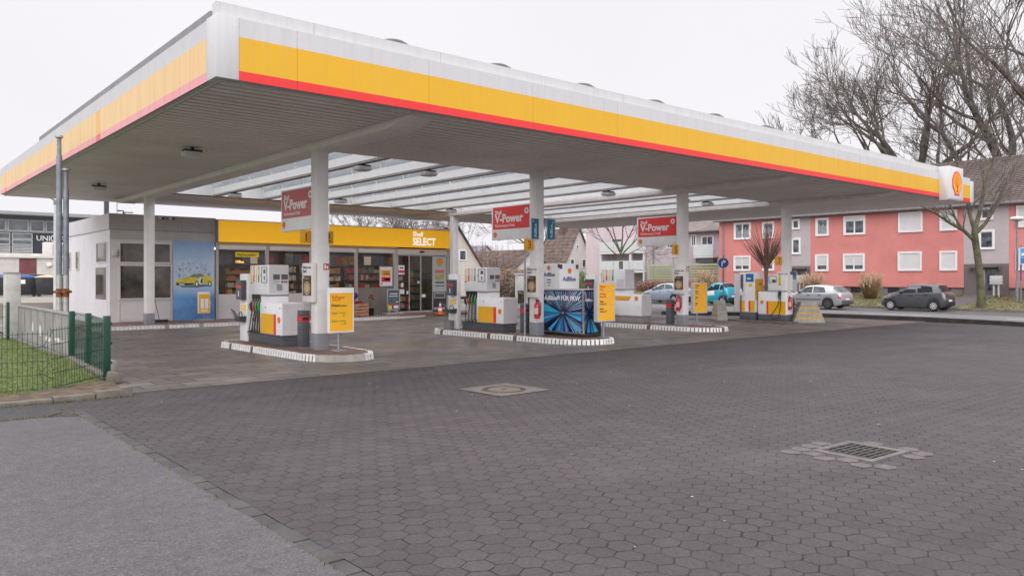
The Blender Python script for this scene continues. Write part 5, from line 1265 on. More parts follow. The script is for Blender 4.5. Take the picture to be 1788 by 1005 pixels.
M().tube([(0, 0, 0), (0, 0, 4.5)], [.085, .075], 12).build('mast', mat('mast_white', (.62, .62, .62), .5, dirt=.15), lp, smooth=40)
m = M(); m.cyl((0, 0, 4.5), (0, 0, 4.68), .085); m.tube([(0, 0, 4.66), (-.18, .0, 4.76)], .03, 8); m.build('head', MGREY, lp, smooth=40)
tag(M().box(9.96, 10.16, 43.9, 44.1, 0, 5.9).build('dark_mast', mat('dark_mast', (.06, .065, .07), .5)), 'dark square mast rising behind the shop roof', 'mast')
# yard with bins, flat annex and dark office block behind
struct('yard', M().box(-20, 9.9, 38.5, 120, -.05, .62), mat('yard_paving', (.26, .23, .2), .85, var=.2, sc=.6, bump=.1))
def wheelie(label, x, y, lid, w=1.0, logo=False):
    p = thing('waste_container', label, 'waste bin', (x, y, .62), R(-8), 'large black waste containers')
    m = M(); m.hexa([(-w * .44, -.4, .18), (w * .44, -.4, .18), (w * .44, .4, .18), (-w * .44, .4, .18), (-w * .5, -.48, 1.1), (w * .5, -.48, 1.1), (w * .5, .48, 1.1), (-w * .5, .48, 1.1)])
    m.build('tub', mat('bin_black', (.028, .03, .034), .45, var=.2), p, bevel=.02)
    m = M(); n = 8
    pr = [(-w * .53 + w * 1.06 * i / n, 1.1 + .13 * math.sin(PI * i / n)) for i in range(n + 1)]; m.prism([(-w * .53, 1.07)] + pr + [(w * .53, 1.07)], -.5, .5, 'y'); m.build('lid', lid, p, bevel=.012)
    for sx in (-1, 1):
        for sy in (-1, 1): M().lathe([(.0, -.03), (.1, -.03), (.1, .03), (.0, .03)], 12, (sx * w * .36, sy * .33, .1), 'y').build('wheel', BLACK, p, smooth=40)
    if logo: M().box(-.3, .0, -.49, -.48, .72, .95).build('sticker', WHITE, p)
wheelie('black waste container with blue lid', 7.55, 51.3, mat('lid_blue', (.06, .14, .42), .5), 1.15, True)
wheelie('black waste container with cream lid', 8.55, 50.45, mat('lid_cream', (.66, .58, .42), .5), 1.3)
wheelie('blue lidded black waste container half hidden left of the white pillar', 6.5, 51.9, mat('lid_blue_dull', (.08, .16, .40), .5), .9)
an = thing('annex_building', 'flat white annex with dark doors behind the bins', 'annex', (6.0, 54.6, .62))
AW = mat('annex_wall', (.58, .56, .53), .7, var=.08, sc=1.2, dirt=.3)
m = M(); m.box(-6, 9, .12, 9, 0, 1.25, 1); m.box(-6, 9, 0, 9, 1.25, 2.25, 0); m.build('wall', [mat('dark_ribbed_doors', (.045, .05, .065), .5, var=.2), AW][::-1], an)
m = M()
for k in range(7): m.box(-6, 9, .10, .12, .12 + k * .16, .2 + k * .16)
m.build('door_ribs', mat('rib_grey', (.07, .075, .09), .5), an)
m = M(); m.box(-6.1, 9.1, -.12, 9.1, 2.25, 2.36); m.box(-6, 3.4, 1.5, 8, 2.36, 2.56, 0); m.build('roof_edge', AW, an)
m = M(); m.box(1.72, 2.62, -.02, -.001, 1.28, 2.22); m.build('red_panel', mat('dull_red_panel', (.17, .055, .06), .6, var=.15), an)
LWH = mat('lamp_white', (.75, .73, .7), .4); M().ell((3.3, -.06, 1.84), .16, .08, .14, 10, 6).build('wall_lamp', LWH, an, smooth=60); M().ell((4.25, -.06, 1.86), .13, .08, .1, 10, 6).build('wall_lamp', LWH, an, smooth=60)
ac = thing('rooftop_unit', 'pale rooftop air unit with louvres on the flat annex', 'air unit', (9.75, 55.6, 2.98))
M().box(-.5, 1.2, 0, 1, 0, .92).build('casing', AW, ac, bevel=.02)
m = M()
for k in range(5): m.box(-.1, 1.15, -.03, -.001, .12 + k * .14, .18 + k * .14)
m.build('louvre', SCREEN, ac)
of = thing('office_building', 'dark office block with a white name above its windows', 'office building', (8.0, 100.0, .6))
OD = mat('office_dark', (.040, .044, .055), .6, var=.15, sc=.6)
OW = mat('office_white', (.52, .52, .53), .5, var=.05)
OG = mat('office_glass', (.20, .23, .26), .08, var=.5, sc=.35)
M().box(-10, 14, .0, 14, 0, 6.05).build('wall', OD, of)
M().box(-10, 14, .05, 14, 6.05, 7.75).build('upper_wall', OW, of)
m = M(); m.hexa([(-11, -2.2, 7.85), (15, -2.2, 7.85), (15, 15, 7.65), (-11, 15, 7.65), (-11, -2.2, 8.2), (15, -2.2, 8.2), (15, 15, 8.0), (-11, 15, 8.0)]); m.build('roof', mat('office_roof', (.30, .31, .33), .6, var=.05), of)
m = M(); m.box(-10, 14, -.3, .04, 7.5, 7.95); m.build('eaves', mat('eave_grey', (.16, .165, .18), .6), of)
ws = (-4.2, -2.0, .2, 2.6, 5.0, 7.1, 8.6, 10.6, 12.6)
for a, b in zip(ws, ws[1:]):
    m = M(); m.frame(a + .06, b - .06, 6.15, 7.42, .12, -.08, .04); wf = m.build('window', OW, of); M().box(a + .18, b - .18, -.03, .03, 6.27, 7.30).build('pane', OG, wf)
for a in (3.35, 5.45, 11.0):
    for z0, z1 in ((5.28, 5.96), (4.68, 5.24), (3.2, 4.62)):
        m = M(); m.frame(a, a + 1.95, z0, z1, .09, -.1, -.01); wf = m.build('window', OW, of); M().box(a + .09, a + 1.86, -.05, -.01, z0 + .09, z1 - .09).build('pane', OG, wf)
m = M()
for k in range(2):
    for j in range(7): m.box(3.45 + k * 2.1, 5.2 + k * 2.1, -.07, -.051, 3.32 + j * .17, 3.42 + j * .17)
m.build('louvre', OW, of)
LW = mat('office_lettering', (.75, .75, .76), .5)
text('UNI', .80, 'lettering', LW, of, (7.75, -.02, 5.2), bold=.02)
m = M(); n = 22; cx, cz = 9.55, 5.48
a_ = [(cx + .42 * math.cos(2 * PI * i / n), -.04, cz + .42 * math.sin(2 * PI * i / n)) for i in range(n)]; b_ = [(cx + .3 * math.cos(2 * PI * i / n), -.04, cz + .3 * math.sin(2 * PI * i / n)) for i in range(n)]
m.add(a_ + b_, [(i, (i + 1) % n, n + (i + 1) % n, n + i) for i in range(n)]); m.prism([(cx - .16, cz + .16), (cx + .02, cz - .05), (cx + .36, cz - .36), (cx + .42, cz - .28), (cx + .06, cz + .06), (cx - .1, cz + .22)], -.05, -.03, 'y'); m.build('letter_ring', LW, of)
text('A', .80, 'lettering', LW, of, (10.05, -.02, 5.2), bold=.02)
# ------------------------------------------------------------------ red apartment block across the street (front faces -x)
rb = thing('apartment_building', 'long red apartment block with white window surrounds across the street', 'apartment building', (50, 24, 0))
def bp(m, name, mats, par=None, **k):
    o = m.build(name, mats, par or rb, **k)
    if par is None: o.location = (-50, -24, 0)
    return o
REDW = mat('red_render', (.62, .225, .21), .85, var=.06, sc=.9, bump=.12, bsc=30, dirt=.10)
LIL = mat('lilac_render', (.46, .40, .42), .85, var=.05, sc=1.5, bump=.1, bsc=30)
DLIL = mat('dark_lilac_render', (.155, .125, .13), .85, var=.06, sc=1.5)
PLI = mat('plinth_render', (.20, .165, .165), .85, var=.12, sc=1.5, dirt=.2)
WFR = mat('window_surround_white', (.78, .77, .77), .5, var=.02)
SHU = mat('shutter_white_slats', (.66, .645, .66), .5, var=.03)
PANE = mat('apartment_pane', (.10, .12, .14), .08, var=.6, sc=2.5)
m = M(); m.box(50, 60, 15.15 + 2.35, 27.1, 1.1, 6.0); m.box(50, 60, 28.55, 34.43, 1.1, 6.0); m.box(50, 60, -2, 15.15, 1.1, 6.0); bp(m, 'red_wall', REDW)
bp(M().box(50.01, 60, 15.15, 17.5, 2.48, 6.0), 'stairwell_wall', LIL); bp(M().box(50.01, 60, 27.1, 28.55, 2.48, 6.0), 'stairwell_wall', LIL)
bp(M().box(50.02, 60, 15.15, 17.5, .5, 2.48), 'entrance_wall', DLIL); bp(M().box(50.02, 60, 27.1, 28.55, .5, 2.48), 'entrance_wall', DLIL)
m = M(); m.box(50.12, 60, 17.5, 27.1, .2, 1.1); m.box(50.12, 60, 28.55, 34.43, .2, 1.1); m.box(50.12, 60, -2, 15.15, .2, 1.1); bp(m, 'plinth', PLI)
m = M()
for y in (18.6, 21.6, 24.0, 26.2, 30.2, 32.4, 12.0): m.box(50.10, 50.118, y - .35, y + .35, .72, 1.05)
bp(m, 'cellar_window', mat('cellar_dark', (.03, .03, .035), .3))
def win(y0, y1, z0, z1, kind):
    f = M(); w_ = .11
    for b in ((y0, y1, z1 - w_, z1), (y0, y1, z0, z0 + w_ * .8), (y0, y0 + w_, z0 + w_ * .8, z1 - w_), (y1 - w_, y1, z0 + w_ * .8, z1 - w_)): f.box(49.92, 49.995, b[0], b[1], b[2], b[3])
    o = bp(f, 'window', WFR)
    a, b, c, d = y0 + w_, y1 - w_, z0 + w_ * .8, z1 - w_
    p = M()
    if kind == 'shut':
        p.box(49.97, 49.99, a, b, c, d); q = d - .0
        for k in range(int((d - c) / .07)): p.box(49.965, 49.97, a, b, c + k * .07, c + k * .07 + .055)
        p.build('roller_shutter', SHU, o); return
    p.box(49.985, 49.992, a, b, c, d); p.build('pane', PANE, o)
    s = M(); n = 2 if (y1 - y0) > 1.2 else 1
    wf = .045
    for k in range(n):
        u0 = a + (b - a) * k / n; u1 = a + (b - a) * (k + 1) / n
        for q in ((u0, u1, d - wf, d), (u0, u1, c, c + wf), (u0, u0 + wf, c + wf, d - wf), (u1 - wf, u1, c + wf, d - wf)): s.box(49.965, 49.984, q[0], q[1], q[2], q[3])
    s.build('sash', WFR, o)
    if kind == 'half':
        sh = M(); zz = c + (d - c) * .32
        for k in range(int((d - zz) / .07)): sh.box(49.955, 49.963, a, b, zz + k * .07, zz + k * .07 + .06)
        sh.build('roller_shutter', SHU, o)
    if kind == 'top':
        sh = M(); sh.box(49.955, 49.963, a, b, d - (d - c) * .24, d); sh.build('roller_shutter', SHU, o)
    if kind == 'curtain':
        sh = M()
        for k in range(9): y = a + .05 + (b - a - .1) * k / 9; sh.box(49.978, 49.983, y, y + (b - a) / 16, c + .05, c + (d - c) * random.uniform(.5, .8))
        sh.build('curtain', mat('curtain_cloth', (.42, .43, .47), .8, var=.3, sc=12), o)
win(25.78, 26.71, 4.49, 5.71, 'curtain'); win(23.31, 24.76, 4.48, 5.73, 'top'); win(19.79, 21.24, 4.49, 5.75, 'shut'); win(17.84, 18.81, 4.49, 5.74, 'shut')
win(25.80, 26.74, 2.11, 3.26, 'half'); win(23.35, 24.79, 2.10, 3.25, 'half'); win(19.84, 21.27, 2.10, 3.30, 'shut'); win(17.84, 18.82, 2.10, 3.28, 'shut')
win(31.70, 33.12, 4.48, 5.74, 'curtain'); win(29.82, 30.77, 4.48, 5.68, 'curtain'); win(31.72, 33.14, 2.17, 3.28, 'half'); win(29.82, 30.75, 2.17, 3.24, 'half')
win(13.45, 14.78, 4.50, 5.73, 'shut'); win(13.45, 14.80, 2.10, 3.3, 'shut'); win(10.9, 11.9, 4.5, 5.73, 'shut'); win(10.9, 11.9, 2.1, 3.3, 'half')
win(15.93, 16.66, 5.01, 5.77, 'plain'); win(15.85, 16.72, 3.31, 4.45, 'plain'); win(27.86, 28.5, 5.02, 5.76, 'plain'); win(27.8, 28.52, 3.30, 4.43, 'plain')
for y0 in (15.87, 27.55):
    d = M(); d.box(49.97, 50.015, y0 - .06, y0 + .9, .62, 2.28, 0); d.box(49.955, 49.969, y0 + .0, y0 + .38, .95, 2.15, 1); d.box(49.955, 49.969, y0 + .5, y0 + .84, .68, 2.2, 2)
    do = bp(d, 'door', [DLIL, PANE, mat('door_pale', (.42, .42, .44), .5)]); bp(M().box(49.5, 50.02, y0 - .2, y0 + 1.05, 2.28, 2.36), 'door_canopy', DLIL)
for y in (15.62, 17.12, 27.3): bp(M().cyl((49.94, y, 2.12), (49.94, y, 2.3), .07), 'wall_lamp', SCREEN)
bp(M().box(49.99, 50.0, 16.1, 16.22, 1.75, 1.9), 'door_notice', WHITE)
ROOF = mat('brown_roof_tiles', (.105, .078, .068), .8, var=.25, sc=1.2)
m = M(); n = 26
for k in range(n):         # courses of tiles as overlapping steps
    t0_, t1_ = k / n, (k + 1) / n
    xa, za, xb, zb = 49.55 + 5.6 * t0_, 5.92 + 3.35 * t0_, 49.55 + 5.6 * t1_, 5.92 + 3.35 * t1_
    y = -2.2
    while y < 34.6:
        y2 = min(y + .32, 34.6); hh = .045
        m.add([(xa, y, za), (xa, y2, za), (xb, y2, zb), (xb, y, zb), (xa, (y + y2) / 2, za + hh + .05), (xb, (y + y2) / 2, zb + hh), (xa, y, za + .05), (xa, y2, za + .05)], [(6, 4, 5, 3), (4, 7, 2, 5), (0, 4, 6), (0, 1, 7, 4)])
        y = y2
m.face([(60.4, -2.2, 6.0), (60.4, 34.6, 6.0), (55.15, 34.6, 9.27), (55.15, -2.2, 9.27)])
m.face([(50.0, 34.43, 6.0), (60, 34.43, 6.0), (55.1, 34.43, 9.2)], 1)
bp(m, 'roof', [ROOF, REDW], recalc=False)
bp(M().prism([(49.42, 5.88), (49.56, 5.82), (49.58, 5.95), (49.42, 5.97)], -2.2, 34.6, 'y'), 'gutter', MGREY)
bp(M().tube([(49.9, 34.0, .3), (49.9, 34.0, 5.5), (49.55, 34.0, 5.88)], .05, 8), 'drainpipe', MGREY, smooth=40)

# pale pink house with balconies, beyond
ph = thing('pink_house', 'pale pink house with white balconies left of the red block', 'house', (54, 44, .4))
def pp_(m, name, mats, par=None, **k):
    o = m.build(name, mats, par or ph, **k)
    if par is None: o.location = (-54, -44, -.4)
    return o
PK = mat('pale_pink_render', (.58, .49, .52), .85, var=.04, sc=1.2, bump=.1, bsc=30)
PK2 = mat('lilac_pink_render', (.50, .42, .46), .85, var=.04, sc=1.2)
m = M(); m.box(54, 66, 50.3, 52.3, .3, 7.6); m.box(55.4, 66, 44.8, 50.3, .3, 7.6); pp_(m, 'wall', PK)
m = M(); m.box(54.0, 66, 37.0, 44.8, .3, 5.5); pp_(m, 'side_wall', PK2)
BALW = mat('balcony_white', (.66, .68, .68), .5, var=.04); BALG = mat('balcony_frosted', (.60, .63, .63), .4, var=.05)
m = M()
for z in (2.3, 4.05): m.box(53.7, 55.4, 44.8, 50.25, z - .18, z)
m.box(53.75, 53.95, 44.85, 45.0, .4, 4.0); m.box(53.75, 53.95, 46.4, 46.6, .4, 4.0); m.box(53.75, 53.95, 50.1, 50.25, .4, 4.0); pp_(m, 'balcony_slab', BALW)
m = M()
for z in (2.3, 4.05):
    for a, b in ((44.85, 46.4), (46.6, 48.4), (48.45, 50.2)): m.box(53.68, 53.72, a, b, z + .06, z + .92)
pp_(m, 'balcony_rail', BALG)
m = M(); m.box(55.37, 55.39, 45.1, 45.9, 2.4, 3.7, 0); m.box(55.37, 55.39, 49.0, 50.1, 4.2, 5.3, 0); m.box(55.37, 55.39, 45.2, 46.4, .6, 1.9, 1); m.box(55.36, 55.365, 45.5, 46.3, 2.4, 3.8, 2); pp_(m, 'balcony_door', [PANE, SCREEN, WFR])
m = M(); m.cyl((53.93, 43.97, .5), (53.93, 43.97, 5.4), .06); pp_(m, 'drainpipe', MGREY)
f = M()
for y0, y1, z0, z1 in ((39.4, 39.95, 4.28, 5.3), (37.7, 38.9, 4.3, 5.15), (41.8, 42.5, 4.2, 5.2)):
    f.box(53.94, 53.995, y0, y1, z0, z1, 0); f.box(53.93, 53.939, y0 + .12, y1 - .12, z0 + .1, z1 - .1, 1); f.box(53.922, 53.929, (y0 + y1) / 2 - .03, (y0 + y1) / 2 + .03, z0 + .1, z1 - .1, 0)
pp_(f, 'window', [WFR, PANE])
m = M(); m.box(53.2, 54.0, 37.2, 39.15, 3.3, 3.46, 0); m.box(53.18, 53.2, 37.2, 39.15, 3.46, 4.4, 1); m.box(53.3, 53.9, 37.3, 39.0, 2.9, 3.28, 2); pp_(m, 'small_balcony', [BALW, BALG, SCREEN])
m = M(); m.prism([(53.4, 5.45), (53.4, 5.55), (60, 8.4), (66.4, 5.6), (66.4, 5.45)], 36.6, 44.7, 'y'); pp_(m, 'roof', mat('grey_brown_roof', (.17, .14, .13), .8, var=.2, sc=1.5))
gs = thing('slatted_screen', 'olive green slatted screen before the pale pink house', 'screen', (53.2, 37.2, .6))
m = M()
for k in range(9):
    for a, b in ((-.5, 2.85), (4.15, 6.6)): m.hexa([(0, a, .6 + k * .22 - .3), (.04, a, .6 + k * .22 - .3), (.04, b, .6 + k * .22 - .3), (0, b, .6 + k * .22 - .3), (.07, a, .78 + k * .22 - .3), (.09, a, .78 + k * .22 - .3), (.09, b, .78 + k * .22 - .3), (.07, b, .78 + k * .22 - .3)])
m.build('slats', mat('olive_slats', (.30, .31, .20), .6, var=.08), gs)
m = M()
for y in (-.5, 2.9, 4.1, 6.65): m.box(.0, .12, y - .08, y + .08, -.4, 2.62)
m.build('post', mat('olive_post', (.38, .38, .30), .6), gs)

# houses beyond the junction
GW = mat('house_white', (.62, .59, .58), .85, var=.05, sc=1); CW = mat('house_cream', (.56, .50, .46), .85, var=.06, sc=1)
TILE = mat('house_brown_tiles', (.14, .10, .085), .85, var=.3, sc=2)
def house(label, x, y0, y1, hw, zeave, zr, wall, roof, wins, z0=.2):
    p = thing('gabled_house', label, 'house', (x, y0, z0), 0, 'gabled houses beyond the street')
    M().box(-hw, hw, 0, y1 - y0, 0, zeave).prism([(-hw, zeave), (hw, zeave), (0, zr - .12)], 0, y1 - y0, 'y').build('wall', wall, p)
    m = M(); s_ = (zr - zeave) / hw
    for sx in (-1, 1):
        n = 18
        for k in range(n):
            a, b = k / n, (k + 1) / n
            xa, xb = sx * (hw + .3) * (1 - a), sx * (hw + .3) * (1 - b); za, zb = zr - abs(xa) * s_, zr - abs(xb) * s_
            m.hexa([(xa, -.25, za - .02), (xb, -.25, zb - .02), (xb, y1 - y0 + .25, zb - .02), (xa, y1 - y0 + .25, za - .02), (xa, -.25, za + .09), (xb, -.25, zb + .03), (xb, y1 - y0 + .25, zb + .03), (xa, y1 - y0 + .25, za + .09)])
    m.build('roof', roof, p)
    for wx, wz, ww, wh in wins:
        w_ = M(); w_.frame(wx - ww / 2, wx + ww / 2, wz, wz + wh, .08, -.06, -.002); wo = w_.build('window', WFR, p); M().box(wx - ww / 2 + .08, wx + ww / 2 - .08, -.02, -.005, wz + .08, wz + wh - .08).build('pane', PANE, wo)
    return p
h1 = house('white gabled house with a big brown roof behind the AdBlue column', 57.2, 56.4, 60.4, 3.3, .7, 6.6, GW, TILE, ((-.95, 2.5, .6, .9), (.75, 2.5, .6, .9), (-.2, 4.4, .35, .45), (.5, .8, .6, .9)))
M().box(-.4, .4, 1.6, 2.4, 6.0, 7.3).build('chimney', TILE, h1)
house('small house with low brown roof behind the clipped hedge', 46.6, 51.8, 60, 2.6, 1.9, 4.0, GW, TILE, ((-.8, .9, .7, .8),))
house('cream gabled house right of the rear shop column', 36.9, 50.0, 55, 3.4, 1.1, 5.6, CW, TILE, ((.55, 2.85, .75, .85), (1.5, .6, .8, .9)))
sv = house('distant house with a blue solar roof between the bare trees', 50.2, 63, 72, 3.2, 2.0, 4.8, GW, mat('solar_blue', (.20, .25, .32), .25, .2, var=.2), ())
wb = thing('advertising_case', 'white upright notice case before the clipped hedge', 'notice case', (32.9, 37.6, 0))
m = M(); m.box(-.45, -.40, -.1, .1, 0, 1.9); m.box(.40, .45, -.1, .1, 0, 1.9); m.build('leg', LGREY, wb)
M().box(-.42, .42, -.14, .14, .85, 1.86).build('case', mat('case_white', (.62, .61, .59), .4, dirt=.1), wb, bevel=.02)
M().box(-.48, .48, -.2, .2, 1.86, 1.95).build('roof', LGREY, wb, bevel=.02)

# street lamp, signs, letter boxes
sl = thing('street_lamp', 'grey street lamp with flat round head beside the bare street tree', 'street lamp', (46.93, 13.84, .3))
M().tube([(0, 0, 0), (0, 0, 1.2), (0, 0, 1.25), (0, 0, 4.4)], [.075, .075, .055, .05], 12).build('mast', GALV, sl, smooth=40)
M().lathe([(.0, 4.32), (.12, 4.36), (.36, 4.44), (.37, 4.50), (.25, 4.60), (.0, 4.63)], 20).build('head', mat('lamp_head', (.52, .50, .46), .5), sl, smooth=40)
bsg = thing('street_sign', 'blue and white direction sign on a sticker-covered post at the right edge', 'sign', (46.6, 13.55, .3), R(-55))
M().cyl((0, 0.05, 0), (0, .05, 3.1), .035, n=10).build('post', GALV, bsg, smooth=40)
m = M(); m.box(-.08, .75, -.02, .02, 2.1, 2.95, 0); m.box(-.06, .73, -.024, -.02, 2.42, 2.93, 1); m.box(-.06, .73, -.024, -.02, 2.12, 2.41, 2); m.box(.0, .4, -.027, -.024, 2.55, 2.66, 0); m.box(.42, .6, -.027, -.024, 2.50, 2.58, 0); m.prism([(.22, 2.34), (.28, 2.34), (.42, 2.2), (.42, 2.14), (.36, 2.14), (.36, 2.18)], -.027, -.024, 'y', 0); m.box(.44, .68, -.027, -.024, 2.2, 2.28, 0)
m.build('plate', [WHITE, mat('sign_sky_blue', (.03, .26, .52), .4), mat('sign_blue', (.02, .13, .36), .4)], bsg)
M().cyl((0, .05, 1.25), (0, .05, 2.05), .043, n=10).build('stickers', mat('sticker_mix', (.14, .08, .22), .5, var=.9, sc=14), bsg)
rs = thing('turn_right_sign', 'round blue turn-right arrow sign on a thin post by the exit', 'traffic sign', (34.2, 23.3, -.03), R(-55))
M().cyl((0, .03, 0), (0, .03, 2.85), .032, n=10).build('post', GALV, rs, smooth=40)
m = M(); n = 28
m.prism([(.28 * math.cos(2 * PI * i / n), 2.47 + .28 * math.sin(2 * PI * i / n)) for i in range(n)], -.012, 0, 'y', 1); m.prism([(.262 * math.cos(2 * PI * i / n), 2.47 + .262 * math.sin(2 * PI * i / n)) for i in range(n)], -.016, -.012, 'y', 0)
m.build('disc', [BLUES, WHITE], rs)
m = M(); a = [(-.10, 2.30), (-.10, 2.46), (-.09, 2.52), (-.05, 2.56), (.02, 2.575)]; b = [(.02, 2.515), (-.02, 2.505), (-.035, 2.48), (-.035, 2.44), (-.035, 2.30)]
m.prism(a + b, -.020, -.016, 'y'); m.prism([(.0, 2.645), (.0, 2.445), (.15, 2.545)], -.0205, -.016, 'y'); m.build('arrow', WHITE, rs)
lb_ = thing('letter_box', 'pale letter box unit on two legs before the lilac entrance', 'letter box', (49.4, 15.6, .45), R(-90))
M().box(-.3, .3, -.12, .12, .85, 1.35).build('case', LGREY, lb_, bevel=.01); m = M(); m.box(-.16, -.08, -.04, .04, 0, .85); m.box(.08, .16, -.04, .04, 0, .85); m.build('leg', LGREY, lb_)
lb2 = thing('letter_box', 'pale letter box unit by the other entrance, beyond the striped block', 'letter box', (49.2, 27.3, .5), R(-90))
M().box(-.28, .28, -.1, .1, .8, 1.35).build('case', LGREY, lb2, bevel=.01); m = M(); m.box(-.18, -.1, -.04, .04, 0, .8); m.box(.1, .18, -.04, .04, 0, .8); m.build('leg', LGREY, lb2)

# ------------------------------------------------------------------ cars (x forward, scaled down a touch to the lot)
RUB = mat('tyre', (.022, .022, .023), .75); CG = mat('car_glass', (.012, .014, .017), .05, var=.3, sc=1.5, spec=.22); CGP = mat('car_glass_pale', (.13, .15, .16), .06, var=.5, sc=2)
TRIM = mat('car_trim', (.02, .02, .022), .5); TAIL = mat('tail_lamp', (.50, .02, .03), .15, coat=.5); LENS = mat('head_lamp', (.6, .6, .62), .1)
HUB = mat('hub_cap', (.58, .58, .60), .35, .3)
def paint(n, c, metal=.3): return mat(n, c, .28, metal, var=.03, coat=.7)
def lerp(tb, x):
    for (a, b), (c, d) in zip(tb, tb[1:]):
        if x <= c: return b + (d - b) * (x - a) / (c - a) if c > a else d
    return tb[-1][1]
def car(label, loc, L, W, top, belt, plan, wheels, wr, windows, screens, body, glass=CG, hub=0, low=.2, tail=(.05, .55, .80), sc=.89, trim=None, second=None, extra=None):
    p = thing('parked_car', label, 'car', loc, R(90), 'cars parked along the far side of the street'); p.scale = (sc, sc, sc)
    N = int(L / .045); xs = [L * i / N for i in range(N + 1)]
    def ring(x):
        hw = W / 2 * lerp(plan, x); zt = lerp(top, x); zb = min(lerp(belt, x), zt - .01); z0 = low + .09 * max(0, 1 - x / .35) + .07 * max(0, 1 - (L - x) / .3)
        for wx in wheels:
            d = abs(x - wx)
            if d < wr + .055: z0 = max(z0, wr + math.sqrt(max(0, (wr + .055) ** 2 - d * d)) * .98)
        z0 = min(z0, zb - .05); g = max(0, zt - zb)
        yt = hw * .955 - .30 * g
        return [(hw * .93, z0), (hw * .985, z0 + min(.12, (zb - z0) * .3)), (hw, z0 + (zb - z0) * .62), (hw * .965, zb), (hw * .955 - .03 * min(1, g * 20) * 0, zb + min(.02, g * .1)), (yt + .02, zt - min(.09, g * .25) - .015), (yt - .08, zt - .012), (yt * .5, zt), (0, zt + .008)]
    def side(x, z):
        r = ring(x)
        for (a, b), (c, d) in zip(r, r[1:]):
            if b <= z <= d and d > b: return a + (c - a) * (z - b) / (d - b)
        return r[3][0]
    def mesh(sel):
        m = M(); K = 9; vs = []; fs = []; mi = []
        for x in xs:
            r = ring(x); vs += [(x, y, z) for y, z in r] + [(x, -y, z) for y, z in r[-2::-1]]
        n = 2 * K - 1
        for i in range(N):
            xm = (xs[i] + xs[i + 1]) / 2
            for j in range(n - 1):
                jj = j if j < K - 1 else n - 2 - j
                isg = any(a < xm < b for a, b in screens) and jj >= 5
                if isg == sel: m.f.append((i * n + j, (i + 1) * n + j, (i + 1) * n + j + 1, i * n + j + 1)); m.mi.append(1 if (second and second(xm, jj)) else 0)
        m.v = vs
        if not sel:
            for i in (0, N): m.f.append(tuple(range(i * n, i * n + n))); m.mi.append(0)
        return m
    bo = mesh(False).build('body', [body, second.m] if second else body, p, smooth=38)
    gm = mesh(True); gm.build('windscreen', glass, p, smooth=38)
    g = M(); fr = M()
    for poly in windows:
        for s_ in (1, -1):
            g.face([(x, s_ * (side(x, z) + .008), z) for x, z in poly])
            cx = sum(q[0] for q in poly) / len(poly); cz = sum(q[1] for q in poly) / len(poly)
            fr.face([(cx + (x - cx) * 1.05, s_ * (side(x, z) + .004), cz + (z - cz) * 1.09) for x, z in poly])
    fr.build('window_trim', TRIM, p); g.build('side_window', glass, p)
    for wx in wheels:
        for s_ in (1, -1):
            w_ = M().lathe([(.0, -.10), (wr * .66, -.10), (wr * .93, -.09), (wr, -.05), (wr, .05), (wr * .93, .09), (wr * .66, .095), (.0, .06)], 24, (wx, s_ * (W / 2 - .13), wr), 'y').build('wheel', RUB, p, smooth=40)
            h = M(); yy = s_ * (W / 2 - .035)
            h.lathe([(.0, yy), (wr * .62, yy), (wr * .66, yy - s_ * .02)], 24, (wx, 0, wr), 'y')
            h.build('hub_cap' if hub else 'rim', HUB if hub else mat('steel_rim', (.06, .06, .062), .5), w_)
            if hub:
                q = M()
                for k in range(7):
                    a = 2 * PI * k / 7; q.prism([(wx + wr * r * math.cos(a + e), wr + wr * r * math.sin(a + e)) for r, e in ((.24, -.16), (.54, -.2), (.54, .2), (.24, .16))], yy + s_ * .001, yy + s_ * .004, 'y')
                q.build('hub_slots', TRIM, w_)
    u = M(); u.box(.25, L - .25, -W / 2 + .12, W / 2 - .12, .16, .5)
    for wx in wheels: u.box(wx - wr - .04, wx + wr + .04, -W / 2 + .05, W / 2 - .05, wr, wr * 2 + .1)
    u.build('underbody', TRIM, p)
    t_ = M(); x1, z0, z1 = tail
    for s_ in (1, -1):
        pts = [(0.0, z0), (x1 + .14, z0 + .04), (x1 + .20, z1 - .05), (x1 + .08, z1), (.0 + (z1 - z0) * .2, z1)]
        t_.add([(x, s_ * (side(max(x, .01), z) + .010), z) for x, z in pts] + [(x, s_ * (side(max(x, .01), z) - .10), z) for x, z in pts], [(0, 1, 2, 3, 4), (9, 8, 7, 6, 5)] + [(i, (i + 1) % 5, 5 + (i + 1) % 5, 5 + i) for i in range(5)])
    t_.build('tail_lamp', TAIL, p)
    hl = M()
    for s_ in (1, -1):
        zt = lerp(top, L - .2); pts = [(L - .06, zt - .22), (L - .34, zt - .10), (L - .30, zt - .01), (L - .10, zt - .10)]
        hl.face([(x, s_ * (side(x, z) + .008), z) for x, z in pts])
    hl.build('headlight', LENS, p)
    b = M(); b.box(-.035, .08, -W / 2 * .82, W / 2 * .82, low + .12, low + .30); b.box(-.012, .0, -.26, .26, low + .34, low + .45, 1); b.build('rear_bumper', [trim or TRIM, WHITE], p, bevel=.03)
    d = M()
    for x in extra['doors']:
        for s_ in (1, -1):
            zs_ = [low + .16, (low + lerp(belt, x)) / 2, lerp(belt, x) - .02]
            for a, c in zip(zs_, zs_[1:]): d.face([(x - .006, s_ * (side(x, a) + .004), a), (x + .006, s_ * (side(x, a) + .004), a), (x + .006, s_ * (side(x, c) + .004), c), (x - .006, s_ * (side(x, c) + .004), c)])
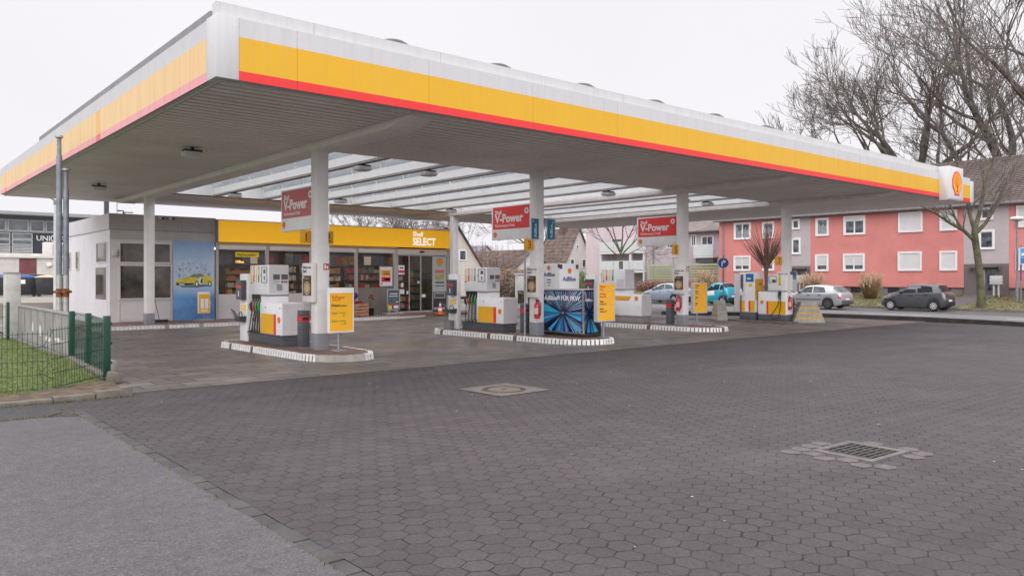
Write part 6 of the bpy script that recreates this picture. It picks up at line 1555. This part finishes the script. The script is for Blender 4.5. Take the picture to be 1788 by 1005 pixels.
    for x in extra['handles']:
        for s_ in (1, -1): z = lerp(belt, x) - .10; y = side(x, z); d.box(x - .09, x + .09, s_ * y - .015, s_ * y + .025 if s_ > 0 else -y + .015, z - .018, z + .018) if s_ > 0 else d.box(x - .09, x + .09, -y - .025, -y + .015, z - .018, z + .018)
    d.build('door_gap', TRIM, p)
    mi_ = M(); x, z = extra['mirror']
    for s_ in (1, -1): mi_.ell((x, s_ * (W / 2 + .03), z), .07, .10, .07, 8, 6)
    mi_.build('wing_mirror', TRIM, p, smooth=60)
    if extra.get('strip'):
        a, c, z = extra['strip']; st = M()
        for s_ in (1, -1):
            for k in range(8):
                xa, xb = a + (c - a) * k / 8, a + (c - a) * (k + 1) / 8; st.face([(xa, s_ * (side(xa, z) + .01), z - .03), (xb, s_ * (side(xb, z) + .01), z - .03), (xb, s_ * (side(xb, z) + .01), z + .03), (xa, s_ * (side(xa, z) + .01), z + .03)])
        st.build('rubbing_strip', TRIM if not trim else trim, p)
    return p
SILV = paint('silver_paint', (.46, .47, .49), .5)
car('silver five-door hatchback with dark steel wheels behind the striped block', (40.7, 19.95, 0), 4.15, 1.73,
    [(0, .72), (.05, .93), (.16, 1.0), (.55, 1.36), (.8, 1.41), (1.5, 1.45), (2.1, 1.42), (2.35, 1.36), (3.0, .99), (3.5, .90), (3.95, .76), (4.15, .55)],
    [(0, .70), (.16, .95), (1.0, .93), (3.0, .90), (4.15, .52)], [(0, .86), (.25, .95), (.8, 1.0), (3.2, 1.0), (3.8, .93), (4.15, .72)], (.85, 3.33), .31,
    [[(.98, 1.0), (1.12, 1.30), (1.76, 1.33), (1.76, .97)], [(1.86, .97), (1.86, 1.33), (2.24, 1.29), (2.72, 1.0), (2.70, .96)]], ((.17, .54), (2.33, 2.99)), SILV, CGP, 0, .2, (.02, .62, .88), trim=DGREY,
    extra=dict(doors=(1.81, 2.82), handles=(1.35, 2.05), mirror=(2.66, 1.0), strip=(1.22, 3.0, .56)))
GREYP = paint('anthracite_paint', (.085, .09, .10), .35)
car('dark grey five-door hatchback with silver hub caps before the red block', (42.1, 15.35, 0), 3.6, 1.6,
    [(0, .78), (.04, 1.0), (.14, 1.10), (.40, 1.46), (.6, 1.51), (1.2, 1.54), (1.75, 1.50), (2.05, 1.43), (2.72, 1.07), (3.1, .99), (3.4, .82), (3.6, .55)],
    [(0, .76), (.14, 1.02), (1.0, 1.0), (2.7, .93), (3.6, .52)], [(0, .86), (.25, .95), (.8, 1.0), (2.8, 1.0), (3.3, .92), (3.6, .70)], (.62, 3.0), .29,
    [[(.66, 1.07), (.74, 1.36), (.98, 1.40), (.98, 1.05)], [(1.0, 1.05), (1.0, 1.40), (1.50, 1.43), (1.50, 1.02)], [(1.58, 1.02), (1.58, 1.43), (1.92, 1.38), (2.46, 1.02), (2.44, .98)]], ((.15, .39), (2.04, 2.71)), GREYP, CG, 1, .2, (.03, .74, 1.02),
    extra=dict(doors=(1.54, 2.5), handles=(1.05, 1.85), mirror=(2.42, 1.05)))
PBL = paint('pale_blue_paint', (.36, .42, .52), .4)
car('pale silver-blue hatchback seen between the third island and its column', (41.6, 31.0, 0), 3.95, 1.7,
    [(0, .75), (.05, .98), (.2, 1.08), (.5, 1.40), (.75, 1.46), (1.5, 1.49), (2.0, 1.45), (2.35, 1.36), (3.0, 1.0), (3.45, .90), (3.8, .72), (3.95, .55)],
    [(0, .74), (.2, 1.02), (1.0, .99), (3.0, .90), (3.95, .52)], [(0, .84), (.25, .95), (.8, 1.0), (3.0, 1.0), (3.6, .93), (3.95, .70)], (.72, 3.2), .31,
    [[(.80, 1.08), (1.0, 1.34), (1.58, 1.38), (1.58, 1.02)], [(1.68, 1.01), (1.68, 1.38), (2.18, 1.32), (2.72, .99), (2.7, .96)]], ((.21, .49), (2.34, 2.99)), PBL, CGP, 1, .2, (.04, .76, 1.06),
    extra=dict(doors=(1.63, 2.75), handles=(1.2, 1.95), mirror=(2.6, 1.02)))
class Sec:
    m = paint('car_white', (.68, .68, .72), 0)
    def __call__(s, x, j): return x > 1.05 and j in (2, 3)
AQUA = paint('aqua_paint', (.02, .36, .50), .2)
car('tiny aqua blue two-seater with white bonnet flash left of the card pump', (41.6, 27.6, 0), 2.6, 1.56,
    [(0, .70), (.04, 1.0), (.15, 1.2), (.45, 1.48), (.8, 1.54), (1.2, 1.52), (1.5, 1.42), (2.0, 1.05), (2.35, .86), (2.6, .5)],
    [(0, .68), (.15, 1.0), (1.2, .95), (2.0, .86), (2.6, .45)], [(0, .85), (.2, .96), (.6, 1.0), (2.0, 1.0), (2.35, .92), (2.6, .75)], (.42, 2.2), .29,
    [[(.30, 1.06), (.42, 1.36), (.62, 1.40), (.66, 1.04)], [(.76, 1.03), (.72, 1.41), (1.26, 1.41), (1.80, 1.02), (1.76, .97)]], ((.16, .44), (1.48, 1.99)), AQUA, CG, 1, .2, (.02, .62, .74), second=Sec(),
    extra=dict(doors=(.71,), handles=(.95,), mirror=(1.72, 1.02)))
car('pale car mostly hidden behind the AdBlue dispenser', (41.6, 36.4, 0), 3.9, 1.7,
    [(0, .72), (.05, .93), (.16, 1.0), (.55, 1.36), (.8, 1.41), (1.5, 1.45), (2.1, 1.42), (2.35, 1.36), (3.0, .99), (3.5, .90), (3.75, .76), (3.9, .55)],
    [(0, .70), (.16, .95), (1.0, .93), (3.0, .90), (3.9, .52)], [(0, .86), (.25, .95), (.8, 1.0), (3.0, 1.0), (3.6, .93), (3.9, .72)], (.8, 3.15), .31,
    [[(.98, 1.0), (1.12, 1.30), (1.76, 1.33), (1.76, .97)], [(1.86, .97), (1.86, 1.33), (2.24, 1.29), (2.72, 1.0), (2.70, .96)]], ((.17, .54), (2.33, 2.99)), paint('pale_green_grey', (.50, .54, .52), .2), CGP, 1, .2, (.02, .62, .88),
    extra=dict(doors=(1.81, 2.82), handles=(1.35, 2.05), mirror=(2.66, 1.0)))
# ------------------------------------------------------------------ bare trees, hedges, grasses
BARK = mat('bark_dark', (.075, .062, .052), .9, var=.3, sc=3, bump=.4, bsc=20)
BARKG = mat('bark_mossy', (.105, .10, .055), .9, var=.35, sc=2.5, bump=.4, bsc=20)
TWIG = mat('twig', (.15, .125, .115), .9, var=.2)
def grow(rn, tm, cm, p, d, L, r, lev, maxlev, up=.12, wob=.22, kids=(3, 4), spread=(28, 55), rmin=.010, shrink=.62):
    n = 4 if lev < 3 else 3; pts = [Vector(p)]; rr = [r]; d = Vector(d).normalized(); nodes = []
    for i in range(n):
        d = (d + Vector((rn.uniform(-wob, wob), rn.uniform(-wob, wob), rn.uniform(-wob, wob) * .7 + up))).normalized()
        pts.append(pts[-1] + d * L / n); rr.append(max(rmin, r * (1 - .5 * (i + 1) / n))); nodes.append((pts[-1], d.copy(), rr[-1], (i + 1) / n))
    (tm if lev < 2 else cm).tube(pts, rr, 7 if lev < 2 else (5 if lev == 2 else 3), caps=False)
    if lev >= maxlev: return
    k = rn.randint(*kids)
    for q in range(k):
        pos, dd, r0, t_ = nodes[-1] if q == 0 else nodes[rn.randrange(max(0, n - 3), n)]
        a = R(rn.uniform(*spread)) * (.45 if q == 0 else 1)
        ax = dd.orthogonal().normalized(); ax.rotate(Matrix.Rotation(rn.uniform(0, 2 * PI), 3, dd)); nd = dd.copy(); nd.rotate(Matrix.Rotation(a, 3, ax))
        grow(rn, tm, cm, pos, nd, L * shrink * rn.uniform(.8, 1.25), max(rmin, r0 * (.9 if q == 0 else .68)), lev + 1, maxlev, up, wob, kids, spread, rmin, shrink)
def tree(name, label, base, trunk, limbs, seed, r0, maxlev=5, group=None, bark=BARK, twigm=TWIG, **kw):
    p = thing(name, label, 'tree', base, 0, group); rn = random.Random(seed); tm = M(); cm = M(); B = Vector(base)
    tr = [Vector(q) - B for q in trunk]; n = len(tr)
    tm.tube(tr, [r0 * (1.25 if i == 0 else 1 - .35 * i / n) for i in range(n)], 10, caps=False)
    for (pos, d, L, r) in limbs: grow(rn, tm, cm, Vector(pos) - B, d, L, r, 1, maxlev, **kw)
    tm.build('trunk', bark, p, smooth=60, recalc=False); cm.build('crown', twigm, p, recalc=False)
    return p
def V(*a): return Vector(a)
RT = V(.76, -.649, 0)          # screen-right-ish direction used to fan the limbs out
def limbfan(top, specs, th=1.0):
    out = []
    for ang, dep, L, r, dz in specs: out.append((V(*top) + V(0, 0, dz), RT * math.sin(R(ang)) + V(.65, .76, 0) * dep + V(0, 0, math.cos(R(ang))), L, r * th))
    return out
kw = dict(up=.10, wob=.26, kids=(3, 4), spread=(20, 50), rmin=.018, shrink=.63)
tree('bare_tree', 'big bare tree spreading behind the far end of the canopy', (75.3, 30.4, .5), [(75.3, 30.4, .5), (75.3, 30.4, 5), (75.2, 30.5, 9)],
     limbfan((75.2, 30.5, 9), ((-64, .1, 6.6, .26, -.5), (-44, -.2, 6.4, .28, 0), (-18, .2, 6.8, .34, 0), (6, -.1, 7.6, .34, 0), (30, .2, 7.5, .28, 0), (52, -.1, 6, .22, -1), (-78, .2, 7.2, .20, -1.5)), 1.3), 5, .6, 6, 'bare trees behind the red block', **kw)
tree('bare_tree', 'tall bare tree rising behind the brown roof of the red block', (84, 25.5, .5), [(84, 25.5, .5), (84, 25.5, 6), (84, 25.5, 10)],
     limbfan((84, 25.5, 10), ((-45, .2, 9, .3, -1), (-22, -.2, 10, .34, 0), (-3, .1, 10.5, .36, 0), (18, -.1, 10, .34, 0), (40, .2, 9, .28, -1), (-60, -.2, 7, .2, -2)), 1.25), 8, .7, 6, 'bare trees behind the red block', **kw)
tree('bare_tree', 'bare tree overhanging the top right corner of the picture', (72.5, 15.5, .5), [(72.5, 15.5, .5), (72.5, 15.5, 7), (72.2, 15.7, 12)],
     limbfan((72.2, 15.7, 12), ((-70, -.2, 9, .26, -1), (-50, .1, 10, .30, 0), (-28, -.1, 9, .3, 0), (-5, .1, 9, .3, 0), (25, 0, 8, .26, 0))), 14, .7, 6, 'bare trees behind the red block', **kw)
tree('bare_tree', 'smaller bare tree low between the big trees behind the roof', (78.5, 22.0, .5), [(78.5, 22, .5), (78.5, 22, 7)],
     limbfan((78.5, 22, 7), ((-40, .1, 6.5, .2, 0), (-12, -.1, 7, .22, 0), (15, .1, 7, .22, 0), (42, .0, 6, .18, 0))), 17, .42, 5, 'bare trees behind the red block', **kw)
# mossy street tree at the right
st = thing('street_tree', 'mossy bare street tree on the verge before the lilac entrance', 'tree', (43.94, 14.54, .1))
B = V(43.94, 14.54, .1); tm = M(); cm = M(); rn = random.Random(3)
def T(x, y, z): return V(x * 1.015, y * 1.015, 1.7 + (z - 1.7) * 1.015 + .1) - B
tm.tube([T(43.29, 14.33, 0), T(43.27, 14.34, .5), T(43.24, 14.37, 1.3), T(43.2, 14.4, 2.0), T(43.11, 14.48, 2.9), T(43.03, 14.55, 3.6), T(43.02, 14.56, 4.1)], [.27, .2, .18, .175, .165, .17, .13], 12, caps=False)
def limb(pts, rs, seed, lv=4, L=1.3):
    P = [T(*q) for q in pts]; tm.tube(P, rs, 8, caps=False); r_ = random.Random(seed)
    for i in range(1, len(P)):
        for _ in range(2 if i < len(P) - 1 else 3):
            d = (P[i] - P[i - 1]).normalized() + V(r_.uniform(-.6, .6), r_.uniform(-.6, .6), r_.uniform(-.1, .7)); grow(r_, tm, cm, P[i], d, L * r_.uniform(.6, 1.1), rs[i] * .6, 2, lv, .06, .25, (2, 3), (25, 55), .008, .66)
limb([(43.06, 14.53, 3.4), (42.6, 14.9, 3.95), (42.1, 15.33, 4.3), (41.6, 15.75, 4.75), (41.0, 16.3, 5.2), (40.4, 16.8, 5.5)], [.11, .085, .07, .055, .04, .02], 2, 4, 1.2)
limb([(42.5, 15.0, 4.1), (42.3, 15.2, 4.6), (42.1, 15.3, 5.1), (41.8, 15.6, 5.5)], [.07, .055, .04, .02], 5, 4, 1.0)
limb([(43.02, 14.56, 4.0), (42.85, 14.7, 4.7), (42.75, 14.8, 5.4), (42.55, 14.95, 6.4), (42.4, 15.1, 7.2)], [.115, .09, .075, .05, .03], 7, 5, 1.5)
limb([(43.02, 14.56, 4.0), (43.2, 14.4, 4.8), (43.3, 14.3, 5.6), (43.5, 14.15, 6.6), (43.75, 13.93, 7.6), (43.9, 13.8, 8.5)], [.13, .105, .085, .065, .045, .02], 9, 5, 1.6)
limb([(43.05, 14.53, 3.8), (43.4, 14.2, 4.3), (43.7, 13.95, 4.9), (44.0, 13.7, 5.8), (44.4, 13.35, 6.8), (44.7, 13.1, 7.6)], [.12, .09, .075, .06, .04, .02], 11, 5, 1.5)
tm.build('trunk', BARKG, st, smooth=60, recalc=False); cm.build('crown', TWIG, st, recalc=False)
# pollarded broom-like tree before the red wall
pb = thing('pollard_tree', 'small pollarded tree with a fan of straight rods behind the number 7', 'tree', (43.5, 26.5, .15))
B = Vector(pb.location); tm = M(); cm = M(); rn = random.Random(6)
tm.tube([(0, 0, 0), (.03, 0, .8), (0, .02, 1.75), (.0, 0, 2.3)], [.13, .105, .11, .15], 10, caps=False)
for k in range(120):
    a = rn.uniform(-1, 1); ang = a * 46; dep = rn.uniform(-.45, .45); L = rn.uniform(2.0, 3.3) * (1 - .25 * abs(a)); d = RT * math.sin(R(ang)) + V(.65, .76, 0) * dep + V(0, 0, math.cos(R(ang)))
    d.normalize(); p0 = V(rn.uniform(-.1, .1), rn.uniform(-.1, .1), rn.uniform(2.0, 2.45)); pts = [p0]
    for i in range(4): d = (d + V(rn.uniform(-.06, .06), rn.uniform(-.06, .06), .07)).normalized(); pts.append(pts[-1] + d * L / 4)
    cm.tube(pts, [.03, .022, .016, .012, .006], 4, caps=False)
tm.build('trunk', BARK, pb, smooth=60, recalc=False); cm.build('crown', mat('red_brown_rods', (.12, .065, .05), .8, var=.2), pb, recalc=False)
tree('bare_tree', 'bare round-crowned tree before the pale pink balconies', (44.1, 39.0, .2), [(44.1, 39.0, .2), (44.1, 39.0, 1.6), (44.1, 39.05, 2.9)],
     limbfan((44.1, 39.05, 2.9), ((-55, .2, 2.3, .055, .3), (-35, -.2, 2.5, .065, .6), (-14, .2, 2.5, .07, .6), (5, -.2, 2.5, .075, .6), (24, .2, 2.5, .065, .6), (45, -.2, 2.4, .06, .4), (62, .1, 2.0, .05, .2))), 21, .19, 5, None, bark=BARKG, up=.06, wob=.2, kids=(3, 5), spread=(20, 48), rmin=.008, shrink=.66)
for i, (lab, x, y, h, sd) in enumerate((('slim bare tree rising behind the white gabled house', 62, 70, 6, 31), ('bare tree behind the solar roofed house', 52, 72, 3.2, 33), ('bare tree left of the solar roof, behind the cream gable', 47.5, 76, 3.0, 35), ('bare tree over the brown roofs, right of the number 3', 57, 62, 4.6, 41),
                                      ('distant bare tree above the middle of the yellow shop sign', 45.6, 79.4, 4.4, 37), ('distant bare tree above the right end of the yellow shop sign', 50.5, 76.5, 4.4, 39))):
    tree('bare_tree', lab, (x, y, .2), [(x, y, .2), (x, y, h * .5), (x, y, h)], limbfan((x, y, h), ((-55, .2, 2.8, .10, -.3), (-30, -.2, 3, .12, 0), (-6, .2, 3.1, .13, 0), (20, -.2, 3, .12, 0), (48, .2, 2.8, .10, -.2))), sd, .25, 5, 'bare trees beyond the houses', up=.07, wob=.22, kids=(3, 4), spread=(24, 52), rmin=.016, shrink=.66)
def leafmass(name, label, cat, loc, mass, n, size, mats, seed, twigs=0):
    p = thing(name, label, cat, loc); rn = random.Random(seed); m = M()
    for i in range(n):
        x0, x1, y0, y1, z0, z1 = mass
        while True:
            u, v, w_ = rn.uniform(-1, 1), rn.uniform(-1, 1), rn.uniform(-1, 1)
            if u ** 4 + v ** 4 + w_ ** 4 < 1 and max(abs(u), abs(v), abs(w_)) > .45: break
        c = V((x0 + x1) / 2 + u * (x1 - x0) / 2, (y0 + y1) / 2 + v * (y1 - y0) / 2, (z0 + z1) / 2 + w_ * (z1 - z0) / 2 + rn.gauss(0, .05))
        a = V(rn.gauss(0, 1), rn.gauss(0, 1), rn.gauss(0, 1)).normalized() * size * rn.uniform(.5, 1.2); b = a.orthogonal().normalized() * size * rn.uniform(.3, .7)
        m.add([c - a * .5, c + b, c + a * .5, c - b], [(0, 1, 2, 3)], rn.randrange(len(mats)))
    m.build('foliage', mats, p, recalc=False)
    s = M()
    for i in range(twigs):
        x = rn.uniform(mass[0], mass[1]); y = rn.uniform(mass[2], mass[3]); s.tube([(x, y, 0), (x + rn.uniform(-.2, .2), y + rn.uniform(-.2, .2), mass[5] * rn.uniform(.8, 1.1))], [.02, .008], 3, caps=False)
    if twigs: s.build('stems', TWIG, p, recalc=False)
    return p
BRL = [mat('beech_leaf_brown', (.20, .13, .08), .8, var=.2), mat('beech_leaf_dark', (.12, .08, .05), .8, var=.2), mat('beech_leaf_tan', (.27, .185, .12), .8, var=.2)]
leafmass('hedge', 'clipped brown beech hedge behind the second fuel pump', 'hedge', (35.0, 39.5, 0), (-2.4, 1.4, -.9, 2.4, 0, 2.25), 9000, .13, BRL, 1, 60)
leafmass('bush', 'tall loose russet bush beside the cream gabled house', 'bush', (42.6, 53.5, 0), (-3.4, 2.4, -2, 2.5, .5, 4.5), 4200, .10, [mat('russet_twig', (.30, .20, .17), .8), mat('russet_twig_dark', (.20, .12, .10), .8)], 2, 160)
leafmass('bush', 'bright green bush left of the pale pink house', 'bush', (41.5, 41.2, 0), (-.7, .8, -.8, .8, .1, 2.2), 2200, .13, [mat('leaf_green', (.10, .16, .03), .7), mat('leaf_green_light', (.17, .24, .05), .7), mat('leaf_green_dark', (.05, .09, .02), .7)], 3, 12)
leafmass('hedge', 'low rust brown hedge behind the pale blue car', 'hedge', (49.0, 38.2, .3), (-.5, .5, -3.5, 3.4, 0, 1.15), 4200, .14, [mat('rust_leaf', (.30, .14, .09), .8), mat('rust_leaf_dark', (.18, .09, .06), .8)], 4, 40)
def pampas(label, x, y, z, h, w, seed, n=700):
    p = thing('pampas_grass', label, 'ornamental grass', (x, y, z), 0, 'dry pampas grasses before the red block'); rn = random.Random(seed); m = M(); pl_ = M()
    for i in range(n):
        a = rn.uniform(0, 2 * PI); r_ = rn.random() ** .6; hh = h * rn.uniform(.45, .95); ox, oy = math.cos(a) * w * .22 * r_, math.sin(a) * w * .22 * r_
        tx, ty = math.cos(a) * w * .5 * r_ * rn.uniform(.6, 1.2), math.sin(a) * w * .5 * r_ * rn.uniform(.6, 1.2); wd = .014
        m.add([(ox - wd, oy, 0), (ox + wd, oy + wd, 0), ((ox + tx) / 2 + wd, (oy + ty) / 2, hh * .62), ((ox + tx) / 2 - wd, (oy + ty) / 2, hh * .62), (tx, ty, hh * rn.uniform(.8, 1))], [(0, 1, 2, 3), (3, 2, 4)], rn.randrange(2))
        if i % 7 == 0:
            for q in range(5): pl_.ell((tx + rn.uniform(-.04, .04), ty + rn.uniform(-.04, .04), hh * .9 + q * .05), .025, .025, .05, 4, 3)
    m.build('blades', [mat('straw', (.42, .30, .17), .8, var=.2), mat('straw_dark', (.30, .20, .10), .8, var=.2)], p, recalc=False); pl_.build('plumes', mat('plume', (.52, .36, .24), .9, var=.2), p, recalc=False)
pampas('large straw coloured pampas grass between the silver and grey cars', 47.0, 21.6, .35, 1.75, 1.6, 1)
pampas('pampas grass behind the roof of the silver hatchback', 47.4, 25.6, .35, 1.75, 1.9, 2)
pampas('pale pampas grass behind the aqua two-seater', 46.6, 33.2, .35, 2.0, 1.9, 3)
pampas('straw pampas grass at the right edge behind the street lamp', 48.6, 13.2, .45, 1.7, 1.4, 4)
